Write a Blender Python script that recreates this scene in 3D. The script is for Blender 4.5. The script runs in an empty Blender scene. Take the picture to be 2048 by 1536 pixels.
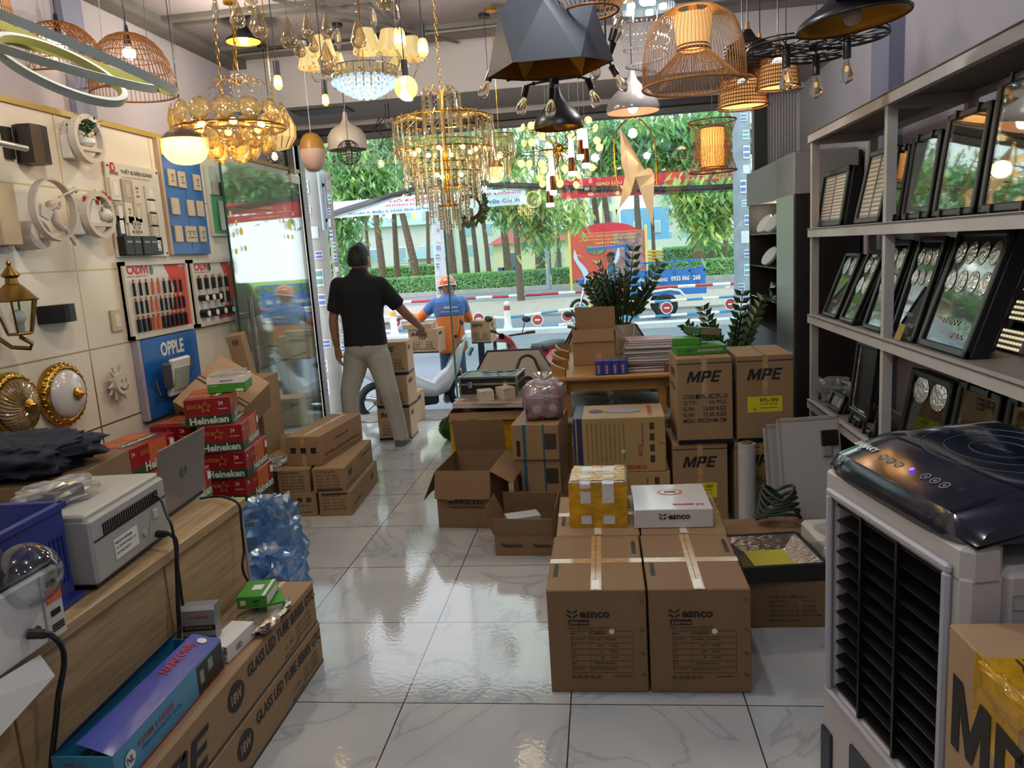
import bpy, math, random
from math import pi, sin, cos, radians as R, sqrt, atan2
from mathutils import Vector as V, Matrix as M, Euler, noise
random.seed(7)
sc = bpy.context.scene
COL = sc.collection
# ---------------------------------------------------------------- camera
FPX, HC = 1532.0, 1.5718
cam = bpy.data.objects.new('camera', bpy.data.cameras.new('camera')); COL.objects.link(cam)
CR = V((0.99190025, 0.1107365, -0.06221992)); CU = V((0.04195391, 0.17673267, 0.98336434)); CF = V((-0.11989062, 0.97800971, -0.17065535))
CR.normalize(); CF.normalize(); CU = CR.cross(CF); CU.normalize()
mw = M.Identity(4)
for i, a in enumerate((CR, CU, -CF)):
    for j in range(3): mw[j][i] = a[j]
mw[0][3], mw[1][3], mw[2][3] = 0, 0, HC
cam.matrix_world = mw
cam.data.sensor_width = 36; cam.data.lens = FPX / 2048 * 36; cam.data.clip_start = .05; cam.data.clip_end = 500
sc.camera = cam
sc.view_settings.view_transform = 'Standard'; sc.view_settings.look = 'None'; sc.view_settings.gamma = 1
sc.view_settings.use_curve_mapping = False; sc.view_settings.exposure = 0.5
cy = sc.cycles
cy.use_denoising = True
cy.max_bounces = 7; cy.diffuse_bounces = 3; cy.glossy_bounces = 4; cy.transmission_bounces = 6; cy.transparent_max_bounces = 12
cy.caustics_reflective = False; cy.caustics_refractive = False; cy.sample_clamp_indirect = 4
cy.use_adaptive_sampling = True; cy.adaptive_threshold = 0.03
# ---------------------------------------------------------------- world: bright overcast sky
w = bpy.data.worlds.new('sky'); sc.world = w; w.use_nodes = True
nt = w.node_tree; nt.nodes.clear()
wo = nt.nodes.new('ShaderNodeOutputWorld'); bg = nt.nodes.new('ShaderNodeBackground'); bg.inputs[1].default_value = 1.75
tc = nt.nodes.new('ShaderNodeTexCoord'); nz = nt.nodes.new('ShaderNodeTexNoise'); nz.inputs['Scale'].default_value = 3.5; nz.inputs['Detail'].default_value = 6
rp = nt.nodes.new('ShaderNodeValToRGB'); rp.color_ramp.elements[0].color = (.74, .84, .95, 1); rp.color_ramp.elements[1].color = (.93, .97, 1, 1)
rp.color_ramp.elements[0].position = .35; rp.color_ramp.elements[1].position = .62
nt.links.new(tc.outputs['Generated'], nz.inputs['Vector']); nt.links.new(nz.outputs['Fac'], rp.inputs[0]); nt.links.new(rp.outputs[0], bg.inputs[0]); nt.links.new(bg.outputs[0], wo.inputs[0])

def light(kind, loc, energy, color=(1, 1, 1), size=1, size_y=None, rot=(0, 0, 0), name='unseen_indoor_light'):
    d = bpy.data.lights.new(name, kind); d.energy = energy; d.color = color
    if kind == 'AREA':
        d.size = size
        if size_y: d.shape = 'RECTANGLE'; d.size_y = size_y
    elif kind == 'POINT': d.shadow_soft_size = size
    elif kind == 'SUN': d.angle = size
    elif kind == 'SPOT': d.shadow_soft_size = size; d.spot_size = 1.9; d.spot_blend = .6
    o = bpy.data.objects.new(name, d); o.location = loc; o.rotation_euler = rot; COL.objects.link(o); return o
light('SUN', (0, 20, 20), 1.3, (1, .98, .95), R(25), rot=(R(25), R(-20), 0), name='sun')
# added fill: bare point lights near the ceiling, standing in for unseen shop lamps
for lx, ly, lz, le, lc in ((-1.1, -.9, 2.9, 7, (.95, .97, 1)), (.7, -.9, 2.9, 7, (.85, .93, 1)), (-.2, -2.2, 2.9, 6, (.9, .96, 1)), (-1.9, .6, 2.9, 11, (1, .92, .82)), (.8, .5, 2.9, 8, (.9, .95, 1)), (-.4, .9, 2.95, 13, (.88, .94, 1)),
                           (-1.6, 2.7, 2.7, 22, (1, .92, .8)), (.0, 2.6, 2.7, 22, (.95, .97, 1)), (-.9, 4.3, 2.7, 11, (1, .92, .8)), (.4, 4.6, 2.7, 12, (.97, .97, 1)), (-2.0, 4.4, 2.7, 13, (1, .9, .72))):
    light('POINT', (lx, ly, lz), le, lc, .045)

# ---------------------------------------------------------------- pixel -> plane (photo pixels, real planes)
def ray(x, y): return CR * ((x - 1024) / FPX) + CU * (-(y - 768) / FPX) + CF
CO = V((0, 0, HC))
def Zp(x, y, z=0.): d = ray(x, y); return CO + d * ((z - HC) / d.z)
def Yp(x, y, yy): d = ray(x, y); return CO + d * (yy / d.y)
def Xp(x, y, xx): d = ray(x, y); return CO + d * (xx / d.x)
# ---------------------------------------------------------------- materials
def lin(c):
    if isinstance(c, str):
        c = c.lstrip('#'); c = tuple(int(c[i:i + 2], 16) / 255 for i in (0, 2, 4))
    return tuple((v / 12.92 if v <= .04045 else ((v + .055) / 1.055) ** 2.4) for v in c[:3]) + (1,)
MATS = {}
def mat(name, col='#888888', rough=.5, metal=0, emit=0, ecol=None, coat=0, var=0, vscale=6, bump=0, bscale=60, trans=0, ior=1.45, alpha=1, stretch=None, sss=0, spec=None):
    if name in MATS: return MATS[name]
    m = bpy.data.materials.new(name); m.use_nodes = True; nt = m.node_tree; b = nt.nodes['Principled BSDF']
    L = nt.links.new; I = b.inputs
    I['Base Color'].default_value = lin(col); I['Roughness'].default_value = rough; I['Metallic'].default_value = metal
    if spec is not None: I['Specular IOR Level'].default_value = spec
    if coat: I['Coat Weight'].default_value = coat; I['Coat Roughness'].default_value = .08
    if trans: I['Transmission Weight'].default_value = trans; I['IOR'].default_value = ior
    if alpha < 1: I['Alpha'].default_value = alpha
    if emit: I['Emission Color'].default_value = lin(ecol or col); I['Emission Strength'].default_value = emit
    if var or bump:
        tc = nt.nodes.new('ShaderNodeTexCoord'); v = tc.outputs['Object']
        if stretch:
            mp = nt.nodes.new('ShaderNodeMapping'); mp.inputs['Scale'].default_value = stretch; L(v, mp.inputs[0]); v = mp.outputs[0]
    if var:
        n = nt.nodes.new('ShaderNodeTexNoise'); n.inputs['Scale'].default_value = vscale; n.inputs['Detail'].default_value = 5; L(v, n.inputs['Vector'])
        rp = nt.nodes.new('ShaderNodeValToRGB'); a = lin(col)
        rp.color_ramp.elements[0].color = tuple(x * (1 - var) for x in a[:3]) + (1,); rp.color_ramp.elements[1].color = tuple(min(1, x * (1 + var)) for x in a[:3]) + (1,)
        rp.color_ramp.elements[0].position = .3; rp.color_ramp.elements[1].position = .7
        L(n.outputs['Fac'], rp.inputs[0]); L(rp.outputs[0], I['Base Color'])
    if bump:
        n = nt.nodes.new('ShaderNodeTexNoise'); n.inputs['Scale'].default_value = bscale; L(v, n.inputs['Vector'])
        bp = nt.nodes.new('ShaderNodeBump'); bp.inputs['Strength'].default_value = bump; bp.inputs['Distance'].default_value = .02; L(n.outputs['Fac'], bp.inputs['Height']); L(bp.outputs[0], I['Normal'])
    MATS[name] = m; return m
def thin(name, col, gloss=.06, tint=1.0, rough=.02, film=0.0):
    """thin clear sheet: mostly transparent, fresnel reflection, a little haze"""
    if name in MATS: return MATS[name]
    m = bpy.data.materials.new(name); m.use_nodes = True; nt = m.node_tree; nt.nodes.clear(); N = nt.nodes.new; L = nt.links.new
    o = N('ShaderNodeOutputMaterial'); t = N('ShaderNodeBsdfTransparent'); t.inputs[0].default_value = lin(col)
    g = N('ShaderNodeBsdfGlossy'); g.inputs['Roughness'].default_value = rough; g.inputs[0].default_value = (1, 1, 1, 1)
    lw = N('ShaderNodeLayerWeight'); lw.inputs[0].default_value = .35 ; ad = N('ShaderNodeMath'); ad.operation = 'MULTIPLY_ADD'
    ad.inputs[1].default_value = .55; ad.inputs[2].default_value = gloss; ad.use_clamp = True
    L(lw.outputs['Fresnel'], ad.inputs[0]); mx = N('ShaderNodeMixShader'); L(ad.outputs[0], mx.inputs[0]); L(t.outputs[0], mx.inputs[1]); L(g.outputs[0], mx.inputs[2])
    last = mx
    if film:
        d = N('ShaderNodeBsdfDiffuse'); d.inputs[0].default_value = lin(col); m2 = N('ShaderNodeMixShader'); m2.inputs[0].default_value = film
        L(mx.outputs[0], m2.inputs[1]); L(d.outputs[0], m2.inputs[2]); last = m2
    L(last.outputs[0], o.inputs[0]); MATS[name] = m; return m
# ---------------------------------------------------------------- mesh builder
_tc = {}
def text_mesh(s, shear=0, bold=0, font=None):
    k = (s, shear, bold)
    if k in _tc: return _tc[k]
    c = bpy.data.curves.new('t', 'FONT'); c.body = s; c.shear = shear; c.offset = bold; c.resolution_u = 2; c.fill_mode = 'FRONT'
    o = bpy.data.objects.new('t', c); COL.objects.link(o)
    me = bpy.data.meshes.new_from_object(o.evaluated_get(bpy.context.evaluated_depsgraph_get()))
    vs = [(v.co.x, v.co.y) for v in me.vertices]; fs = [tuple(p.vertices) for p in me.polygons]
    bpy.data.objects.remove(o); bpy.data.curves.remove(c); bpy.data.meshes.remove(me)
    if vs:
        x0 = min(v[0] for v in vs); x1 = max(v[0] for v in vs); y0 = min(v[1] for v in vs); y1 = max(v[1] for v in vs)
        vs = [((x - x0) / (x1 - x0 + 1e-9), (y - y0) / (y1 - y0 + 1e-9)) for x, y in vs]
    _tc[k] = (vs, fs); return _tc[k]
_q = lambda a, b, c, d: [(a, b), (c, b), (c, d), (a, d)]
MPE = [[(0, 0), (0, 1), (.1, 1), (.19, .42), (.28, 1), (.38, 1), (.38, 0), (.3, 0), (.3, .62), (.22, .06), (.16, .06), (.08, .62), (.08, 0)], _q(.43, 0, .51, 1), _q(.51, .82, .66, 1), _q(.51, .36, .66, .54), [(.6, .54), (.66, .36), (.7, .45), (.7, .91), (.66, 1), (.6, .82)], _q(.75, 0, .83, 1), _q(.83, 0, 1, .18), _q(.83, .41, .98, .59), _q(.83, .82, 1, 1)]
class MB:
    def __init__(s): s.v = []; s.f = []; s.m = []; s.ml = []; s.T = M.Identity(4)
    def mi(s, m):
        if m not in s.ml: s.ml.append(m)
        return s.ml.index(m)
    def add(s, vs, fs, m):
        o = len(s.v); T = s.T; s.v += [T @ V(v) for v in vs]; i = s.mi(m)
        for f in fs: s.f.append(tuple(o + a for a in f)); s.m.append(i)
        return s
    def quad(s, a, b, c, d, m): return s.add([a, b, c, d], [(0, 1, 2, 3)], m)
    def box(s, c, sz, m, b=0, rot=None):
        hx, hy, hz = sz[0] / 2, sz[1] / 2, sz[2] / 2; c = V(c)
        Rm = rot if isinstance(rot, M) else (Euler(rot).to_matrix() if rot else None)
        if b <= 0 or min(hx, hy, hz) <= b * 1.2:
            vs = [V((x, y, z)) for x in (-hx, hx) for y in (-hy, hy) for z in (-hz, hz)]
            fs = [(0, 1, 3, 2), (4, 6, 7, 5), (0, 4, 5, 1), (2, 3, 7, 6), (0, 2, 6, 4), (1, 5, 7, 3)]
        else:
            vs = []; idx = {}
            for sx in (-1, 1):
                for sy in (-1, 1):
                    for sz_ in (-1, 1):
                        for k in range(3):
                            p = [sx * (hx - b), sy * (hy - b), sz_ * (hz - b)]; p[k] = (sx * hx, sy * hy, sz_ * hz)[k]
                            idx[(sx, sy, sz_, k)] = len(vs); vs.append(V(p))
            g = lambda a, b_, c_, k: idx[(a, b_, c_, k)]
            fs = []
            for k in range(3):
                for sg in (-1, 1):
                    o = [i for i in range(3) if i != k]; q = []
                    for (a, b_) in ((-1, -1), (1, -1), (1, 1), (-1, 1)):
                        t = [0, 0, 0]; t[k] = sg; t[o[0]] = a; t[o[1]] = b_; q.append(g(*t, k))
                    if (sg < 0) != (k == 1): q.reverse()
                    fs.append(tuple(q))
            for k in range(3):
                o = [i for i in range(3) if i != k]
                for a in (-1, 1):
                    for b_ in (-1, 1):
                        t1 = [0, 0, 0]; t1[o[0]] = a; t1[o[1]] = b_; t2 = list(t1); t1[k] = -1; t2[k] = 1
                        q = [g(*t1, o[0]), g(*t2, o[0]), g(*t2, o[1]), g(*t1, o[1])]
                        if (a * b_ > 0) != (k == 1): q.reverse()
                        fs.append(tuple(q[::-1]))
            for sx in (-1, 1):
                for sy in (-1, 1):
                    for sz_ in (-1, 1):
                        q = [g(sx, sy, sz_, k) for k in range(3)]
                        if sx * sy * sz_ < 0: q.reverse()
                        fs.append(tuple(q))
        return s.add([(Rm @ v if Rm else v) + c for v in vs], fs, m)
    def tube(s, pts, r, m, n=8, closed=False, flat=None):
        pts = [V(p) for p in pts]; N = len(pts); rs = r if isinstance(r, (list, tuple)) else [r] * N
        vs = []; fs = []; pn = None
        for i, p in enumerate(pts):
            a = pts[(i - 1) % N] if (closed or i) else p; b = pts[(i + 1) % N] if (closed or i < N - 1) else p
            t = (b - a)
            if t.length < 1e-9: t = V((0, 0, 1))
            t.normalize()
            if pn is None: pn = t.orthogonal().normalized()
            else:
                pn = pn - t * pn.dot(t)
                if pn.length < 1e-6: pn = t.orthogonal()
                pn.normalize()
            q = t.cross(pn)
            for k in range(n):
                an = 2 * pi * k / n; vs.append(p + (pn * cos(an) + q * sin(an)) * rs[i])
        for i in range(N if closed else N - 1):
            j = (i + 1) % N
            for k in range(n): fs.append((i * n + k, i * n + (k + 1) % n, j * n + (k + 1) % n, j * n + k))
        if not closed: fs.append(tuple(range(n))[::-1]); fs.append(tuple((N - 1) * n + k for k in range(n)))
        return s.add(vs, fs, m)
    def cyl(s, c, r, h, m, n=20, r2=None, axis='Z'):
        a = {'X': V((1, 0, 0)), 'Y': V((0, 1, 0)), 'Z': V((0, 0, 1))}[axis] if isinstance(axis, str) else V(axis).normalized(); c = V(c)
        return s.tube([c, c + a * h], [r, r if r2 is None else r2], m, n)
    def lathe(s, prof, m, n=24, c=(0, 0, 0), sx=1, sy=1, cap=False, a0=0, a1=2 * pi):
        c = V(c); vs = []; fs = []; full = abs(a1 - a0 - 2 * pi) < 1e-6; nn = n if full else n + 1
        for r, z in prof:
            for k in range(nn): an = a0 + (a1 - a0) * k / n; vs.append(c + V((r * cos(an) * sx, r * sin(an) * sy, z)))
        for i in range(len(prof) - 1):
            for k in range(n if full else n): k2 = (k + 1) % nn; fs.append((i * nn + k, i * nn + k2, (i + 1) * nn + k2, (i + 1) * nn + k))
        if cap: fs.append(tuple(range(nn))[::-1]); fs.append(tuple((len(prof) - 1) * nn + k for k in range(nn)))
        return s.add(vs, fs, m)
    def ball(s, c, r, m, n=12, sc_=(1, 1, 1)):
        k = max(4, n // 2); return s.lathe([(max(1e-5, r * sin(pi * i / k)) * 1, -r * cos(pi * i / k) * sc_[2]) for i in range(k + 1)], m, n, c, sc_[0], sc_[1])
    def prism(s, poly, d, m, O=(0, 0, 0), U=(1, 0, 0), W=(0, 0, 1)):
        """poly in the U,W plane extruded by vector d"""
        O = V(O); U = V(U); W = V(W); d = V(d); n = len(poly); a = [O + U * x + W * y for x, y in poly]
        return s.add(a + [p + d for p in a], [tuple(range(n)), tuple(range(n, 2 * n))[::-1]] + [(i, n + i, n + (i + 1) % n, (i + 1) % n)[::-1] for i in range(n)], m)
    def text(s, t, O, U, W, w, h, m, shear=0, bold=.015):
        O = V(O); U = V(U); W = V(W)
        if t == 'MPE':
            for pl in MPE: s.add([O + U * ((x + shear * .35 * (y - .5)) * w) + W * (y * h) for x, y in pl], [tuple(range(len(pl)))], m)
            return s
        vs, fs = text_mesh(t, shear, bold)
        return s.add([O + U * (x * w) + W * (y * h) for x, y in vs], fs, m)
    def build(s, name, parent=None, smooth=False, loc=None):
        me = bpy.data.meshes.new(name); me.from_pydata([tuple(v) for v in s.v], [], s.f)
        for m in s.ml: me.materials.append(m)
        me.polygons.foreach_set('material_index', s.m)
        if smooth is True: me.polygons.foreach_set('use_smooth', [True] * len(s.f))
        me.update()
        if smooth == 'auto':
            me.polygons.foreach_set('use_smooth', [True] * len(s.f)); me.set_sharp_from_angle(angle=R(38))
        o = bpy.data.objects.new(name, me); COL.objects.link(o)
        if parent: o.parent = parent
        if loc: o.location = loc
        return o
def tag(o, label=None, cat=None, group=None, kind=None):
    if label: o['label'] = label
    if cat: o['category'] = cat
    if group: o['group'] = group
    if kind: o['kind'] = kind
    return o
def thing(name, label, cat, loc=(0, 0, 0), rz=0, group=None, rot=None):
    o = bpy.data.objects.new(name, None); o.empty_display_size = .05; COL.objects.link(o); o.location = loc
    o.rotation_euler = rot if rot else (0, 0, rz)
    return tag(o, label, cat, group)
def st(name, mb, smooth=False): return tag(mb.build(name, None, smooth), kind='structure')
def copy_tree(o, parent=None):
    c = o.copy(); COL.objects.link(c); c.parent = parent
    for ch in [x for x in bpy.data.objects if x.parent == o]: copy_tree(ch, c)
    return c
X_, Y_, Z_ = V((1, 0, 0)), V((0, 1, 0)), V((0, 0, 1))
# ---------------------------------------------------------------- common materials
def cardboard(name, col, var=.06):
    m = mat(name, col, .72, var=var, vscale=4, bump=.06, bscale=90, stretch=(1, 1, .35), spec=.3); return m
CARD = cardboard('cardboard', '#977a5a'); CARD_L = cardboard('cardboard_light', '#a88b6b'); CARD_D = cardboard('cardboard_dark', '#84694c')
INK = mat('black_ink', '#1d1a18', .6); INKB = mat('brown_ink', '#3c2f24', .6); INKR = mat('red_ink', '#b02a26', .5); INKBL = mat('blue_ink', '#22306e', .5)
TAPE = mat('clear_tape', '#b99467', .15, var=.15, vscale=30, spec=.8); YTAPE = mat('yellow_tape', '#b98b1c', .18, var=.3, vscale=14, bump=.25, bscale=40)
BLK = mat('black_plastic', '#141416', .4); BLKM = mat('black_metal', '#121214', .35, .3); WHT = mat('white_plastic', '#d8d6d2', .4); WHTP = mat('white_paper', '#dedad4', .6)
GREY = mat('grey_plastic', '#8b8b8b', .5); STEEL = mat('brushed_steel', '#b5b2ac', .28, 1, bump=.03, bscale=40, stretch=(1, 1, 30)); CHR = mat('chrome', '#d8d8d8', .08, 1)
GOLD = mat('gold_metal', '#d9a23c', .2, 1); BRASS = mat('brass', '#7d6230', .35, 1, var=.2, vscale=20); YEL = mat('yellow_sticker', '#d9cf24', .5)
GLASS = thin('clear_glass', '#f3fbf8', .035); BAG = thin('clear_plastic', '#f4f4f2', .12, rough=.12, film=.14); FILM = thin('stretch_film', '#e4e6ea', .2, rough=.2, film=.45)
def oakm(name, a, b, sc_=(1.2, 18, 18)):
    if name in MATS: return MATS[name]
    m = mat(name, a, .42); nt = m.node_tree; N = nt.nodes.new; L = nt.links.new; bs = nt.nodes['Principled BSDF']
    tc = N('ShaderNodeTexCoord'); mp = N('ShaderNodeMapping'); mp.inputs['Scale'].default_value = sc_; n = N('ShaderNodeTexNoise'); n.inputs['Scale'].default_value = 3; n.inputs['Detail'].default_value = 8; n.inputs['Distortion'].default_value = .6
    r = N('ShaderNodeValToRGB'); r.color_ramp.elements[0].color = lin(b); r.color_ramp.elements[1].color = lin(a); r.color_ramp.elements[0].position = .35; r.color_ramp.elements[1].position = .65
    L(tc.outputs['Object'], mp.inputs[0]); L(mp.outputs[0], n.inputs['Vector']); L(n.outputs['Fac'], r.inputs[0]); L(r.outputs[0], bs.inputs['Base Color']); return m
OAK = oakm('light_oak', '#b39870', '#9a7f58', (18, 1.2, 18)); PINE = oakm('table_wood', '#b98a50', '#a5763c', (1.5, 20, 20)); DKW = oakm('dark_wood', '#2e2623', '#241d1b', (20, 20, 1))
# ---------------------------------------------------------------- cardboard cartons
def face_frame(face, W, D, H):
    e = .0012; hw, hd = W / 2, D / 2
    return {'F': (V((-hw, -hd - e, 0)), X_, Z_, W, H), 'R': (V((hw + e, -hd, 0)), Y_, Z_, D, H), 'L': (V((-hw - e, hd, 0)), -Y_, Z_, D, H), 'B': (V((hw, hd + e, 0)), -X_, Z_, W, H),
            'T': (V((-hw, -hd, H + e)), X_, Y_, W, D)}[face]
def decorate(root, W, D, H, texts=(), quads=(), tname='printed_lettering', z0=0):
    """texts: (face, string, u, v, w, h[, mat, shear, bold, rot])  quads: (face, u0, v0, u1, v1, mat, part)  all fractions of the face"""
    if texts:
        b = MB()
        for t in texts:
            face, s, u, v, w_, h_ = t[:6]; m = t[6] if len(t) > 6 and t[6] else INK; sh = t[7] if len(t) > 7 else 0; bo = t[8] if len(t) > 8 else .012; ro = t[9] if len(t) > 9 else 0
            O, U, W2, fw, fh = face_frame(face, W, D, H); n = U.cross(W2) * .0008; O = O + Z_ * z0
            P = O + U * (u * fw) + W2 * (v * fh) + n; a, c_ = U, W2; ww, hh = w_ * fw, h_ * fh
            if ro == 90: P = P + a * ww; a, c_ = c_, -a; a, c_ = W2, -U; ww, hh = h_ * fh, w_ * fw
            elif ro == 180: P = P + U * ww + W2 * hh; a, c_ = -U, -W2
            elif ro == -90: P = P + W2 * hh; a, c_ = -W2, U; ww, hh = h_ * fh, w_ * fw
            if ro == 90: P = O + U * ((u + w_) * fw) + W2 * (v * fh) + n
            b.text(s, P, a, c_, ww, hh, m, sh, bo)
        # rot 90: text reads upwards
        b.build(tname, root)
    parts = {}
    for k, q in enumerate(quads):
        face, u0, v0, u1, v1, m = q[:6]; pn = q[6] if len(q) > 6 else 'tape'
        b = parts.setdefault(pn, MB()); O, U, W2, fw, fh = face_frame(face, W, D, H); n = U.cross(W2); O = O + Z_ * z0 - n * (.0008 - .00006 * k)
        b.quad(O + U * u0 * fw + W2 * v0 * fh, O + U * u1 * fw + W2 * v0 * fh, O + U * u1 * fw + W2 * v1 * fh, O + U * u0 * fw + W2 * v1 * fh, m)
    for pn, b in parts.items(): b.build(pn, root)
def place(pl, pr, z0, D, W=None):
    A = Zp(*pl, z0); B = Zp(*pr, z0); U = (B - A); W_ = W or U.length; rz = atan2(U.y, U.x); U.normalize(); N = V((-U.y, U.x, 0))
    return A + U * W_ / 2 + N * D / 2, rz, W_
def carton(label, pl, pr, z0, D, H, texts=(), quads=(), m=None, name='cardboard_box', cat='box', group=None, W=None, bev=.003, c=None, rz=0, flaps=True, rot=None):
    if c is None: c, rz, W = place(pl, pr, z0, D, W)
    r = thing(name, label, cat, c, rz, group, rot)
    m = m or CARD
    b = MB(); b.box((0, 0, H / 2), (W, D, H), m, bev); b.build('body', r)
    if flaps and H > .1:
        q = [('T', 0, .498, 1, .502, INKB, 'seam')] if W >= D else [('T', .498, 0, .502, 1, INKB, 'seam')]
        quads = list(quads) + q
    decorate(r, W, D, H, texts, quads)
    return r
def open_box(label, c, rz, W, D, H, flaps, texts=(), quads=(), m=None, inner=None, group=None, name='open_cardboard_box', t=.004, fill=None):
    """flaps: dict side -> (length, angle deg from upright, tipping outwards)"""
    m = m or CARD; inner = inner or CARD_L
    r = thing(name, label, 'box', c, rz, group); b = MB(); hw, hd = W / 2, D / 2
    b.box((0, 0, t / 2), (W, D, t), inner)
    b.box((0, -hd + t / 2, H / 2), (W, t, H), m); b.box((0, hd - t / 2, H / 2), (W, t, H), m)
    b.box((-hw + t / 2, 0, H / 2), (t, D - 2 * t, H), m); b.box((hw - t / 2, 0, H / 2), (t, D - 2 * t, H), m); b.build('body', r)
    for sd, (l, an) in flaps.items():
        f = MB(); a = R(an)
        dirn = {'F': V((0, -1, 0)), 'B': V((0, 1, 0)), 'L': V((-1, 0, 0)), 'R': V((1, 0, 0))}[sd]; wd = W if sd in 'FB' else D
        u = Z_.cross(dirn); o = dirn * (hd if sd in 'FB' else hw) + Z_ * H; e = dirn * sin(a) + Z_ * cos(a); n = u.cross(e)
        k = 7; random.seed(int(l * 1000) + k); pts = [(-wd / 2, 0), (wd / 2, 0)] + [(wd / 2 - wd * i / k, l * (1 - random.random() * .07)) for i in range(k + 1)]
        f.prism(pts, n * t, m, o, u, e); f.build('flap', r)
    decorate(r, W, D, H, texts, quads)
    return r
# ================================================================ room shell
def floor_mat():
    m = mat('marble_tile', '#c2c2c0', .055, spec=.9); nt = m.node_tree; N = nt.nodes.new; L = nt.links.new; b = nt.nodes['Principled BSDF']
    tc = N('ShaderNodeTexCoord'); sp = N('ShaderNodeSeparateXYZ'); L(tc.outputs['Object'], sp.inputs[0])
    masks = []; cells = []
    for ax, off in ((0, -.7644), (1, 2.4458)):
        a = N('ShaderNodeMath'); a.operation = 'SUBTRACT'; a.inputs[1].default_value = off - 12; L(sp.outputs[ax], a.inputs[0])
        d = N('ShaderNodeMath'); d.operation = 'DIVIDE'; d.inputs[1].default_value = .6; L(a.outputs[0], d.inputs[0])
        fl = N('ShaderNodeMath'); fl.operation = 'FLOOR'; L(d.outputs[0], fl.inputs[0]); cells.append(fl)
        fr = N('ShaderNodeMath'); fr.operation = 'FRACT'; L(d.outputs[0], fr.inputs[0])
        pp = N('ShaderNodeMath'); pp.operation = 'PINGPONG'; pp.inputs[1].default_value = .5; L(fr.outputs[0], pp.inputs[0])
        lt = N('ShaderNodeMath'); lt.operation = 'LESS_THAN'; lt.inputs[1].default_value = .0042; L(pp.outputs[0], lt.inputs[0]); masks.append(lt)
    mx = N('ShaderNodeMath'); mx.operation = 'MAXIMUM'; L(masks[0].outputs[0], mx.inputs[0]); L(masks[1].outputs[0], mx.inputs[1])
    cb = N('ShaderNodeCombineXYZ'); L(cells[0].outputs[0], cb.inputs[0]); L(cells[1].outputs[0], cb.inputs[1])
    wn = N('ShaderNodeTexWhiteNoise'); L(cb.outputs[0], wn.inputs[0])
    vs = N('ShaderNodeVectorMath'); vs.operation = 'SCALE'; vs.inputs['Scale'].default_value = 9; L(wn.outputs['Color'], vs.inputs[0])
    va = N('ShaderNodeVectorMath'); L(vs.outputs[0], va.inputs[0]); L(tc.outputs['Object'], va.inputs[1])
    n1 = N('ShaderNodeTexNoise'); n1.inputs['Scale'].default_value = 1.6; n1.inputs['Detail'].default_value = 8; n1.inputs['Distortion'].default_value = 1.1; L(va.outputs[0], n1.inputs['Vector'])
    ab = N('ShaderNodeMath'); ab.operation = 'SUBTRACT'; ab.inputs[1].default_value = .5; L(n1.outputs['Fac'], ab.inputs[0])
    ab2 = N('ShaderNodeMath'); ab2.operation = 'ABSOLUTE'; L(ab.outputs[0], ab2.inputs[0])
    r = N('ShaderNodeValToRGB'); e = r.color_ramp.elements; e[0].position = 0; e[0].color = lin('#a5a7aa'); e[1].position = .02; e[1].color = lin('#bcbdbd')
    e2 = e.new(.2); e2.color = lin('#c4c4c2'); L(ab2.outputs[0], r.inputs[0])
    n2 = N('ShaderNodeTexNoise'); n2.inputs['Scale'].default_value = 2.6; n2.inputs['Detail'].default_value = 4; L(va.outputs[0], n2.inputs['Vector'])
    r2 = N('ShaderNodeValToRGB'); r2.color_ramp.elements[0].position = .35; r2.color_ramp.elements[0].color = (.84, .88, .93, 1); r2.color_ramp.elements[1].position = .65; r2.color_ramp.elements[1].color = (1, .99, .97, 1); L(n2.outputs['Fac'], r2.inputs[0])
    mu = N('ShaderNodeMix'); mu.data_type = 'RGBA'; mu.blend_type = 'MULTIPLY'; mu.inputs[0].default_value = 1; L(r.outputs[0], mu.inputs[6]); L(r2.outputs[0], mu.inputs[7])
    m2 = N('ShaderNodeMix'); m2.data_type = 'RGBA'; L(mx.outputs[0], m2.inputs[0]); L(mu.outputs[2], m2.inputs[6]); m2.inputs[7].default_value = lin('#3a3836'); L(m2.outputs[2], b.inputs['Base Color'])
    n3 = N('ShaderNodeTexNoise'); n3.inputs['Scale'].default_value = 55; L(tc.outputs['Object'], n3.inputs['Vector']); bp = N('ShaderNodeBump'); bp.inputs['Strength'].default_value = .035; bp.inputs['Distance'].default_value = .01; L(n3.outputs['Fac'], bp.inputs['Height']); L(bp.outputs[0], b.inputs['Normal'])
    return m
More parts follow.
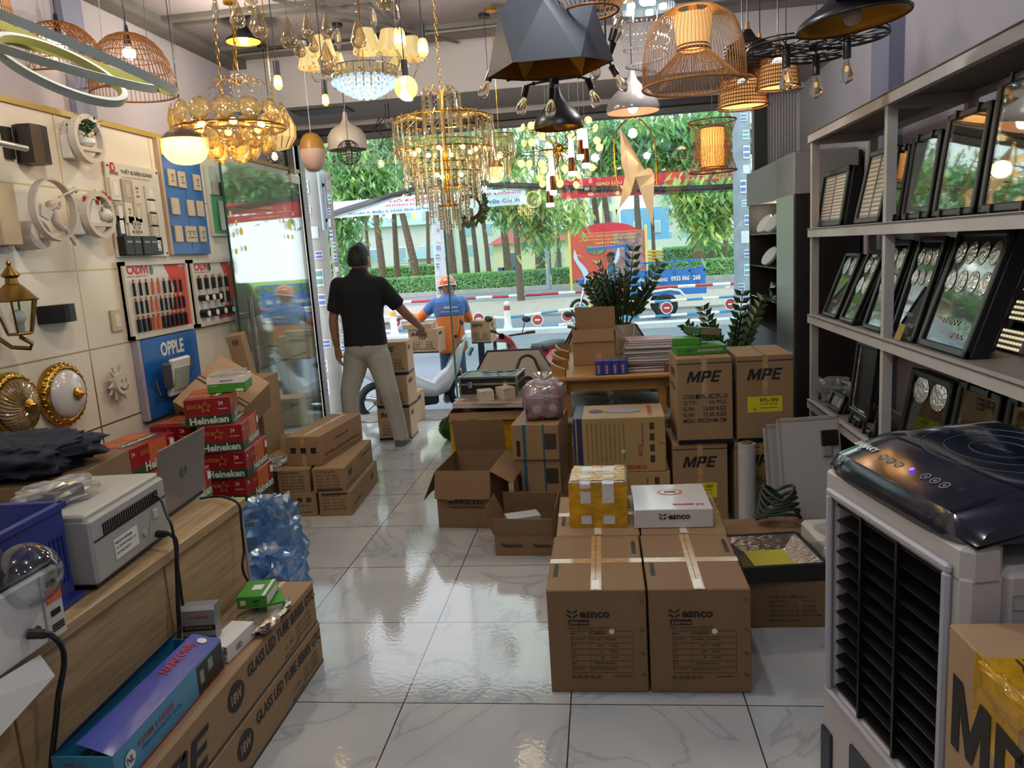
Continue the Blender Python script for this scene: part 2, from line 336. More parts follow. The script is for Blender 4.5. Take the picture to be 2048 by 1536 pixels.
def walltile_mat():
    m = mat('wall_tile', '#c9bfb0', .16); nt = m.node_tree; N = nt.nodes.new; L = nt.links.new; b = nt.nodes['Principled BSDF']
    tc = N('ShaderNodeTexCoord'); sp = N('ShaderNodeSeparateXYZ'); L(tc.outputs['Object'], sp.inputs[0]); mk = []
    for ax, off, s, wd in ((1, 3.6 - 8, .8, .006), (2, .01 - 4, .4, .011)):
        a = N('ShaderNodeMath'); a.operation = 'SUBTRACT'; a.inputs[1].default_value = off; L(sp.outputs[ax], a.inputs[0])
        d = N('ShaderNodeMath'); d.operation = 'DIVIDE'; d.inputs[1].default_value = s; L(a.outputs[0], d.inputs[0]); fr = N('ShaderNodeMath'); fr.operation = 'FRACT'; L(d.outputs[0], fr.inputs[0])
        pp = N('ShaderNodeMath'); pp.operation = 'PINGPONG'; pp.inputs[1].default_value = .5; L(fr.outputs[0], pp.inputs[0]); lt = N('ShaderNodeMath'); lt.operation = 'LESS_THAN'; lt.inputs[1].default_value = wd; L(pp.outputs[0], lt.inputs[0]); mk.append(lt)
    mx = N('ShaderNodeMath'); mx.operation = 'MAXIMUM'; L(mk[0].outputs[0], mx.inputs[0]); L(mk[1].outputs[0], mx.inputs[1])
    gr = N('ShaderNodeValToRGB'); gr.color_ramp.elements[0].position = .42; gr.color_ramp.elements[0].color = lin('#5a4836'); gr.color_ramp.elements[1].position = .56; gr.color_ramp.elements[1].color = lin('#bba760')
    dv = N('ShaderNodeMath'); dv.operation = 'DIVIDE'; dv.inputs[1].default_value = 2.4; L(sp.outputs[2], dv.inputs[0]); L(dv.outputs[0], gr.inputs[0])
    n = N('ShaderNodeTexNoise'); n.inputs['Scale'].default_value = 2.2; n.inputs['Detail'].default_value = 5; n.inputs['Distortion'].default_value = 1; L(tc.outputs['Object'], n.inputs['Vector'])
    rr = N('ShaderNodeValToRGB'); rr.color_ramp.elements[0].color = lin('#d6c8b2'); rr.color_ramp.elements[1].color = lin('#dfd4c4'); L(n.outputs['Fac'], rr.inputs[0])
    m2 = N('ShaderNodeMix'); m2.data_type = 'RGBA'; L(mx.outputs[0], m2.inputs[0]); L(rr.outputs[0], m2.inputs[6]); L(gr.outputs[0], m2.inputs[7]); L(m2.outputs[2], b.inputs['Base Color'])
    return m
PLAS = mat('lilac_plaster', '#a79fa5', .85, var=.06, vscale=1.6, bump=.05, bscale=30)
PLASR = mat('lilac_plaster_light', '#aaa6ae', .85, var=.05, vscale=1.4)
PLASB = mat('blue_grey_plaster_shade', '#7d8094', .85, var=.05, vscale=1.6); PLASW = mat('white_plaster', '#b9b3b2', .85, var=.05, vscale=1.6)
CEIL = mat('ceiling_board', '#857c80', .85, var=.08, vscale=1.2); TRK = mat('ceiling_track', '#6b6864', .6, .3, var=.15, vscale=6)
FRM = mat('dark_frame', '#3a3835', .5, .4); TRIM = mat('mustard_trim', '#a98a3e', .5)
XL, XR, YF, ZC = -2.6, 1.68, 6.5, 3.05
b = MB(); b.box((-.35, 2.1, -.05), (5.0, 10.1, .1), floor_mat()); st('floor', b)
b = MB(); b.box((XL - .08, 1.9, 1.52), (.14, 9.8, 3.2), PLAS); b.box((XL + .012, 3.85, 2.72), (.03, .16, .66), PLASB); st('wall_left', b)
b = MB(); b.box((XL + .0, 1.9, 1.18), (.02, 9.6, 2.36), walltile_mat()); st('wall_left', b)
b = MB(); b.box((XL + .008, 1.9, 2.375), (.03, 9.6, .028), TRIM); st('trim_1', b)
b = MB(); b.box((XR + .07, .85, 1.52), (.14, 7.7, 3.2), PLASR); b.box((1.67, 5.6, 1.52), (.13, 1.8, 3.2), PLASR); b.box((1.66, 4.73, 1.52), (.12, .28, 3.2), PLASB); st('wall_right', b)  # pilaster block's blue-grey colour carries the shade on its face
b = MB(); b.box((-.4, -3.0, 1.52), (4.7, .12, 3.2), PLASW); st('wall_back', b)
b = MB(); b.box((-.45, 1.35, ZC + .06), (4.6, 8.7, .12), CEIL); st('ceiling', b)
# ceiling tracks
b = MB()
for i, y in enumerate((2.3, 3.05, 3.8, 4.55, 5.25)):
    b.box((-.45, y, ZC - .015), (4.4, .05, .03), TRK)
    b.box((-.45, y + .12, ZC - .012), (4.4, .015, .02), TRK)
b.box((XL + .06, 1.8, ZC - .03), (.12, 7.8, .06), TRK); b.box((-1.2, 2.6, ZC - .04), (.03, 6.0, .03), TRK)
b.tube([(-1.7, 4.3, ZC - .05), (-.9, 5.5, ZC - .05)], .012, TRK, 6); b.tube([(-.35, 3.2, ZC - .05), (.05, 5.5, ZC - .05)], .016, TRK, 6)
b.tube([(-2.4, 5.3, ZC - .05), (1.2, 5.1, ZC - .05)], .012, TRK, 6); st('trim_2', b)
# beam in front of the window opening, its soffit and the dark lintel
b = MB(); b.box((-.45, 5.99, 2.93), (4.4, .72, .46), PLASW); b.box((-.4, 6.6, 2.87), (4.5, .5, .42), PLASW); st('beam', b)
b = MB(); b.box((-.66, 6.43, 2.645), (3.9, .14, .075), FRM, .004); b.box((-.66, 6.45, 2.585), (3.9, .08, .05), mat('grey_frame', '#5c5a56', .5, .3), .004); st('lintel', b)
b = MB(); b.box((-2.02, 5.85, 2.696), (.42, .2, .012), BLK); b.box((-2.02, 5.85, 2.702), (.46, .24, .006), mat('vent_frame', '#8c8684', .6)); tag(b.build('soffit_vent'), 'black air conditioning slot in the soffit above the glass door', 'vent')
# right-hand pier: corrugated strip, black jamb, bulkhead above the niche cabinet
b = MB(); b.box((1.30, 6.53, 1.3), (.09, .1, 2.6), FRM)
st('window_frame', b)
b = MB(); b.box((1.52, 6.6, 1.5), (.36, .1, 3.0), PLASW)
for i in range(12): b.box((1.35 + i * .022, 6.54, 2.5), (.010, .016, .8), PLASW)
st('wall_front_right', b)
GRAN = mat('grey_granite', '#77736f', .35, var=.35, vscale=45)
b = MB(); b.box((-2.68, 6.76, 1.4), (.14, .32, 2.8), GRAN, .004); st('wall_front_left', b)
b = MB(); b.box((-2.6, 6.5, 1.35), (.03, .05, 2.6), FRM); b.box((-2.56, 6.5, 1.35), (.05, .03, 2.6), STEEL); st('door_frame', b)
# glass: transom, fixed shop window, half-open left door, right door leaf
def pane(name, A, Bp, z0, z1, label=None, cat=None, t=.012, struct=True):
    A = V(A); Bp = V(Bp); U = (Bp - A).normalized(); Nn = V((-U.y, U.x, 0)) * t; b = MB()
    b.prism([(0, z0), ((Bp - A).length, z0), ((Bp - A).length, z1), (0, z1)], Nn, GLASS, A - Nn / 2, U, Z_)
    return b
EDGE = mat('glass_edge', '#5f9c8d', .2, trans=.3)
b = pane('transom', (-2.5, 6.5, 0), (-1.33, 6.5, 0), 2.33, 2.56); st('window_2', b)
b = pane('fixed', (-1.28, 6.5, 0), (1.24, 6.5, 0), .02, 2.56); b.box((-1.285, 6.5, 1.29), (.014, .016, 2.54), EDGE); b.box((.045, 6.5, 1.29), (.006, .014, 2.54), mat('glass_joint', '#b9b48c', .4)); st('window_1', b)
b = MB(); b.box((-.02, 6.5, .012), (2.5, .04, .024), STEEL); st('window_sill', b)
# left leaf swung inwards
H0 = V((-2.5, 6.42, 0)); H1 = Zp(438, 318, 2.29); H1.z = 0
dr = thing('glass_door', 'open frameless glass door leaf with yellow flower stickers and steel bar handle', 'door', H0)
b = pane('leaf', (0, 0, 0), H1 - H0, .012, 2.29); b.build('glass_leaf', dr)
U = (H1 - H0); LD = U.length; U.normalize(); Nd = V((-U.y, U.x, 0)); b = MB()
for s_ in (0, LD): b.prism([(s_ - .003, .012), (s_ + .003, .012), (s_ + .003, 2.29), (s_ - .003, 2.29)], Nd * .015, mat('door_edge_dark', '#27453f', .2), -Nd * .0075, U, Z_)
b.build('glass_edge', dr)
b = MB()
for sg in (-1, 1):
    p = U * (LD - .09) + Nd * sg * .055
    b.tube([p + Z_ * .72, p + Z_ * 1.37], .016, STEEL, 14)
b.tube([U * (LD - .09) + Nd * -.055 + Z_ * .83, U * (LD - .09) + Nd * .055 + Z_ * .83], .009, STEEL, 8); b.tube([U * (LD - .09) + Nd * -.055 + Z_ * 1.26, U * (LD - .09) + Nd * .055 + Z_ * 1.26], .009, STEEL, 8); b.build('handle', dr, 'auto')
b = MB()
for z in (.05, 2.27): b.box(U * .1 + Z_ * z, (.2, .05, .07), STEEL, .004, rot=(0, 0, atan2(U.y, U.x)))
b.build('patch_fitting', dr)
# stickers placed on the leaf
def on_door(px, py):
    r_ = ray(px, py); n = Nd; t = (H0 - CO).dot(n) / r_.dot(n); p = CO + r_ * t - H0; return p.dot(U), p.z
b = MB(); YS = mat('sticker_yellow', '#ece23c', .5); PAL = mat('sticker_pale', '#e6dfae', .5)
for px, py, r_, k in ((458, 427, .018, 0), (470, 446, .02, 0), (465, 470, .018, 0), (480, 463, .026, 0), (470, 503, .02, 0), (489, 497, .02, 0), (568, 418, .016, 0), (565, 442, .018, 0), (584, 428, .016, 1), (588, 458, .016, 1), (574, 473, .018, 0), (583, 474, .018, 1), (577, 450, .04, 0)):
    u, z = on_door(px, py); n = 16
    b.prism([(u + r_ * (1 + (.12 if r_ > .021 else 0) * cos(8 * 2 * pi * i / 32)) * cos(2 * pi * i / 32), z + r_ * (1 + (.12 if r_ > .021 else 0) * cos(8 * 2 * pi * i / 32)) * sin(2 * pi * i / 32)) for i in range(32)], -Nd * .001, PAL if k else YS, Nd * .0095 * (1 if Nd.x > 0 else -1), U, Z_)
b.build('flower_sticker', dr)
b = MB(); b.box((-1.05, 6.5, 2.335), (.0, .0, .0), STEEL) if False else None
b = MB(); b.box(Yp(914, 240, 6.5) * 1, (.01, .01, .01), STEEL) if False else None
# ================================================================ street outside
GZ = -.15
ASPH = mat('asphalt', '#6f7884', .8, var=.06, vscale=2, bump=.1, bscale=80); CONC = mat('concrete', '#a6a39c', .85, var=.15, vscale=3); PAVE = mat('pavement', '#99938a', .85, var=.12, vscale=5)
LAWN = mat('lawn', '#7fa64a', .9, var=.3, vscale=2); CURB = mat('curb_white', '#c9ccce', .7, var=.1, vscale=3)
b = MB(); b.box((-3, 11.5, GZ - .05), (60, 8.9, .1), ASPH); b.box((-3, 18, GZ - .055), (80, 4.2, .1), ASPH); b.box((-3, 30.2, GZ - .055), (120, 8, .1), ASPH); st('road', b)
b = MB(); b.box((-1.5, 7.45, GZ + .07), (14, .6, .13), mat('entry_paving', '#7d7a75', .6, var=.25, vscale=12)); b.box((-.4, 7.16, -.02), (4.6, .04, .06), STEEL); st('pavement_strip', b)
b = MB(); b.box((-3, 16.0, GZ + .03), (60, .5, .14), CURB); st('curb_near', b)
b = MB(); b.box((-3, 23.2, GZ + .0), (90, 6.6, .12), PAVE)
for i in range(60): b.box((-33 + i, 23.2, GZ + .062), (.03, 6.6, .004), CONC)
st('median_pavement', b)
b = MB(); b.box((-3, 33.6, GZ + .06), (120, .25, .22), CONC); st('curb_far', b)
b = MB(); b.box((-3, 60, GZ - .02), (200, 53, .1), LAWN); b.box((-3, 42, GZ + .035), (160, 2.2, .02), PAVE); st('lawn_ground', b)
# ---- bollards, barrier pipes, no-entry discs
WPT = mat('white_paint', '#dcdcd8', .5, var=.08, vscale=9); RPT = mat('red_paint', '#a8343a', .5); BPT = mat('blue_paint', '#3f86ae', .5); YPT = mat('yellow_paint', '#d9a72e', .5)
def bollard(x, y, red, lab):
    r = thing('bollard', lab, 'bollard', (x, y, GZ + .08), group='bollards along the street barrier'); b = MB()
    b.lathe([(.1, 0), (.095, .06), (.075, .12), (.065, .42)], WPT, 16, cap=True); b.build('post', r, 'auto')
    b = MB(); b.lathe([(.067, .42), (.067, .5), (.05, .51)], RPT if red else YPT, 16); b.build('band', r, 'auto')
    b = MB(); b.ball((0, 0, .55), .06, WPT, 14); b.build('ball', r, True)
bollard(-1.98, 16.1, 1, 'white street bollard with a dark red band behind the red motorbike')
bollard(-.2, 16.2, 0, 'white bollard with yellow band behind the open cardboard box')
bollard(3.06, 16.3, 0, 'white bollard with yellow band beside the utility pole')
bollard(-4.45, 16.1, 0, 'white bollard with yellow band seen past the left sign poles'); bollard(-6.9, 16.1, 0, 'white bollard with yellow band seen through the glass door')
def striped(name, A, Bp, r_, m1, m2, seg, label, group, cat='barrier'):
    A = V(A); Bp = V(Bp); L_ = (Bp - A).length; n = max(2, int(L_ / seg)); o = thing(name, label, cat, A, group=group); b1, b2 = MB(), MB()
    for i in range(n): (b1 if i % 2 else b2).tube([(Bp - A) * (i / n), (Bp - A) * ((i + 1) / n)], r_, m1 if i % 2 else m2, 8)
    b1.build('white_stripe', o, 'auto'); b2.build('coloured_stripe', o, 'auto')
xs = [-9, -6.9, -4.45, -1.98, -.2, 3.06, 6]; z1 = [.36, .35, .33, .18, .33, .38, .38]
wh = ['at the far left', 'seen through the glass door', 'behind the man in the navy shirt', 'behind the red motorbike', 'behind the potted plant', 'beside the utility pole']
for i in range(6):
    for dz, wd in ((0, 'upper'), (-.3, 'lower')):
        striped('barrier_pipe', (xs[i], 16.2, z1[i] + dz), (xs[i + 1], 16.2, z1[i + 1] + dz), .028, WPT, BPT, .3, wd + ' white and blue striped barrier pipe ' + wh[i], 'striped barrier pipes on bollards')
for k, (x, z) in enumerate(((-2.6, .206), (-1.35, .11), (-.72, .16), (1.34, .217), (2.63, .229), (-4.42, .215), (.67, .21), (-6.0, .2))):
    o = thing('no_entry_sign', ['round red no entry disc beside the white bollard left of the motorbike', 'no entry disc just left of the open box on the table', 'no entry disc hidden mostly behind the open box flap', 'no entry disc in front of the truck wheel', 'no entry disc above the right potted plant', 'no entry disc behind the stacked boxes at the doorway', 'no entry disc partly covered by the plant leaves', 'no entry disc seen through the open glass door'][k], 'sign', (x, 16.12, z), group='no entry discs on the barrier')
    b = MB(); b.cyl((0, 0, 0), .125, .02, WPT, 28, axis=(0, 1, 0)); b.build('rim', o); b = MB(); b.cyl((0, -.006, 0), .105, .01, RPT, 28, axis=(0, 1, 0)); b.build('disc', o); b = MB(); b.box((0, -.01, 0), (.11, .006, .03), WPT); b.build('bar', o)
for k in range(6):
    striped('low_rail', (-14 + k * 4, 26.3, .06), (-10 + k * 4, 26.3, .05), .05, WPT, RPT, .55, 'white and red striped low rail, ' + ['section at the far left', 'section seen through the glass door', 'section left of the man', 'section left of the street tree', 'section under the billboard', 'section behind the truck bed'][k], 'low rails along the far lane')
for x in (-12, -8.6, -5.05, 1, 4.2): tag((lambda bb: (bb.box((x, 26.35, -.05), (.16, .1, .3), WPT), bb.build('rail_post'))[1])(MB()), 'small white post under the red striped rail', 'post', 'posts of the low rail')
# ---- hedge and trees
def leafm(name, col):
    m = mat(name, col, .45, var=.25, vscale=2); nt = m.node_tree; N = nt.nodes.new; L = nt.links.new; bs = nt.nodes['Principled BSDF']; t = N('ShaderNodeBsdfTranslucent'); t.inputs[0].default_value = lin(col); mx = N('ShaderNodeMixShader'); mx.inputs[0].default_value = .45
    L(bs.outputs[0], mx.inputs[1]); L(t.outputs[0], mx.inputs[2]); L(mx.outputs[0], nt.nodes['Material Output'].inputs[0]); return m
LV = [leafm('leaf_bright', '#a4cc78'), leafm('leaf_mid', '#84b470'), leafm('leaf_blue_green', '#74a888'), leafm('leaf_yellow', '#cdd070')]
BARK = mat('bark', '#635548', .9, var=.3, vscale=9, bump=.4, bscale=12)
def leaves(b, c, rad, n, size, ms, droop=.5, rnd=random):
    for i in range(n):
        u, v_, w_ = rnd.gauss(0, .5), rnd.gauss(0, .5), rnd.gauss(0, .5); p = V((c[0] + u * rad[0], c[1] + v_ * rad[1], c[2] + w_ * rad[2]))
        a = rnd.uniform(0, 2 * pi); d = V((cos(a), sin(a) * .7, -droop * rnd.uniform(.2, 1.6))).normalized(); s_ = V((-sin(a), cos(a), rnd.uniform(-.3, .3))).normalized(); m = rnd.choice(ms); L_ = size * rnd.uniform(.6, 1.2)
        b.add([p, p + d * L_ * .5 + s_ * L_ * .15, p + d * L_, p + d * L_ * .5 - s_ * L_ * .15], [(0, 1, 2, 3)], m)
def hedge(name, x0, x1, y, d, h, n, label, z=GZ):
    b = MB(); r_ = random.Random(int(x0 * 10)); G = mat('hedge_core', '#2f5a2c', .9)
    k = int((x1 - x0) / .5) + 1
    b.box(((x0 + x1) / 2, y, z + h * .46), (x1 - x0, d * .8, h * .9), G)
    for i in range(n):
        x = r_.uniform(x0, x1); t = r_.random()
        p = V((x, y - d * .42 + r_.uniform(-.06, .06), z + r_.uniform(0, h))) if t < .72 else V((x, y + r_.uniform(-d / 2, d / 2), z + h * .92 + r_.uniform(0, .08)))
        a = r_.uniform(0, 6.28); u = V((cos(a), r_.uniform(-.4, .4), sin(a))) * .05; v_ = V((-sin(a), r_.uniform(-.4, .4), cos(a))) * .03
        b.add([p - u, p + v_, p + u, p - v_], [(0, 1, 2, 3)], LV[r_.choice((0, 1, 1, 2))])
    return tag(b.build(name), label, 'hedge')
hedge('hedge', -16, -2.35, 34.2, 1.0, .85, 9000, 'long clipped green hedge across the street left of the lamp post')
hedge('hedge', -2.1, 9, 34.2, 1.0, .85, 7000, 'clipped green hedge across the street right of the lamp post')
hedge('hedge', 3.5, 9, 44, 1.2, 1.4, 3500, 'taller hedge in the park behind the truck bed')
hedge('hedge', -14, -9, 43, 1.2, 1.3, 2500, 'taller hedge in the park behind the man')
def tree(label, x, y, h, crowns, n, size=.3, ms=(0, 1, 2), r0=.16, lean=0, fork=True, seed=1, droop=.8, group='trees in the park'):
    rr = random.Random(seed); o = thing('park_tree', label, 'tree', (x, y, GZ), group=group); b = MB()
    top = V((lean, 0, h)); mid = V((lean * .35 + rr.uniform(-.1, .1), 0, h * .5))
    b.tube([(0, 0, 0), (lean * .1, 0, h * .22), mid, top], [r0, r0 * .85, r0 * .7, r0 * .35], BARK, 9)
    if fork:
        for s_ in (-1, 1): b.tube([mid + (top - mid) * .2, mid + V((s_ * h * .12, 0, h * .25)), mid + V((s_ * h * .2, .2, h * .55))], [r0 * .5, r0 * .35, r0 * .15], BARK, 7)
    b.build('trunk', o, 'auto'); b = MB()
    for (cx, cz, rx, rz) in crowns: leaves(b, (cx - x, 0, cz - GZ), (rx, rx, rz), int(n / len(crowns)), size, [LV[i] for i in ms], droop, rr)
    if crowns: b.build('foliage', o)
# (photo px x of the base, distance, trunk radius, lean, crown size)
park = [(700, 37, .2, -1.1, 0), (768, 36.5, .2, -.5, 1), (795, 38, .17, .4, 0), (835, 36, .22, -1.0, 1), (905, 35.6, .27, -.2, 0), (935, 38, .2, -.5, 1), (957, 36.5, .14, -.3, 0), (980, 36, .13, -.6, 1), (1018, 35.8, .2, -.4, 2),
        (1078, 36, .16, .1, 1), (1172, 38, .22, -.4, 0), (1203, 40, .2, -.5, 2), (1228, 39, .2, -.8, 0), (1283, 38, .2, -.1, 1), (1310, 44, .12, -.3, 0), (1400, 37, .32, -1.0, 3), (1424, 39, .16, .3, 1), (1452, 37.5, .14, .2, 2), (860, 44, .14, .2, 2), (1120, 46, .13, 0, 2), (740, 44, .14, .2, 1)]
TL = ['leaning pale tree left of the man\'s head', 'straight tree just right of the man\'s head', 'darker tree second to the right of the man\'s head', 'leaning thick tree in front of the white banner\'s middle', 'broad mottled trunk right behind the white flyered pole', 'tree beside the broad trunk behind the glass edge', 'thin tree below the hanging wreath', 'slim dark tree left of the park house window',
      'tall trunk directly left of the median street tree', 'trunk right beside the street lamp post', 'trunk above the left end of the billboard', 'slightly leaning trunk above the billboard centre', 'dark leaning trunk above the driver', 'brown trunk between the two bird lamps\' tails', 'thin far trunk by the playground drum', 'thick twisted trunk rising behind the truck bed', 'thin trunk right of the twisted thick one', 'straight trunk near the right end of the truck', 'thin far tree behind the white flyered pole', 'far thin tree behind the billboard\'s left post', 'far thin tree behind the man\'s head']
for i, (px, y, r0, ln, k) in enumerate(park):
    p = Yp(px, 560, y); h = 6.5 + (i * 37 % 10) * .25; rr = random.Random(i)
    cr = [(p.x + ln + rr.uniform(-1.3, 1.3), h * rr.uniform(.75, 1.25), rr.uniform(1.0, 1.9), rr.uniform(.8, 1.3)) for _ in range(3)]
    tree(TL[i], p.x, y, h, cr, 420, .4, (0, 1, 2, 3) if i % 3 else (0, 1, 3), r0, ln, True, i + 5)
p = Yp(1040, 560, 25.8)
tree('mottled street tree standing in the median pavement in front of the hedge', p.x, 25.8, 4.6, [(p.x + 1.2, 3.6, .9, .7), (p.x + .6, 2.9, .7, .6), (p.x - .5, 4.4, 1.2, .6), (p.x + 1.8, 2.6, .5, .5)], 1500, .36, (0, 0, 3, 1), .14, -.25, True, 77, 1.1, None)
# big leafy masses close to the shop
def boughs(label, Yd, blobs, n, size, ms, seed, droop=1.0, name='overhanging_tree', group=None, flowers=0, trunk=None):
    rr = random.Random(seed); c0 = Yp(blobs[0][0], blobs[0][1], Yd); o = thing(name, label, 'tree', (c0.x, Yd, GZ), group=group); b = MB(); tw = MB()
    tot = sum(q[2] * q[3] for q in blobs)
    base = V((0, .3, 0)) if not trunk else Yp(trunk[0], trunk[1], Yd + .3) - V((c0.x, Yd, GZ)); base.z = 0
    top = V((base.x, .3, 3.4)); tw.tube([base, top * .5 + base * .5, top], [.09, .08, .06], BARK, 9)
    for (px, py, rx, ry) in blobs:
        c = Yp(px, py, Yd); k = Yd / FPX; rx2 = rx * k; rz2 = ry * k; q = V((c.x - c0.x, 0, c.z - GZ))
        tw.tube([top * .9, (top + q) * .5 + V((0, 0, .25)), q], [.06, .04, .012], BARK, 6)
        leaves(b, q, (rx2, rx2 * .6, rz2), int(n * rx * ry / tot), size, [LV[i] for i in ms], droop, rr)
        if flowers:
            fm = mat('pink_flower', '#d9a9c8', .6)
            for _ in range(flowers): p_ = q + V((rr.gauss(0, .5) * rx2, -.2, rr.gauss(0, .5) * rz2)); b2.ball(p_, .022, fm, 6) if False else leaves(b, p_, (.06, .06, .06), 3, .06, [fm], .1, rr)
    tw.build('branches', o, 'auto'); b.build('foliage', o)
boughs('flowering street tree with pink blossom hanging over the doorway', 11.5, [(700, 400, 60, 60), (745, 350, 70, 50), (690, 330, 60, 50), (755, 372, 40, 30), (830, 325, 45, 28), (660, 520, 50, 50), (700, 475, 30, 45), (650, 440, 40, 50)], 4200, .16, (0, 1, 0, 2), 3, flowers=16, trunk=(585, 700))
boughs('large mango-like tree with drooping leaves above the street on the right', 13.5, [(1330, 280, 110, 60), (1430, 260, 70, 50), (1250, 290, 60, 60), (1395, 330, 60, 35), (1200, 300, 50, 60), (1320, 310, 60, 35), (1455, 330, 40, 40)], 4600, .24, (1, 2, 1, 0), 4, trunk=(1545, 640))
boughs('bright green leaf spray hanging in front of the park beside the pole', 12.0, [(1395, 400, 45, 40), (1420, 440, 45, 45), (1365, 385, 30, 30), (1450, 400, 30, 40)], 1500, .2, (0, 0, 1, 3), 5, trunk=(1530, 640))
boughs('thin green tree crown above the white banner', 16, [(930, 320, 70, 60), (1010, 300, 50, 50), (880, 300, 60, 40), (1050, 400, 50, 40), (1080, 440, 40, 60), (1010, 420, 30, 30)], 3600, .24, (0, 3, 1, 2), 6, trunk=(575, 620))
boughs('bushy tree crown behind the upper window glass on the left', 17, [(600, 420, 40, 70), (640, 330, 60, 50), (820, 300, 60, 40), (760, 290, 60, 30)], 2600, .26, (0, 1, 2), 8, trunk=(560, 640))
# ---- poles with stickers
def sticker_cols(o, r_, z0, z1, n, seed, face=-pi / 2, cols=('#3a5fae', '#2f9a8a', '#3050a0', '#dfe3e6'), wd=.9, txt=True):
    rr = random.Random(seed)
    for i in range(n):
        b = MB(); z = z0 + (z1 - z0) * (i + .5) / n; an = face + rr.uniform(-.5, .5); k = 5; w_ = wd * rr.uniform(.7, 1.1); hh = (z1 - z0) / n * rr.uniform(.35, .8) / 2
        m = mat('flyer_white', '#d5dade', .6); m2 = mat('flyer_' + cols[i % len(cols)], cols[i % len(cols)], .6)
        def pt(a, zz, e): return V(((r_ + e) * cos(a), (r_ + e) * sin(a), zz))
        for j in range(k):
            a0 = an - w_ / 2 + w_ * j / k; a1 = an - w_ / 2 + w_ * (j + 1) / k
            b.quad(pt(a0, z - hh, .002), pt(a1, z - hh, .002), pt(a1, z + hh, .002), pt(a0, z + hh, .002), m)
        for row in (-.45, .45):
            for j in range(6):
                a0 = an - w_ * .42 + w_ * .84 * j / 6; a1 = a0 + w_ * .09
                b.quad(pt(a0, z + row * hh - hh * .3, .004), pt(a1, z + row * hh - hh * .3, .004), pt(a1, z + row * hh + hh * .3, .004), pt(a0, z + row * hh + hh * .3, .004), m2)
        b.build('flyer', o)
def pole(name, label, x, y, r0, r1, h, m, n, seed, cat='pole'):
    o = thing(name, label, cat, (x, y, GZ)); b = MB(); b.tube([(0, 0, 0), (0, 0, h)], [r0, r1], m, 20); b.build('shaft', o, 'auto')
    if n:
        sticker_cols(o, (r0 + r1) / 2 + .004, .3, h * .92, n, seed)
    return o
pole('utility_pole', 'thick grey concrete utility pole with phone number flyers beside the glass door', -2.93, 7.9, .125, .11, 3.6, CONC, 13, 1)
o = pole('sign_pole', 'thin rusty steel sign pole covered in flyers left of the man', -2.70, 7.75, .034, .034, 2.62, mat('rusty_pole', '#8d8a80', .6, var=.4, vscale=10), 18, 2)
b = MB(); b.box((-.06, .0, 2.35), (.012, .2, .6), mat('sign_back', '#b4bdc2', .5)); b.box((-.03, 0, 2.5), (.06, .03, .03), BLKM); b.box((-.03, 0, 2.15), (.06, .03, .03), BLKM); b.build('sign_plate', o)
pole('utility_pole', 'white concrete pole plastered with flyers behind the delivery man', -2.7, 13, .1, .09, 2.9, CURB, 16, 3)
pole('utility_pole', 'grey concrete utility pole with flyers at the right window edge', 1.66, 9.3, .105, .095, 3.4, mat('pole_blue_grey', '#8d9aa6', .8, var=.2, vscale=5), 15, 4)
pole('lamp_post', 'grey street lamp post standing in the hedge line', -2.23, 33.5, .1, .09, 6.5, mat('grey_blue_paint', '#8fa0ad', .6), 0, 5)
o = thing('cable_bundle', 'bundle of black overhead telephone cables', 'cables', (0, 9.6, 0)); rr = random.Random(3)
for k in range(9):
    b = MB(); pts = []
    for t, (px, py) in enumerate(((560, 470), (680, 425), (745, 405), (810, 383), (860, 366), (1040, 373), (1180, 380), (1330, 381), (1490, 374))):
        p = Yp(px, py + (k - 4) * (1.8 if t != 3 else .9), 9.6); p.y = (k % 3) * .02; pts.append(p)
    b.tube(pts, .006 if k < 7 else .003, BLK, 5); b.build('cable', o)
b = MB()
for (a, c_) in (((600, 300), (900, 260)), ((600, 330), (1100, 300)), ((1100, 285), (1490, 320)), ((900, 310), (1490, 290))):
    A = Yp(*a, 10.5); B2 = Yp(*c_, 10.5); b.tube([A, (A + B2) / 2 - Z_ * .08, B2], .006, BLK, 5)
tag(b.build('telephone_wire'), 'thin loose telephone wires crossing high behind the glass', 'cables')
# ---- banners
def banner(name, label, P0, P1, h, base, texts, sag=.0):
    P0 = V(P0); P1 = V(P1); U = (P1 - P0); L_ = U.length; U.normalize(); W2 = X_.cross(Y_); o = thing(name, label, 'banner', P0); b = MB(); n = 16; vs = []
    for i in range(n + 1):
        for z in (0, h): vs.append(U * (L_ * i / n) + Z_ * (z - sag * sin(pi * i / n)) + Y_ * (.03 * sin(i * 1.3)))
    for dy in (0,): b.add(vs + [v + Y_ * .006 for v in vs], [(2 * i, 2 * i + 2, 2 * i + 3, 2 * i + 1) for i in range(n)] + [(2 * n + 2 + 2 * i, 2 * n + 3 + 2 * i, 2 * n + 5 + 2 * i, 2 * n + 4 + 2 * i) for i in range(n)], base)
    b.build('cloth', o); b = MB()
    for (s, u, v_, w_, hh, m) in texts: b.text(s, U * (u * L_) + Z_ * (v_ * h) - Y_ * .04, U, Z_, w_ * L_, hh * h, m, 0, .03)
    b.build('lettering', o)
WB = mat('banner_white', '#ccdde2', .7); RB = mat('banner_red', '#c8283e', .6); RT = mat('text_pink_red', '#cf4a66', .6); BT = mat('text_blue', '#3b6f9e', .6); YT = mat('text_yellow', '#e2c35a', .6)
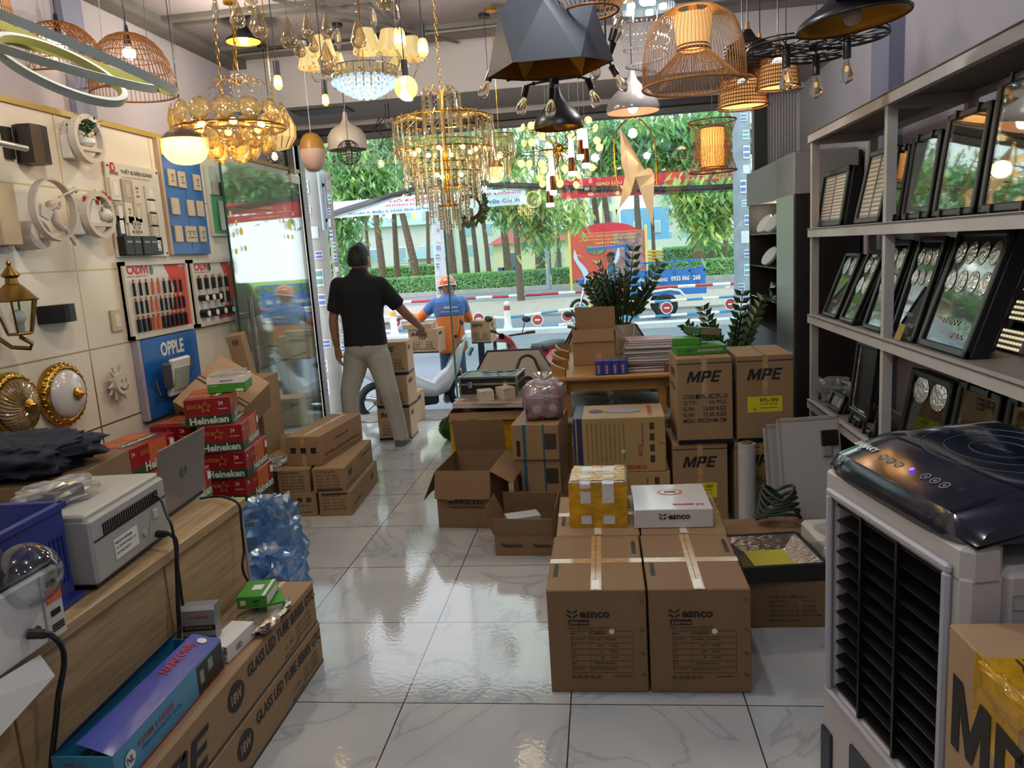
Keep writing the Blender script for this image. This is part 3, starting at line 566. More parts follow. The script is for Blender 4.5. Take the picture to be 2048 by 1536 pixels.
banner('street_banner', 'white street banner with red and blue lettering stretched between poles', Yp(660, 437, 11), Yp(1052, 408, 11), .23, WB, [('HỖ ĐỒNG ĐẾN 2.000.000 ĐỒNG', .32, .68, .66, .2, RT), ('PHÒNG DẠI CHO ĐỘNG', .30, .40, .36, .2, RT), ('(Khoản 7, Điều 2, Nghị định số 04/2020', .1, .08, .48, .2, BT), ('của Chính', .82, .18, .15, .24, BT)])
banner('street_banner', 'upper red street banner with yellow lettering right of the bird lamp', Yp(1122, 384, 12.6), Yp(1482, 358, 12.6), .18, RB, [('GIAO LƯU NGHĨA TÌNH', .2, .3, .34, .35, YT), ('BỀN VỮNG', .76, .5, .2, .34, YT), ('QUỐC GIA', .78, .1, .2, .3, YT)])
banner('street_banner', 'lower narrow red banner with a white emblem under the cables', Yp(1122, 398, 12.5), Yp(1330, 388, 12.5), .11, RB, [('TUYÊN TRUYỀN', .25, .35, .3, .3, YT)])
# ---- billboard with hands and seedling
ob = thing('billboard', 'red propaganda billboard with pale hands holding a green seedling on yellow posts', 'billboard', (-1.15, 31, GZ)); b = MB(); YPO = mat('post_yellow', '#d9c56a', .6)
for x in (0, 3.0): b.box((x, 0, 1.2), (.1, .1, 2.45), YPO)
b.box((1.5, 0, 2.2), (3, .06, .06), YPO); b.build('frame', ob); b = MB(); b.box((1.5, -.02, 1.32), (2.9, .03, 1.8), mat('board_red', '#c9503f', .7)); b.box((2.3, -.045, 1.3), (1.2, .02, 1.7), mat('board_crack', '#94716f', .8, var=.5, vscale=6)); b.build('panel', ob)
b = MB(); HB = mat('pale_blue', '#bccbe2', .7)
for s_ in (-1, 1):
    f = lambda x, z: (1.05 + s_ * x, z)
    pl = [f(.05, .45), f(.3, .5), f(.42, .85), f(.72, 1.2), f(.82, 1.55), f(.88, 1.62), f(.92, 1.3), f(.80, 1.05), f(.62, .75), f(.5, .4), f(.1, .4)]
    b.prism(pl if s_ < 0 else pl[::-1], (0, -.01, 0), HB, (0, -.06, 0))
b.build('hands', ob); b = MB()
for (pl, m) in (([(1.0, 1.35), (.75, 1.5), (.62, 1.78), (.85, 1.75), (1.02, 1.55)], LV[1]), ([(1.08, 1.35), (1.12, 1.55), (1.35, 1.68), (1.45, 1.64), (1.3, 1.45)], LV[1]), ([(.8, 1.2), (1.05, 1.0), (1.3, 1.2), (1.05, 1.12)], LV[3])): b.prism(pl, (0, -.01, 0), m, (0, -.062, 0))
b.build('seedling', ob); b = MB()
for i, s in enumerate(('TÍCH CỰC THAM GIA CUỘC VẬN ĐỘNG', '61 NĂM THẢM HỌA DA CAM Ở VIỆT NAM', '10/8/1961')): b.text(s, (.42 if i < 2 else 1.0, -.07, 2.05 - i * .14), X_, Z_, 2.2 if i < 2 else .9, .09, YT)
b.build('lettering', ob)
b = MB(); pts = [(-1.35 * cos(pi * i / 20), .55 * sin(pi * i / 20)) for i in range(21)]; b.prism(pts, (0, 1.5, 0), RB, (.35, 33, 1.95)); b.box((-.9, 33.7, .9), (.08, .08, 2.1), RPT); b.box((1.6, 33.7, .9), (.08, .08, 2.1), RPT); tag(b.build('red_canopy'), 'red arched canopy top behind the billboard', 'canopy')
# ---- buildings beyond the park
def building(label, x, y, w_, h, d, m, roof=None, wins=(), rm=None, cols=None):
    o = thing('building', label, 'building', (x, y, GZ)); b = MB(); b.box((w_ / 2, d / 2, h / 2), (w_, d, h), m); b.build('walls', o)
    if roof:
        b = MB(); b.add([(-.3, -.3, h), (w_ + .3, -.3, h), (w_ + .3, d + .3, h), (-.3, d + .3, h), (w_ * .3, d / 2, h + roof), (w_ * .7, d / 2, h + roof)], [(0, 1, 5, 4), (1, 2, 5), (2, 3, 4, 5), (3, 0, 4), (0, 3, 2, 1)], rm); b.build('roof', o)
    for (u, z, ww, hh, c_) in wins:
        b = MB(); b.box((u + ww / 2, -.03, z + hh / 2), (ww + .12, .06, hh + .12), WPT); f = b.build('window', o); b = MB(); b.box((u + ww / 2, -.07, z + hh / 2), (ww, .04, hh), mat('far_window_' + c_, c_, .2)); b.build('pane', f)
LB = mat('light_blue_wall', '#b0b6bb', .8, var=.05, vscale=.6); CRM = mat('cream_wall', '#d8d0b8', .8, var=.05, vscale=.6); SKB = mat('blue_wall', '#6fa6d6', .8, var=.05, vscale=.5); WHB = mat('white_wall', '#bfc3c4', .8, var=.06, vscale=.4); TEAL = mat('teal_roof', '#6f9a9c', .6); RDR = mat('red_tile_roof', '#a8504a', .7, var=.1, vscale=3)
building('cream park house with a red tiled roof and dark doorway', -6.8, 50, 5.2, 2.2, 4, CRM, 1.3, ((1.0, .7, .5, .9, '#56707e'), (2.9, .1, .8, 1.5, '#3f4a4a'), (3.9, .5, .5, 1.0, '#6d8a96')), RDR)
building('long pale blue building behind the left trees', -27, 60, 15, 4.2, 5, LB, .8, tuple((1 + 2 * i, 1.4, .9, 1.1, '#7896ac') for i in range(7)), TEAL)
building('bright blue two storey house with white windows above the billboard', 1.9, 62, 3.6, 4.4, 4, SKB, 0, ((.9, 2.5, .6, .8, '#9ab8c8'), (2.3, 2.5, .6, .8, '#9ab8c8')))
building('cream tower block left of the blue house', -2.2, 66, 4, 7.5, 5, CRM, 0, tuple((.4 + 1.2 * (i % 3), 2 + 1.6 * (i // 3), .6, .9, '#7d98a4') for i in range(9)))
building('long white park wall with blue murals behind the truck', -1, 58, 14, 1.9, .4, WHB, 0, tuple((3.2 + 1.7 * i, .35, .8, .8, '#6cb4d6') for i in range(6)))
building('white apartment block far behind the right trees', 5.5, 75, 7, 9, 5, WHB, 0, tuple((.6 + 1.6 * (i % 4), 1.6 + 1.8 * (i // 4), .8, 1.0, '#8fb0c4') for i in range(16)))
building('pale apartment block far behind the left trees', -20, 76, 12, 7, 5, WHB, 0, tuple((.8 + 2 * (i % 6), 1.6 + 1.9 * (i // 6), .9, 1.0, '#8fb0c4') for i in range(18)))
building('small teal roofed pavilion between the tree trunks', -11.5, 46, 2.4, 1.6, 3, WHB, .8, ((.8, .3, .7, 1.0, '#7896ac'),), TEAL)
# park furniture
for i, px in enumerate((1003, 1012, 1032)):
    p = Yp(px, 540, 40); o = thing('plastic_chair', ['blue plastic chair left of the street tree in front of the park house', 'second blue plastic chair close behind the street tree', 'blue plastic chair right of the street tree by the house door'][i], 'chair', (p.x, 40, GZ), group='blue chairs outside the park house'); b = MB(); bl = mat('chair_blue', '#3a4fb0', .5)
    b.box((0, 0, .42), (.42, .4, .04), bl); b.build('seat', o); b = MB(); b.box((0, .2, .68), (.42, .04, .45), bl); b.build('backrest', o)
    for sx in (-1, 1):
        for sy in (-1, 1): b = MB(); b.box((sx * .18, sy * .17, .2), (.04, .04, .42), bl); b.build('leg', o)
o = thing('climbing_frame', 'round orange playground climbing drum with blue rails', 'playground', (Yp(1310, 540, 41).x, 41, GZ)); b = MB()
for i in range(6): b.tube([(.42 * cos(a * pi / 8), .42 * sin(a * pi / 8), .4 + i * .17) for a in range(16)], .06, YPT, 6, closed=True)
b.build('drum', o); b = MB()
for x in (-.6, .6): b.tube([(x, 0, 0), (x, 0, 1.4)], .03, BPT, 6)
b.tube([(.6, 0, 1.3), (1.9, 0, 0)], .04, BPT, 6); b.build('rail', o)
# ================================================================ things on the left wall (wall frame: u = +Y, v = Z, out = +X)
WX = XL + .012
def wl(px, py, off=0): p = Xp(px, py, WX + off); return p.y, p.z
def wthing(name, label, cat, px, py, group=None, off=0): y, z = wl(px, py, off); return thing(name, label, cat, (WX, y, z), group=group)
def wsize(px, y0, y1, off=0): return wl(px, y0, off)[1] - wl(px, y1, off)[1]
def wall_board(name, label, tl, br, m, t=.015, off=0, cat='display board', frame=None):
    y0, z1 = wl(*tl, off); y1, z0 = wl(*br, off); r = thing(name, label, cat, (WX, y0, z0)); W_, H_ = y1 - y0, z1 - z0
    b = MB(); b.box((t / 2, W_ / 2, H_ / 2), (t, W_, H_), m, .002); b.build('panel', r)
    if frame:
        b = MB(); f = .022
        for (u, v_, a, c_) in ((W_ / 2, f / 2, W_, f), (W_ / 2, H_ - f / 2, W_, f), (f / 2, H_ / 2, f, H_), (W_ - f / 2, H_ / 2, f, H_)): b.box((t / 2 + .006, u, v_), (t + .012, a, c_), frame)
        b.build('frame', r)
    return r, W_, H_, t
BEI = mat('switch_beige', '#c2ad8d', .35); CRMP = mat('switch_cream', '#d2c8b6', .35); GRYP = mat('switch_grey', '#a89f92', .4); DOT = mat('socket_hole', '#2a2622', .6)
def plate(r, u, v_, w_, h_, t, m=CRMP, inner=None, holes=0, th=.012, name='switch_plate'):
    b = MB(); b.box((t + th / 2, u, v_), (th, w_, h_), m, .002); o = b.build(name, r)
    if inner: b = MB(); b.box((t + th + .001, u, v_), (.003, w_ * .5, h_ * .6), inner); b.build('rocker', o)
    if holes:
        b = MB()
        for k in range(holes):
            for (du, dv) in ((-.1, .16), (.1, .16), (-.12, -.2), (.12, -.2), (0, 0)): b.box((t + th + .002, u + (du + (k - (holes - 1) / 2) * .4) * w_, v_ + dv * h_), (.003, .05 * w_, .09 * h_), DOT)
        b.build('socket_hole', o)
    return o
# --- white board with switches
r, W_, H_, t = wall_board('switch_board', 'white display board with switches and sockets beside the round plant lamp', (203, 322), (334, 513), mat('board_white', '#cdc4b6', .3))
b = MB(); b.text('THIẾT BỊ ĐIỆN EDENKI', (t + .001, .13, H_ * .885), Y_, Z_, .30, .035, INK, 0, .02); b.text('EDENKI', (t + .001, .03, H_ * .87), Y_, Z_, .075, .018, INK); b.text('Sản phẩm đạt tiêu chuẩn chất lượng', (t + .001, .14, H_ * .85), Y_, Z_, .26, .011, GREY)
b.text('E', (t + .003, .052, H_ * .925), Y_, Z_, .018, .022, WHTP, 0, .03); b.prism([(.06 + .025 * cos(a * pi / 3), H_ * .943 + .032 * sin(a * pi / 3)) for a in range(6)], (.002, 0, 0), INKR, (t, 0, 0), Y_, Z_)
b.build('lettering', r); b = MB()
for u, v_ in ((.06, .80), (.2, .79), (.39, .765), (.155, .575)): b.box((t + .001, u, H_ * v_), (.002, .08, .017), INKR)
b.build('red_label', r)
P7 = lambda x, y: (lambda q: (q[0] - r.location.y, q[1] - r.location.z))(wl(200 + x / 6.98, 300 + y / 6.98, .015))
for (x, y, w_, h_, m, inn, hl) in ((190, 545, .082, .12, CRMP, WHTP, 0), (360, 570, .082, .125, GRYP, BEI, 0), (490, 590, .07, .125, CRMP, None, 1), (675, 610, .085, .085, CRMP, WHTP, 0), (700, 790, .085, .085, CRMP, WHTP, 0), (730, 970, .085, .085, GRYP, CRMP, 1), (757, 1155, .085, .09, GRYP, CRMP, 1),
        (255, 870, .07, .11, GRYP, WHTP, 0), (390, 880, .07, .115, CRMP, None, 1), (510, 880, .07, .11, BEI, CRMP, 0), (280, 1075, .07, .12, BLK, WHTP, 0), (485, 1085, .13, .12, CRMP, GRYP, 2)):
    u, v_ = P7(x, y); plate(r, u, v_, w_, h_, t, m, inn, hl)
for k, x in enumerate((310, 430, 560, 660)):
    u, v_ = P7(x, 1340); b = MB(); b.box((t + .02, u, v_), (.05, .075, .105), BLK, .004); b.box((t + .046, u, v_ + .02), (.004, .05, .01), GREY); b.build('back_box', r)
u, v_ = P7(790, 1335); plate(r, u, v_, .1, .1, t, BLK, WHTP, 2)
b = MB()
for (u, v_) in ((.02, .02), (W_ - .02, .02), (.02, H_ - .02), (W_ - .02, H_ - .02)): b.cyl((t, u, v_), .006, .004, BLK, 8, axis='X')
b.build('screw', r)
# --- blue board
BLUE = mat('board_blue', '#1f5fa8', .25)
r, W_, H_, t = wall_board('switch_board', 'blue display board with nine beige switches under a yellow header', (313, 310), (414, 508), BLUE, .03)
b = MB(); b.box((.015, W_ / 2, H_ + .05), (.03, W_, .1), mat('header_yellow', '#d9b92c', .4)); b.build('header', r)
b = MB(); b.box((.014, -.012, H_ / 2 + .05), (.028, .022, H_ + .1), mat('board_edge', '#c0a184', .5)); b.box((.031, W_ * .5, H_ * .45), (.001, .006, H_ * .8), mat('seam_blue', '#174c88', .3)); b.build('side_edge', r)
for (x, y, w_, hl) in ((955, 390, .085, 1), (1095, 420, .085, 1), (1310, 460, .085, 1), (1005, 790, .085, 0), (1225, 815, .08, 0), (1355, 825, .08, 0), (1055, 1175, .08, 0), (1230, 1180, .13, 2), (1390, 1180, .075, 1)):
    u, v_ = P7(x, y); plate(r, u, v_, w_, .1, t, BEI, None, hl)
# --- green board seen through the door
r, W_, H_, t = wall_board('switch_board', 'white and green switch display board partly behind the glass door', (405, 330), (468, 474), mat('board_pale', '#b9c4bd', .35), .03)
b = MB(); b.box((t, W_ / 2, H_ * .32), (.004, W_, H_ * .55), mat('board_green', '#3f9460', .4)); b.build('green_field', r)
for u, v_, w_, h_, m in ((.06, .68, .06, .09, GRYP), (.16, .68, .06, .09, BLK), (.26, .68, .06, .09, GRYP), (.12, .3, .1, .2, STEEL), (.25, .3, .1, .2, BEI)): plate(r, u, v_ * H_, w_, h_, t + .004, m)
# --- cable sample boards
REDB = mat('board_red', '#c02336', .4); BWH = mat('board_off_white', '#d5cdc6', .35); FRW = mat('frame_white', '#c9c1b3', .4)
def cadivi(label, tl, br, seed, nrow, second=False):
    r, W_, H_, t = wall_board('cable_sample_board', label, tl, br, BWH, .02, .02, frame=FRW); b = MB()
    x0 = W_ * (.62 if not second else .68)
    b.prism([(x0, H_ - .022), (W_ - .022, H_ - .022), (W_ - .022, .03), (W_ * .5, .03), (x0 + .05, H_ * .35), (x0 + .09, H_ * .62)], (.001, 0, 0), REDB, (t, 0, 0), Y_, Z_); b.build('red_field', r)
    b = MB(); b.text('CADIVI', (t + .002, .045, H_ * .835), Y_, Z_, .20, .05, mat('cadivi_red', '#c4243c', .4), 0, .04); b.text('Dây nguồn sáng đến mọi nơi', (t + .002, .045, H_ * .795), Y_, Z_, .19, .014, INKR); b.text('CADIVI', (t + .004, W_ * .85, H_ * .9), Y_, Z_, .06, .018, WHTP); b.build('lettering', r)
    b = MB(); b.prism([(W_ * .42 + .022 * cos(a * 1.2566 + 1.57), H_ * .88 + .03 * sin(a * 1.2566 + 1.57)) for a in range(5)], (.002, 0, 0), mat('emblem_grey', '#5a6a6c', .4), (t, 0, 0), Y_, Z_); b.build('emblem', r)
    rr = random.Random(seed); ORG = mat('cable_orange', '#c8603a', .4); CU = mat('copper', '#c98a5a', .35, 1); GRN = mat('cable_green', '#3d4f36', .5)
    for row in range(3):
        for k in range(nrow[row]):
            u = .07 + k * (W_ - .12) / nrow[row]; v_ = H_ * (.66 - .235 * row); h_ = .09; mm = BLK
            if not second and k in (3, 4) : mm = ORG
            if second and row > 0 and k < 3 or second and row == 2:
                b = MB(); b.cyl((t, u, v_), .028 if row == 2 else .02, .05, BLK, 14, axis='X'); s_ = b.build('cable_sample', r); b = MB(); b.cyl((t + .051, u, v_), .02, .003, WHTP, 12, axis='X'); b.build('cut_end', s_); continue
            b = MB(); rd = .008 + .003 * (row == 2) + .006 * second; b.cyl((t + .014, u, v_ - h_ / 2), rd, h_ * .8, mm, 10); s_ = b.build('cable_sample', r); b = MB(); b.cyl((t + .014, u, v_ + h_ * .3), rd * .6, h_ * .22, CU, 8); b.build('bare_end', s_)
            b = MB(); b.box((t + .001, u, v_ - h_ * .66), (.002, .028, .012), WHTP); b.build('caption', r)
cadivi('framed red and white cable sample board with rows of wires', (240, 524), (388, 656), 4, (9, 11, 11))
cadivi('second framed cable sample board with thick cables, partly behind glass door', (378, 520), (478, 638), 6, (5, 5, 4), True)
# --- blue lamp board
r, W_, H_, t = wall_board('lamp_board', 'blue display board with white flood lamp and round lamps above the red crates', (268, 682), (398, 800), BLUE, .04)
b = MB(); b.text('OPPLE', (t + .001, W_ * .3, H_ * .74), Y_, Z_, .25, .085, WHTP, 0, .035); b.build('lettering', r)
b = MB(); b.box((.018, -.016, H_ / 2), (.036, .03, H_), mat('board_side', '#a59ca8', .5)); b.build('side_edge', r)
def brd(px, py): y, z = wl(px, py, .05); return y - r.location.y, z - r.location.z
u, v_ = brd(356, 728); b = MB(); b.cyl((t, u, v_), .035, .012, STEEL, 20, axis='X'); b.build('round_lamp', r); u, v_ = brd(376, 722); b = MB(); b.cyl((t, u, v_), .035, .02, STEEL, 20, axis='X'); b.build('round_lamp', r)
u, v_ = brd(342, 752); b = MB(); b.box((t + .06, u, v_), (.03, .2, .22), WHT, .008, rot=(0, R(10), 0)); f = b.build('flood_lamp', r); b = MB(); b.box((t + .078, u, v_ - .01), (.01, .15, .13), mat('lamp_screen', '#9aa89a', .2), rot=(0, R(10), 0)); b.build('lens', f)
u, v_ = brd(316, 752); b = MB(); b.box((t + .07, u, v_), (.05, .1, .14), mat('dark_grey', '#3c4044', .4), .006, rot=(0, 0, R(30))); f = b.build('flood_lamp', r); b = MB(); b.tube([(t + .03, u - .06, v_ - .02), (t + .06, u - .08, v_ - .1), (t + .03, u, v_ - .13)], .006, BLK, 6); b.build('bracket', f)
# --- beige switch, black curved lamp, dark box lamp with bar, lantern
r = wthing('light_switch', 'beige light switch plate alone on the tiles below the lamp displays', 'switch', 231, 641); plate(r, 0, 0, .09, .115, 0, BEI, CRMP)
BR = mat('bronze_black', '#2b2320', .35, .3, var=.2, vscale=6)
hh = wsize(64, 252, 328, .06); r = wthing('wall_lamp', 'tall dark brown box wall lamp below the mustard trim', 'lamp', 66, 290, off=.05)
b = MB(); b.box((.035, 0, 0), (.07, .11, hh), BR, .004, rot=(0, 0, R(0))); b.prism([(0, -.065), (.06, -.055), (.07, 0), (.06, .055), (0, .065)], (0, 0, hh * .99), BR, (.03, 0, -hh * .495), X_, Y_); b.build('body', r)
b = MB(); b.box((-.0, -.1, 0), (.03, .05, hh * .8), BLK); b.build('back_plate', r)
A = Xp(0, 286, WX + .2); Bq = Xp(52, 297, WX + .16); b = MB(); b.tube([A + (A - Bq) * .6, Bq], .013, STEEL, 14); q = b.build('picture_lamp', None, 'auto'); tag(q, 'slim steel tube picture lamp sticking in at the left picture edge', 'lamp')
r = wthing('wall_lamp', 'black curved half-drum wall lamp beside the brass lantern', 'lamp', 119, 627, off=.04); b = MB(); hh = wsize(119, 609, 645, .05)
b.prism([(.0, -.1)] + [(.02 + .075 * sin(a * pi / 10), -.1 * cos(a * pi / 10)) for a in range(11)] + [(0, .1)], (0, 0, hh), mat('black_blue_metal', '#17191c', .4, .3), (0, 0, -hh / 2), X_, Y_); b.build('shade', r)
# square wooden lamp cut by the frame
r = wthing('wall_lamp', 'pale wooden square wall lamp cut off by the left edge', 'lamp', 2, 430, off=.05); b = MB(); b.box((.05, 0, 0), (.08, .11, .26), mat('pale_wood_lamp', '#b9a585', .5), .004); b.build('body', r); b = MB(); b.cyl((.05, -.02, -.16), .02, .05, GREY, 10); b.build('socket', r)
# round niche lamps
RW = mat('lamp_ring_white', '#c9bfb4', .4)
def ring(b, r0, r1, d, m, c=(0, 0, 0), n=36):
    for k in range(n):
        a, a2 = 2 * pi * k / n, 2 * pi * (k + 1) / n
        P = [V((x, rr * cos(an), rr * sin(an))) + V(c) for x in (0, d) for an in (a, a2) for rr in (r0, r1)]
        b.add(P, [(0, 1, 3, 2), (4, 6, 7, 5), (0, 2, 6, 4), (1, 5, 7, 3)], m)
def niche(label, px, py, ptop, pbot, kind):
    D_ = wsize(px, ptop, pbot, .09); r = wthing('round_niche_lamp', label, 'lamp', px, py, 'round niche lamps with little ornaments', .09); R_ = D_ / 2
    b = MB(); ring(b, R_ * .8, R_, .035, RW, (.065, 0, 0)); b.box((.08, 0, -R_ * .42), (.035, R_ * 1.55, .018), RW); b.build('ring', r, 'auto')
    b = MB(); b.box((.025, -.05, -R_ * .35), (.05, .09, .11), WHT, .003); b.build('wall_mount', r)
    b = MB(); b.cyl((.012, 0, 0), R_ * .8, .004, BWH, 36, axis='X'); b.build('back_disc', r)
    z0 = -R_ * .42 + .01
    if kind == 'plant':
        b = MB(); b.lathe([(.0, 0), (.022, .004), (.036, .02), (.032, .04), (.026, .045)], WHT, 20, (.08, 0, z0)); b.build('vase', r, 'auto'); b = MB(); rr = random.Random(2)
        leaves(b, (.08, 0, z0 + .09), (.03, .06, .045), 190, .04, [mat('plant_dark', '#2f5230', .5), mat('plant_mid', '#44703c', .5)], -.4, rr); b.build('foliage', r)
    else:
        b = MB(); b.prism([(-.09, 0), (-.01, 0), (-.035, .12)], (.01, 0, 0), WHT, (.08, 0, z0), Y_, Z_); b.prism([(-.03, .0), (.015, 0), (-.02, .16)], (.006, 0, 0), WHT, (.075, 0, z0), Y_, Z_); b.build('sailboat', r)
        b = MB(); b.ball((.08, .06, z0 + .04), .035, WHT, 14); b.build('vase', r, True); b = MB(); rr = random.Random(5)
        for _ in range(9): b.ball((.08, rr.uniform(-.09, .12), z0 + rr.uniform(.09, .15)), .012, mat('flower_red', '#a8323a', .6), 7)
        leaves(b, (.08, .03, z0 + .1), (.03, .1, .05), 60, .03, [mat('plant_mid', '#44703c')], -.4, rr); b.build('flowers', r)
niche('round white ring lamp holding a small green plant in a white pot', 178, 278, 230, 326, 'plant')
niche('round white ring lamp holding a toy sailboat and red flowers', 200, 430, 384, 476, 'boat')
# cupid ring lamp
r = wthing('cupid_ring_lamp', 'white ring wall lamp with a cupid figure blowing a horn', 'lamp', 100, 420, off=.14); D_ = wsize(100, 359, 482, .14); R_ = D_ / 2
b = MB(); pts = [V((.14, R_ * cos(a * 2 * pi / 40), R_ * sin(a * 2 * pi / 40))) for a in range(40)]
for i in range(40):
    p, q = pts[i], pts[(i + 1) % 40]; i1 = p * .94 + V((.06 * .14, 0, 0)); i2 = q * .94 + V((.06 * .14, 0, 0)); x = V((.035, 0, 0))
    b.add([p, q, i2, i1, p + x, q + x, i2 + x, i1 + x], [(0, 1, 2, 3), (7, 6, 5, 4), (0, 4, 5, 1), (3, 2, 6, 7)], RW)
b.build('ring', r, 'auto'); b = MB(); b.cyl((0, -.03, -R_ * .78), .065, .1, RW, 24, axis='X'); b.tube([(.1, -.03, -R_ * .8), (.17, .0, -R_ * .9)], .02, RW, 10); b.build('wall_mount', r, 'auto')
def skin(name, verts, edges, m, parent=None, sub=2, loc=None, root=0):
    me = bpy.data.meshes.new(name); me.from_pydata([v[:3] for v in verts], edges, []); o = bpy.data.objects.new(name, me); COL.objects.link(o)
    md = o.modifiers.new('s', 'SKIN'); sk = me.skin_vertices[0].data
    for i, v_ in enumerate(verts): sk[i].radius = (v_[3], v_[4] if len(v_) > 4 else v_[3]); sk[i].use_root = (i == root)
    md.use_smooth_shade = True; s2 = o.modifiers.new('u', 'SUBSURF'); s2.levels = sub; s2.render_levels = sub
    dg = bpy.context.evaluated_depsgraph_get(); dg.update(); m2 = bpy.data.meshes.new_from_object(o.evaluated_get(dg)); bpy.data.objects.remove(o); bpy.data.meshes.remove(me)
    m2.materials.clear(); m2.materials.append(m)
    for p in m2.polygons: p.use_smooth = True; p.material_index = 0
    o = bpy.data.objects.new(name, m2); COL.objects.link(o); o.parent = parent
    if loc: o.location = loc
    return o
cz = -R_ * .8
skin('cupid', [(.15, .02, cz + .03, .022), (.15, .01, cz + .09, .019), (.15, 0, cz + .125, .011), (.15, -.005, cz + .155, .026), (.15, .05, cz + .12, .009), (.16, .05, cz + .15, .007), (.15, -.04, cz + .1, .009), (.17, .02, cz + .13, .007), (.15, .07, cz + .03, .014), (.16, .09, cz - .02, .009), (.16, .11, cz - .05, .007)],
     [(0, 1), (1, 2), (2, 3), (2, 4), (4, 5), (2, 6), (6, 7), (0, 8), (8, 9), (9, 10)], RW, r, 2)
b = MB(); b.tube([(.17, .03, cz + .165), (.17, .13, cz + .20), (.17, .15, cz + .207)], [.004, .006, .016], RW, 10); b.build('horn', r); b = MB(); b.prism([(-.02, .1), (-.09, .13), (-.1, .08), (-.05, .06)], (.01, 0, 0), RW, (.16, 0, cz), Y_, Z_); b.build('wing', r)
# brass lantern
LY, LZ = wl(30, 630, .16); r = thing('wall_lantern', 'brass hexagonal wall lantern with clear glass panes and curled arm', 'lamp', (WX + .17, LY, LZ))
k = .56
b = MB(); b.lathe([(.17 * k, .11 * k), (.155 * k, .12 * k), (.07 * k, .215 * k), (.05 * k, .23 * k)], BRASS, 6); b.lathe([(.045 * k, .23 * k), (.04 * k, .27 * k), (.065 * k, .29 * k), (.03 * k, .34 * k), (.012 * k, .36 * k), (.018 * k, .38 * k), (.002, .41 * k)], BRASS, 12)
b.lathe([(.085 * k, -.15 * k), (.095 * k, -.14 * k), (.09 * k, -.13 * k), (.0, -.13 * k)], BRASS, 6); b.lathe([(.165 * k, .1 * k), (.17 * k, .11 * k)], BRASS, 6, cap=True)
for a in range(6): an = a * pi / 3; b.tube([(.145 * k * cos(an), .145 * k * sin(an), .1 * k), (.088 * k * cos(an), .088 * k * sin(an), -.13 * k)], .0045, BRASS, 6)
b.build('cage', r, 'auto'); b = MB(); b.lathe([(.14 * k, .1 * k), (.084 * k, -.13 * k)], GLASS, 6); b.build('glass_pane', r)
b = MB(); b.cyl((0, 0, -.13 * k), .02, .06, GREY, 12); b.build('lamp_holder', r); b = MB(); b.ball((0, 0, -.01), .032, mat('bulb_glass_off', '#d8d6d0', .15), 14); b.build('bulb', r, True)
b = MB(); b.tube([(0, .0, -.13 * k), (0, .0, -.17 * k), (.03, .02, -.22 * k), (.01, .03, -.26 * k), (-.05, 0, -.24 * k), (-.1, -.02, -.15 * k), (-.15, -.02, -.1 * k)], .009, BRASS, 10); b.box((-.16, -.02, -.08), (.02, .08, .16), BRASS, .004); b.build('arm', r, 'auto')
# round ceiling lamps hung on the wall
AMB = mat('amber_ribbed_glass', '#8f7345', .08, trans=.25, bump=.9, bscale=25, coat=1); MILK = mat('milk_glass', '#c9c3bf', .2, coat=.5); GPAT = mat('gold_relief', '#b28a3a', .25, 1, bump=.9, bscale=22)
def dish(label, px, py, ptop, pbot, mg, relief):
    D_ = wsize(px, ptop, pbot, .05); R_ = D_ / 2; r = wthing('ceiling_lamp', label, 'lamp', px, py, 'round ceiling lamps on display', .05)
    r.rotation_euler = (0, R(90), 0)
    b = MB(); b.lathe([(R_ * .98, 0), (R_, .02), (R_ * .93, .045), (R_ * .8, .05), (R_ * .78, .04)], GPAT, 48)
    if relief:
        for k in range(28): a = 2 * pi * k / 28; b.ball((R_ * .95 * cos(a), R_ * .95 * sin(a), .03), R_ * .09, GPAT, 8)
    b.build('gold_rim', r, True); b = MB(); n = 72
    pr = [(R_ * .79 * cos(a * pi / 20), .04 + R_ * .38 * sin(a * pi / 20)) for a in range(11)]; vs = []; fs = []
    for i, (q, z) in enumerate(pr):
        for k in range(n): an = 2 * pi * k / n + i * .05; q2 = q * (1 + (.02 * (k % 2) if not relief else 0)); vs.append((q2 * cos(an), q2 * sin(an), z + (.004 * (k % 2) if not relief else 0)))
    for i in range(10):
        for k in range(n): fs.append((i * n + k, i * n + (k + 1) % n, (i + 1) * n + (k + 1) % n, (i + 1) * n + k))
    b.add(vs, fs, mg); b.build('glass_dome', r, relief)
    b = MB(); b.lathe([(R_ * .2, .03 + R_ * .36), (R_ * .2, .05 + R_ * .37), (R_ * .1, .06 + R_ * .4), (.004, .07 + R_ * .42)], GPAT, 16); b.build('finial', r, 'auto')
dish('amber ribbed glass ceiling lamp with a gold rim at the far left', 38, 811, 742, 882, AMB, False)
dish('white glass ceiling lamp in an ornate gold frame', 137, 788, 722, 850, MILK, True)
# smiling sun lamp
r = wthing('sun_lamp', 'white smiling sun shaped wall lamp beside the blue board', 'lamp', 243, 766, off=.05); D_ = wsize(243, 728, 802, .05); R_ = D_ / 2; CW = mat('sun_cream', '#c9bfae', .5)
b = MB(); b.cyl((.04, 0, 0), R_ * .62, .025, CW, 36, axis='X'); b.build('face', r, 'auto'); b = MB()
for k in range(14):
    a = 2 * pi * k / 14; a2 = a + .12
    b.prism([(R_ * .6 * cos(a - .2), R_ * .6 * sin(a - .2)), (R_ * cos(a2), R_ * sin(a2)), (R_ * .6 * cos(a + .2), R_ * .6 * sin(a + .2))], (.012, 0, 0), CW, (.025 + .01 * (k % 2), 0, 0), Y_, Z_)
b.cyl((0, 0, 0), R_ * .4, .03, CW, 20, axis='X'); b.build('rays', r); b = MB(); BRN = mat('brown_detail', '#6b5a48', .6)
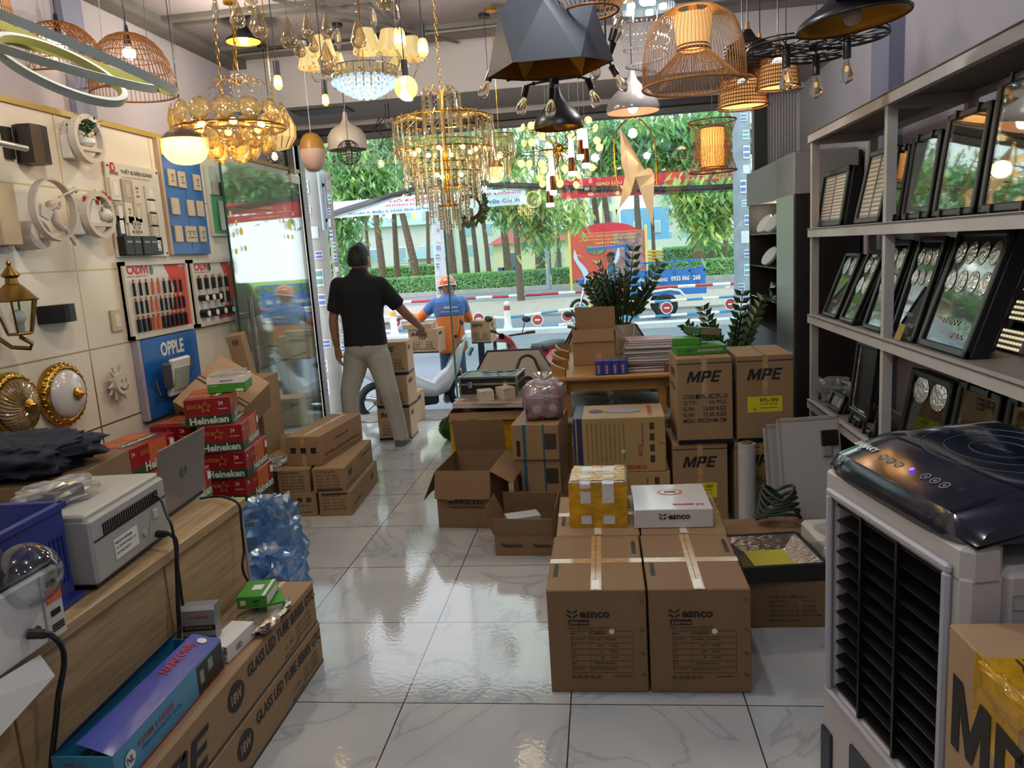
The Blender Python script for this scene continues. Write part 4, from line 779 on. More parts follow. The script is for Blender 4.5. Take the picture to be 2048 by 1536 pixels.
for s_ in (-1, 1): b.add([(.067, s_ * R_ * .18 + R_ * .05 * cos(a * .785), R_ * .15 + R_ * .1 * sin(a * .785)) for a in range(8)], [tuple(range(8))], BRN)
b.tube([(.067, R_ * .36 * sin(t_), -R_ * .05 - R_ * .3 * cos(t_)) for t_ in [(-1.2 + .2 * i) for i in range(13)]], .0035, BRN, 5); b.build('smile', r)
# ================================================================ reception desk and what stands on it
TZ = .70
dk = thing('reception_desk', 'light oak reception desk running along the left side with dark panel joints', 'desk', (-1.418, 1.3, 0))
b = MB(); b.box((-.3, .02, TZ - .018), (.64, 2.78, .036), OAK, .003); b.build('worktop', dk)
for y0, y1 in ((-1.3, -.48), (-.472, .2), (.208, .86), (.868, 1.40)):
    b = MB(); b.box((-.01, (y0 + y1) / 2, .332), (.02, y1 - y0, .664), OAK, .002); b.build('front_panel', dk)
b = MB(); b.box((-.3, 1.385, .332), (.58, .03, .664), OAK); b.build('end_panel', dk); b = MB(); b.box((-.012, 1.4, .332), (.03, .012, .664), mat('grey_edge', '#8c8c88', .5)); b.box((-.02, .1, .02), (.015, 2.6, .04), BLK); b.build('plinth', dk)
# laptop
A = Zp(318, 1052, TZ); Bq = Zp(408, 986, TZ); U = (Bq - A); LW = U.length; U.normalize(); rz = atan2(U.y, U.x)
lp = thing('laptop', 'open silver laptop seen from behind on the desk', 'laptop', A + U * LW / 2, rz); SIL = mat('laptop_silver', '#8f8b88', .35, .6)
b = MB(); b.box((0, .12, .009), (LW, .24, .016), BLK, .003); b.build('base', lp)
lid = MB(); H_ = .25; an = R(8); lid.box((0, -H_ / 2 * sin(an), .02 + H_ / 2 * cos(an)), (LW, .007, H_), SIL, .003, rot=(an, 0, 0)); l_ = lid.build('lid', lp)
b = MB(); c0 = V((0, -H_ * .5 * sin(an) - .0045, .02 + H_ * .5 * cos(an))); b.tube([c0 + V((.022 * cos(a * pi / 12), -.022 * sin(a * pi / 12) * sin(an), .022 * sin(a * pi / 12) * cos(an))) for a in range(24)], .0018, mat('logo_dark', '#45403e', .3), 6, closed=True)
b.text('DELL', c0 + V((-.016, -.001, -.006)), X_, V((0, -sin(an), cos(an))), .032, .012, mat('logo_dark'), 0, .03); b.build('logo', l_)
# printer
A = V((-1.43, 1.86, TZ)); Bq = V((-1.465, 2.29, TZ)); U = Bq - A; PW = U.length; U.normalize(); rz = atan2(U.y, U.x)
pr = thing('printer', 'grey office printer with vents and rating label, back towards the viewer', 'printer', A + U * PW / 2 + V((-.17, 0, 0)), rz); PG = mat('printer_grey', '#a29f98', .45); PG2 = mat('printer_light', '#b5b1a8', .45)
b = MB(); b.box((0, 0, .115), (PW, .34, .19), PG, .008); b.box((0, .01, .215), (PW - .01, .33, .02), PG2, .006); b.box((0, 0, .01), (PW * .9, .3, .02), BLK); b.build('body', pr)
b = MB()
for i in range(26): b.box((-PW * .36 + i * PW * .72 / 25, -.171, .165), (.005, .004, .034), BLK)
b.build('vent', pr); b = MB(); b.box((-PW * .12, -.1715, .085), (.13, .002, .06), WHTP); b.text('MADE IN VIETNAM', (-PW * .12 - .06, -.173, .1), X_, Z_, .09, .008, INK); b.text('AC 220-240V 50/60Hz 3.1A', (-PW * .12 - .06, -.173, .085), X_, Z_, .11, .007, INK); b.text('S/N VNC3K42107', (-PW * .12 - .06, -.173, .068), X_, Z_, .08, .008, INK); b.build('rating_label', pr)
b = MB(); b.box((PW * .3, -.172, .11), (.03, .006, .03), PG2, .002); b.cyl((PW * .12, -.17, .075), .012, .006, PG2, 10, axis=(0, -1, 0)); b.box((0, -.171, .145), (PW * .96, .003, .004), BLK); b.build('cover_latch', pr)
# bubble-wrapped packet
b = MB(); b.box((0, 0, .025), (.15, .07, .04), BLK, .008); q = thing('wrapped_packet', 'bubble wrapped black part lying on top of the printer', 'packet', (-1.60, 1.98, TZ + .226), R(80)); b.build('part', q); rr = random.Random(4)
def crumple(name, parent, c, sz, m, n=14, amp=.2, seed=1, smooth=True):
    rr = random.Random(seed); b = MB(); vs = []; fs = []; k = n // 2
    for i in range(k + 1):
        for j in range(n):
            th = pi * i / k; ph = 2 * pi * j / n; d = V((sin(th) * cos(ph), sin(th) * sin(ph), -cos(th)))
            d = V([math.copysign(abs(x) ** .6, x) for x in d]); f = 1 + amp * noise.noise(d * 2.6 + V((seed, 0, 0))) + amp * .35 * noise.noise(d * 9 + V((seed, 3, 0)))* (1.6 if smooth else 2.4); vs.append(V(c) + V((d.x * sz[0], d.y * sz[1], max(-sz[2], d.z * sz[2] * f))) + V((d.x * sz[0] * (f - 1), d.y * sz[1] * (f - 1), 0)))
    for i in range(k):
        for j in range(n): fs.append((i * n + j, i * n + (j + 1) % n, (i + 1) * n + (j + 1) % n, (i + 1) * n + j))
    b.add(vs, fs, m); return b.build(name, parent, smooth)
crumple('bubble_wrap', q, (0, 0, .034), (.115, .06, .033), BAG, 20, .35, 3, False)
# blue plastic crate
BC = mat('crate_blue', '#25357f', .35); cr = thing('plastic_crate', 'dark blue plastic crate with slotted sides on the desk', 'crate', (-1.64, 1.60, TZ), R(4))
b = MB(); w_, d_, h_ = .34, .46, .27
b.box((0, 0, .006), (w_, d_, .012), BC)
for sx in (-1, 1): b.box((sx * w_ / 2, 0, .03), (.012, d_, .06), BC); b.box((sx * w_ / 2, 0, h_ - .04), (.012, d_, .08), BC); b.box((sx * (w_ / 2 + .006), 0, h_), (.02, d_ + .02, .016), BC)
for sy in (-1, 1): b.box((0, sy * d_ / 2, h_ / 2), (w_, .012, h_), BC); b.box((0, sy * (d_ / 2 + .006), h_), (w_ + .02, .02, .016), BC)
for i in range(27): b.box((w_ / 2, -d_ / 2 + (i + .5) * d_ / 27, h_ / 2), (.01, .008, h_ - .1), BC)
b.box((w_ / 2 + .012, 0, .01), (.03, d_ + .03, .012), BC); b.build('body', cr); b = MB()
for i, y in enumerate((-.15, -.05, .06, .16)): b.cyl((w_ / 2 + .006, y, .045), .016, .002, BLK, 18, axis='X')
b.build('round_hole', cr)
b = MB(); b.box((-1.72, 1.62, TZ + .27), (.004, .36, .22), WHTP, rot=(0, R(-12), R(18))); tag(b.build('paper_sheet'), 'plain white sheet of paper standing in the blue crate', 'paper')
b = MB(); b.box((-1.58, 1.44, TZ + .24), (.012, .14, .1), mat('lime_green', '#7fa82c', .5), .004, rot=(0, R(-10), R(12))); tag(b.build('green_folder'), 'lime green folder edge poking out of the blue crate', 'folder')
# label printer and white paper
q = thing('label_printer', 'white desktop device with usb ports and orange sticker at the left edge', 'printer', (-1.37, 1.53, TZ)); b = MB(); b.box((-.1, 0, .09), (.2, .26, .18), WHT, .008); b.box((-.1, 0, .186), (.19, .24, .012), BLK, .004); b.build('body', q)
b = MB(); b.box((.003, .09, .09), (.006, .06, .17), mat('port_strip', '#c9c5c0', .4), .002); f = b.build('port_panel', q); b = MB(); b.box((.0075, .092, .115), (.002, .05, .035), mat('orange_label', '#d9642c', .5)); b.build('orange_label', f); b = MB()
for z in (.07, .145): b.box((.0075, .09, z), (.003, .03, .014), BLK)
for z in (.04, .033, .026): b.box((.0075, .092, z), (.003, .04, .003), BLK)
b.build('usb_port', f); b = MB(); b.cyl((.001, .03, .05), .012, .002, BRASS, 16, axis='X'); b.build('round_seal', q)
b = MB(); b.quad((-1.365, 1.25, TZ + .02), (-1.355, 1.54, TZ + .0), (-1.335, 1.55, TZ - .06), (-1.34, 1.27, TZ - .12), WHTP); tag(b.build('paper_sheet'), 'white sheet hanging over the desk edge below the white device', 'paper')
# clear dome
q = thing('clear_dome', 'clear plastic camera dome cover in front of the blue crate', 'dome', (-1.35, 1.56, TZ + .17)); r_ = .078
b = MB(); b.lathe([(r_ * sin(a * pi / 24 * 1.35) * 1.0, r_ * (1 - cos(a * pi / 24 * 1.35)) * .95 - .02) for a in range(1, 24)][:17] + [(.085, .11), (.1, .118)], thin('dome_clear', '#e8ecf0', .10), 32); o = b.build('shell', q, True); o.rotation_euler = (0, R(-100), R(20)); o.location = (.03, .02, .03)
b = MB(); b.box((-.03, .02, -.01), (.06, .1, .02), WHT) if 0 else b.lathe([(.085, 0), (.086, .004)], WHT, 30, (-.05, 0, -.01)) ; 
# plugs and cables
def cable(label, pts, r_=.0045, m=BLK, cat='cable', name='power_cable', plug=None, group=None):
    q = thing(name, label, cat, pts[0], group=group); P = [V(p) for p in pts]; out = []
    for i in range(len(P) - 1):
        p0, p1, p2, p3 = P[max(0, i - 1)], P[i], P[i + 1], P[min(len(P) - 1, i + 2)]
        for k in range(6):
            t = k / 6; out.append(.5 * ((2 * p1) + (p2 - p0) * t + (2 * p0 - 5 * p1 + 4 * p2 - p3) * t * t + (3 * p1 - p0 - 3 * p2 + p3) * t ** 3))
    out.append(P[-1]); b = MB(); b.tube([p - P[0] for p in out], r_, m, 8); b.build('cord', q, True)
    if plug: b = MB(); d = (P[1] - P[0]).normalized(); b.tube([d * -.005, d * .03, d * .045], [.013, .012, .006], BLK, 8); b.build('plug', q)
    return q
def Xs(*a): return Xp(*a)
cable('black power cable plugged into the white device, falling down the desk front', [Xs(60, 1268, -1.36), Xs(95, 1268, -1.33), Xs(122, 1290, -1.34), Xs(128, 1330, -1.36), Xs(117, 1390, -1.37), Xs(112, 1440, -1.38), Xs(103, 1530, -1.38), Xs(100, 1640, -1.38)], .007, plug=True)
cable('thick black printer power cable running down the desk front', [Xs(318, 1068, -1.44), Xs(340, 1068, -1.39), Xs(352, 1085, -1.37), Xs(354, 1140, -1.38), Xs(356, 1210, -1.38), Xs(355, 1290, -1.38), (-1.38, 1.95, .33)], .007, plug=True)
cable('thin black cord looping from the printer top down the desk', [Xs(306, 990, -1.46), Xs(322, 1000, -1.42), Xs(333, 1030, -1.39), Xs(345, 1060, -1.37), Xs(358, 1150, -1.375), Xs(372, 1262, -1.375)], .0045)
cable('black laptop charger cable hanging over the far desk corner', [Xs(400, 997, -1.55), Xs(430, 993, -1.5), Xs(455, 996, -1.42), Xs(478, 1010, -1.37), Xs(483, 1050, -1.37), Xs(488, 1100, -1.37), Xs(489, 1150, -1.37), (-1.37, 2.75, .2)], .005)
# brown box behind the desk with a navy jacket on it
carton('brown cardboard box behind the desk under the navy jacket', None, None, 0, .5, .86, c=V((-2.2, 2.62, 0)), W=.5, rz=R(6), texts=[('F', 'nal', .8, .75, .3, .12), ('R', 'National', .05, .78, .4, .1)], m=CARD_D)
q = crumple('jacket', None, (-2.28, 2.6, .925), (.3, .22, .065), mat('navy_cloth', '#1c2030', .85, bump=.8, bscale=9), 60, .28, 9); tag(q, 'crumpled dark navy jacket lying on the brown box', 'jacket')
# ---------------------------------------------------------------- red beer crates (cardboard cases)
CRED = mat('case_red', '#8c161e', .35, coat=.3); CGRN = mat('case_green', '#1f4a30', .4); CORG = mat('case_orange', '#c0623a', .4); GLD = mat('case_gold', '#c9964a', .35, .4); SILV = mat('case_white', '#ccd2c8', .4)
def star(b, O, U, W2, r_, m, w_=.14):
    P = [(r_ * (1 if i % 2 == 0 else .45) * sin(i * pi / 5), r_ * (1 if i % 2 == 0 else .45) * cos(i * pi / 5)) for i in range(10)]
    Q = [(x * (1 - w_ * 2), y * (1 - w_ * 2)) for x, y in P]; N = U.cross(W2) * .0006
    for i in range(10):
        j = (i + 1) % 10; b.quad(*[O + U * x + W2 * y + N for x, y in (P[i], P[j], Q[j], Q[i])], m)
CW_, CD_, CH_ = .235, .37, .148
def beer(label, c, rz, wrap=False):
    r = thing('beer_case', label, 'case', c, rz, 'red cases of beer stacked behind the desk'); b = MB(); b.box((0, 0, CH_ / 2), (CW_, CD_, CH_), CRED, .004); b.build('body', r)
    q = [('F', 0, 0, 1, .36, CGRN, 'green_band'), ('R', 0, 0, 1, .30, CGRN, 'green_band'), ('R', .42, .3, .82, .97, CORG, 'orange_field'), ('T', .05, .15, .55, .95, CORG, 'orange_field'), ('T', .55, .12, .82, .9, CGRN, 'green_band'), ('R', .9, .55, 1, .8, WHTP, 'label')]
    tx = [('F', 'Heineken', .09, .06, .84, .27, SILV, 0, .035), ('R', 'Heineken', .3, .05, .66, .33, SILV, 0, .035), ('F', '2023', .05, .66, .3, .14, GLD, 0, .02), ('R', '2023', .22, .64, .24, .16, GLD), ('F', '24', .74, .72, .1, .14, WHTP), ('F', 'Heineken', .73, .56, .2, .05, WHTP), ('R', '24', .04, .72, .07, .13, WHTP), ('T', 'Heineken', .6, .14, .17, .7, SILV, 0, .03, 90), ('R', 'Heineken', .86, .82, .1, .05, WHTP)]
    decorate(r, CW_, CD_, CH_, tx, q)
    b = MB(); star(b, V((-.01, -CD_ / 2 - .002, CH_ * .68)), X_, Z_, .034, GLD); star(b, V((CW_ / 2 + .002, .03, CH_ * .66)), Y_, Z_, .036, GLD); star(b, V((-.05, 0, CH_ + .002)), X_, Y_, .06, GLD); b.build('star_print', r)
    return r
stk = [(-2.0, 3.83, 6, 'bottom'), (-2.06, 3.82, 4, 'second from the bottom'), (-1.96, 3.825, 2, 'third from the bottom'), (-1.945, 3.826, 7, 'fourth from the bottom'), (-1.95, 3.832, 12, 'second from the top'), (-2.008, 3.854, 20, 'topmost, under the green and white box')]
for i, (x, y, a, wd) in enumerate(stk):
    a = R(a); U = V((cos(a), sin(a), 0)); N = V((-sin(a), cos(a), 0)); c = V((x, y, 0)) - U * CW_ / 2 + N * CD_ / 2; c.z = i * .15
    beer('red beer case in the tall laptop-side stack, ' + wd, c, a)
beer('red beer case nearest the jacket, top of the left stack', V((-2.39, 3.52, .6)), R(-2)); beer('red beer case directly under the one nearest the jacket', V((-2.38, 3.51, .45)), R(1))
beer('red beer case with its end showing between left and tall stacks', V((-2.375, 4.03, .6)), R(2))
beer('red beer case glimpsed between the laptop lid and the tall stack', V((-2.12, 3.38, .45)), R(3))
for i, c in enumerate(((-2.38, 3.52, 0), (-2.375, 4.02, 0))): carton(['plain brown box carrying the left red cases', 'plain brown box carrying the middle red case'][i], None, None, 0, .4, .45 if i == 0 else .6, c=V(c), W=.26)
carton('plain brown box under the red case behind the laptop', None, None, 0, .36, .45, c=V((-2.12, 3.38, 0)), W=.22)
GRN = mat('box_green', '#3f8a2a', .4)
r = carton('green and white led lamp box on top of the tall red stack', None, None, .9, .2, .085, c=V((-2.10, 4.06, .9)), W=.2, rz=R(14), m=GRN, flaps=False, quads=[('F', 0, .6, 1, 1, WHTP, 'white_band'), ('R', 0, .6, 1, 1, WHTP, 'white_band'), ('T', 0, 0, 1, 1, WHTP, 'white_band'), ('F', .75, .05, .95, .2, WHTP, 'barcode_label')], texts=[('F', 'RANG DONG', .35, .72, .35, .12, INK), ('F', 'LED BULN', .06, .45, .2, .07, WHTP)])
crumple('plastic_wrap', r, (0, 0, .1), (.1, .1, .012), BAG, 16, .4, 12, False)
r = carton('small tall brown box leaning against the wall left of the door handle', None, None, 0, .09, .3, c=V((-2.33, 4.75, .86)), W=.1, rz=R(6), rot=(R(8), R(-6), R(6)), texts=[('F', 'III', .35, .78, .35, .12)])
carton('brown box pile carrying the small tall box behind the red cases', None, None, 0, .3, .86, c=V((-2.38, 4.8, 0)), W=.34)
# tipped fragile box
e1 = V((.85, -.1, -.5)).normalized(); e2 = V((.25, .75, .6)); e2 = (e2 - e1 * e2.dot(e1)).normalized(); e3 = e1.cross(e2); rm = M((e1, e2, e3)).transposed()
r = carton('tipped brown box marked fragile leaning on the blue board', None, None, 0, .42, .26, c=V((-2.34, 4.42, .68)), W=.36, rot=rm.to_euler(), texts=[('T', 'HÀNG DỄ VỠ', .2, .2, .7, .1), ('T', 'NHẸ TAY', .3, .66, .5, .1, None, 0, .012, 180), ('F', 'MPE', .1, .4, .8, .4, None, .3, .022), ('L', 'MPE', .1, .4, .8, .4, None, .3, .022)], quads=[('T', 0, .47, 1, .5, INK, 'printed_edge'), ('T', 0, .54, 1, .56, INK, 'printed_edge')], flaps=False, m=CARD_L)
# ---------------------------------------------------------------- cartons by the door
hx = lambda n=4: [('F', 'PO: NVT2203  ITEM NO: LED-T8', .1, .82 - .0, .6, .07, INKB)] + [('F', s, .12, .66 - .13 * i, .7, .07, INKB) for i, s in enumerate(('QTY:   20   PCS', 'G.W:   6.2  KGS', 'N.W:   5.1  KGS', 'MEAS: 63X21X16 CM', 'MADE IN CHINA')[:n])]
TB = [('F', .44, .0, .56, 1, TAPE), ('T', .44, 0, .56, 1, TAPE)]
gL = 'long brown cartons stacked by the glass door'
sW, sD, sH = .205, .72, .155
def scart(label, x, z, y=4.45, rz=3.2, **k): return carton(label, None, None, 0, sD, sH, c=V((x, y + sD / 2, z)), W=sW, rz=R(rz), group=gL, **k)
scart('long brown carton at the bottom right of the stack by the door, facing the aisle', -1.73, 0, texts=hx() + [('R', 'T8 LED TUBE 18W', .06, .3, .35, .12, INKB), ('R', 'HAH', .7, .45, .12, .3, INK)], quads=[('R', .15, .6, .6, .62, INKB, 'printed_line'), ('R', .1, .78, .6, .8, INKB, 'printed_line'), ('F', .1, .88, .9, .97, INKB, 'care_marks')])
scart('long brown carton second up, under the topmost one, with an emblem on its side', -1.755, sH, texts=hx(5) + [('R', 'HAH', .12, .45, .12, .35, INK), ('R', 'LED TUBE LIGHT 1.2M', .6, .65, .3, .12, INK), ('R', 'TUYP LED BAN NGUYET', .06, .12, .3, .1, INKB)], quads=[('R', .35, .32, .9, .34, INKB, 'printed_line'), ('F', .1, .05, .9, .14, INKB, 'care_marks')])
scart('long brown carton at the bottom left of the stack by the door with umbrella marks', -1.955, 0, texts=[('F', 'FRAGILE  KEEP DRY', .2, .42, .6, .07, INKB), ('F', 'MADE IN VIETNAM', .3, .15, .5, .06, INKB)], quads=[('F', .12, .6, .28, .8, INKB, 'care_marks'), ('F', .4, .6, .56, .8, INKB, 'care_marks'), ('F', .68, .6, .84, .8, INKB, 'care_marks')])
scart('long brown carton second up on the left of the stack by the door', -1.985, sH, texts=hx(5))
carton('topmost long brown carton lying askew on the stack by the door', None, None, 0, .68, .19, c=V((-1.88, 4.86, .312)), W=.23, rz=R(-5), texts=[('R', 'TUÝP LED BÁN NGUYỆT CAO CẤP', .08, .2, .84, .16, INK, 0, .012, 180), ('R', 'www.led-asia.vn', .3, .6, .35, .08, INKB, 0, .01, 180)], quads=TB + [('F', .12, .42, .28, .62, INK, 'care_marks'), ('F', .42, .42, .58, .62, INK, 'care_marks'), ('F', .72, .42, .88, .62, INK, 'care_marks'), ('R', .05, .1, .93, .12, INKB, 'printed_line')], group=gL)
open_box('open brown box with raised flaps and red label between cases and cartons', V((-2.28, 4.62, 0)), R(2), .3, .4, .3, {'B': (.16, 25), 'L': (.14, 40), 'R': (.12, -60), 'F': (.13, 80)}, quads=[('F', .1, .62, .6, .85, INKR, 'red_label')])
b = MB(); ring(b, .035, .055, .045, mat('tape_roll', '#b9954e', .3), n=24); q = b.build('tape_roll'); q.location = (-2.19, 4.34, .36); q.rotation_euler = (0, 0, R(70)); tag(q, 'roll of brown packing tape at the edge of the open box', 'tape')
q = crumple('plastic_bag', None, (-2.16, 4.5, .335), (.11, .14, .025), BAG, 20, .6, 21, False); tag(q, 'crumpled clear plastic bag lying in the open box by the red cases', 'bag')
# ---------------------------------------------------------------- long tube boxes in front of the desk
gt = 'long led tube boxes in front of the desk'; L0, L1 = 1.28, 2.73
def glt(label, z, dx=0, dy=0):
    D = L1 - L0; f = lambda y: (y - L0) / D
    r = carton(label, None, None, 0, D, .172, c=V((-1.282 + dx, (L0 + L1) / 2 + dy, z)), W=.232, group=gt, quads=[('R', 0, 0, 1, .07, BLK, 'black_edge_tape'), ('T', .45, 0, .53, 1, TAPE)], m=CARD,
        texts=[('R', 'GLASS LED TUBE SERIES GTC', f(2.145), .62, f(2.72) - f(2.145), .24, None, 0, .03), ('R', 'MPE', f(1.5), .12, .26, .6, None, .25, .03), ('R', 'QTY:  25 PCS', f(2.53), .42, .1, .07, INKB), ('R', 'G.W: 7.5 KGS', f(2.53), .3, .1, .07, INKB), ('R', 'N.W: 6.4 KGS', f(2.53), .18, .1, .07, INKB), ('R', 'MEAS: 124X23X17', f(2.42), .1, .09, .06, INKB), ('R', 'G.L: 18W', f(2.42), .28, .06, .06, INKB)])
    b = MB(); cyy = 2.06 - (L0 + L1) / 2; b.add([(.1175, cyy + .055 * cos(a * pi / 14), .1 + .045 * sin(a * pi / 14)) for a in range(28)], [tuple(range(28))], INK); b.text('18W', (.1185, cyy - .034, .082), Y_, Z_, .068, .036, CARD_L, 0, .03); b.build('watt_badge', r)
    return r
glt('long led tube carton lying on the floor, the lower of two', 0); r = glt('long led tube carton on top, carrying the blue boxes', .173, -.004, -.01)
b = MB(); b.text('SỐ 6500K - TX-010', V((-1.24, 1.9, .3475)), Y_, -X_, .3, .03, INK); q = b.build('handwriting'); q.parent = r; q.matrix_parent_inverse = M.Translation(-r.location)
# blue tube boxes
BL1 = mat('box_cyan', '#2f86ad', .35, coat=.3); BL2 = mat('box_royal', '#2a3fa0', .3, coat=.5, var=.1, vscale=12); z0 = .347
r = thing('tube_lamp_box', 'long blue glossy lamp box with an opened lid flap on the tube cartons', 'box', (-1.285, 1.80, z0), R(1.5)); b = MB(); w_, d_, h_ = .155, .56, .1
b.box((w_ / 2 - .002, 0, h_ / 2), (.004, d_, h_), BL1); b.box((-w_ / 2 + .002, 0, h_ / 2), (.004, d_, h_), BL1); b.box((0, -d_ / 2, h_ / 2), (w_, .004, h_), BL1); b.box((0, d_ / 2, h_ / 2), (w_, .004, h_), BL1); b.box((0, 0, .003), (w_, d_, .004), BL1); b.box((-.01, .02, h_ * .35), (w_ * .7, d_ * .95, .05), BLK, .01); b.build('body', r)
b = MB(); b.quad((w_ / 2, -d_ / 2, h_), (w_ / 2, d_ / 2, h_), (-.01, d_ / 2, h_ + .018), (-.025, -d_ / 2 + .02, h_ + .02), BL2); b.build('lid_flap', r); b = MB(); b.quad((-w_ / 2, -d_ / 2, h_), (-w_ / 2, d_ / 2, h_), (-.03, d_ / 2 - .02, h_ + .055), (-.04, -d_ / 2 + .02, h_ + .04), BL2); b.build('lid_flap', r)
decorate(r, w_, d_, h_, [('R', 'NAM LONG', .18, .55, .3, .16, INKR), ('R', 'DEN LED BULB TUBE', .2, .38, .35, .09, INKBL), ('F', 'NAMLONG', .2, .72, .35, .12, INKR), ('F', 'SAN XUAT TAI VIET NAM', .3, .5, .5, .07, INKBL)], [('R', .72, 0, 1, .9, BLK, 'photo_panel'), ('R', .75, .3, .79, .7, GREY, 'photo_detail'), ('R', .84, .45, .89, .8, GREY, 'photo_detail'), ('R', 0, 0, 1, .05, INKR, 'red_edge')])
b = MB(); b.text('NAMLONG', V((.03, .06, h_ + .0115)), Y_, V((-1, 0, .2)), .17, .03, INKR, 0, .02); b.add([(.035 + .014 * cos(a * pi / 10), .25 + .014 * sin(a * pi / 10), h_ + .011 - .004 * cos(a * pi / 10)) for a in range(20)], [tuple(range(20))], WHTP); b.add([(w_ / 2 + .002, -.22 + .022 * cos(a * pi / 10), .05 + .022 * sin(a * pi / 10)) for a in range(20)], [tuple(range(20))], WHTP); b.text('NL', (w_ / 2 + .003, -.235, .04), Y_, Z_, .03, .02, INKBL); b.build('logo', r)
# small boxes on the tube cartons
def sbox(label, c, rz, W, D, H, m, texts=(), quads=(), rot=None, name='small_box', **k): return carton(label, None, None, 0, D, H, c=V(c), W=W, rz=R(rz), m=m, texts=texts, quads=quads, bev=.0015, name=name, flaps=False, rot=rot, **k)
GB = mat('box_grey', '#7b7a78', .4)
sbox('grey and black lamp box standing upright beside the white box', (-1.325, 2.17, z0 + .05), 8, .105, .05, .12, GB, [('F', 'aco Lighting', .2, .62, .6, .1, INKR), ('F', 'DEN LED CHONG AM CAO CAP', .1, .36, .8, .06, GLD), ('F', 'PHILIPPIN', .1, .1, .3, .05, WHTP)], [('F', 0, .3, 1, .45, INK, 'black_band'), ('F', 0, .85, 1, 1, WHTP, 'white_band'), ('F', 0, .12, 1, .16, INK, 'black_band')], rot=(R(-8), 0, R(8)))
sbox('white and grey narrow lamp box lying behind the blue box', (-1.26, 2.13, z0), 2, .07, .12, .05, GB, (), [('R', 0, .3, 1, .4, INK, 'black_band'), ('R', 0, .7, 1, .75, INK, 'black_band')])
sbox('open white inner box beside the grey lamp box', (-1.25, 2.2, z0), -4, .08, .17, .055, WHT, [('R', 'LED', .3, .3, .2, .3, INK)], [('F', 0, .5, 1, .95, GB, 'grey_tab')])  # grey band across the upper front of the white box
sbox('lower green lamp box on the tube cartons', (-1.245, 2.50, z0), 30, .09, .13, .04, GRN, [('F', 'MPE', .3, .3, .4, .3, WHTP)], [('F', .3, .2, .9, .8, WHTP, 'label')], group='green lamp boxes')
sbox('upper green lamp box lying on the lower green one', (-1.275, 2.47, z0 + .042), 8, .105, .14, .045, GRN, [('F', 'MPE', .55, .5, .2, .2, INK), ('F', 'ECO LED', .55, .2, .2, .12, INK)], [('R', .05, .15, .95, .85, WHTP, 'label'), ('T', .35, .4, .7, .7, WHTP, 'label'), ('F', .12, .3, .3, .7, WHTP, 'label'), ('T', .85, 0, .95, 1, WHTP, 'label')], group='green lamp boxes')
q = crumple('silver_bag', None, (-1.235, 2.39, z0 + .014), (.075, .12, .012), mat('silver_foil', '#b5a99c', .22, .7, bump=.5, bscale=18), 22, .6, 31); tag(q, 'flat silver foil bag on the tube cartons', 'bag')
# ---------------------------------------------------------------- blue bags of white boxes
BB = thin('blue_bag', '#9ccaf2', .1, rough=.2, film=.16)
for i, (c, s, lab, n) in enumerate((((-1.66, 3.36, 0), (.17, .16, .22), 'large translucent blue plastic bag tied at the top, standing behind the desk end', 5), ((-1.50, 3.02, 0), (.15, .14, .16), 'smaller translucent blue bag of white boxes in front of the larger one', 6))):
    q = thing('blue_plastic_bag', lab, 'bag', c, group='blue plastic bags of boxes'); cc = (0, 0, s[2])
    crumple('bag_film', q, cc, s, BB, 40, .24, 40 + i, False); b = MB(); b.lathe([(.05, s[2] * 1.75), (.02, s[2] * 1.95), (.018, s[2] * 2.02), (.05, s[2] * 2.15), (.06, s[2] * 2.2)], BB, 14, cap=False); b.build('knot', q, True)
    rr = random.Random(i + 2)
    for k in range(n):
        z = .002 + (k // 2) * (.105 if i == 0 else .085); sx = (k % 2 - .5) * s[0] * .85
        g = sbox(['white box inside the larger blue bag', 'white box inside the smaller blue bag'][i], (c[0] + sx, c[1] + rr.uniform(-.02, .02), z), rr.uniform(-6, 6), s[0] * .72, s[1] * .9, .1 if i == 0 else .08, mat('bag_box_white', '#c4c8d2', .5), group=['boxes in the larger blue bag', 'boxes in the smaller blue bag'][i])
        
# ================================================================ boxes, table and goods in the middle and on the right
mg = 'cartons stacked at the doorway'
mt = [('F', 'MPE', .12, .72, .5, .15, INK, .3, .022), ('F', "Q'TY:     PCS", .12, .42, .7, .06), ('F', 'G.W:      KGS', .12, .33, .7, .06), ('F', 'N.W:      KGS', .12, .24, .7, .06), ('F', 'MEAS: 39X25X21.5CM', .12, .15, .76, .06), ('R', 'MPE', .2, .72, .4, .14, INK, .3, .022)]
for i, (x, a, lab) in enumerate(((-1.845, 1, 'bottom carton of the doorway stack behind the man\'s leg'), (-1.835, -3, 'middle carton of the doorway stack'), (-1.83, 3, 'top carton of the doorway stack under the man\'s hand'))):
    carton(lab, None, None, 0, .27, .285, c=V((x, 6.53, i * .289)), W=.29, rz=R(a), texts=mt, quads=[('F', 0, 0, 1, .08, BLK, 'black_tape'), ('R', 0, 0, 1, .08, BLK, 'black_tape')], group=mg, m=CARD_L)
carton('carton standing alone on the threshold right of the doorway stack', None, None, 0, .27, .29, c=V((-1.93, 7.2, .0)), W=.28, rz=R(-4), texts=mt, quads=[('F', 0, 0, 1, .08, BLK, 'black_tape')], group=mg, m=CARD_L)
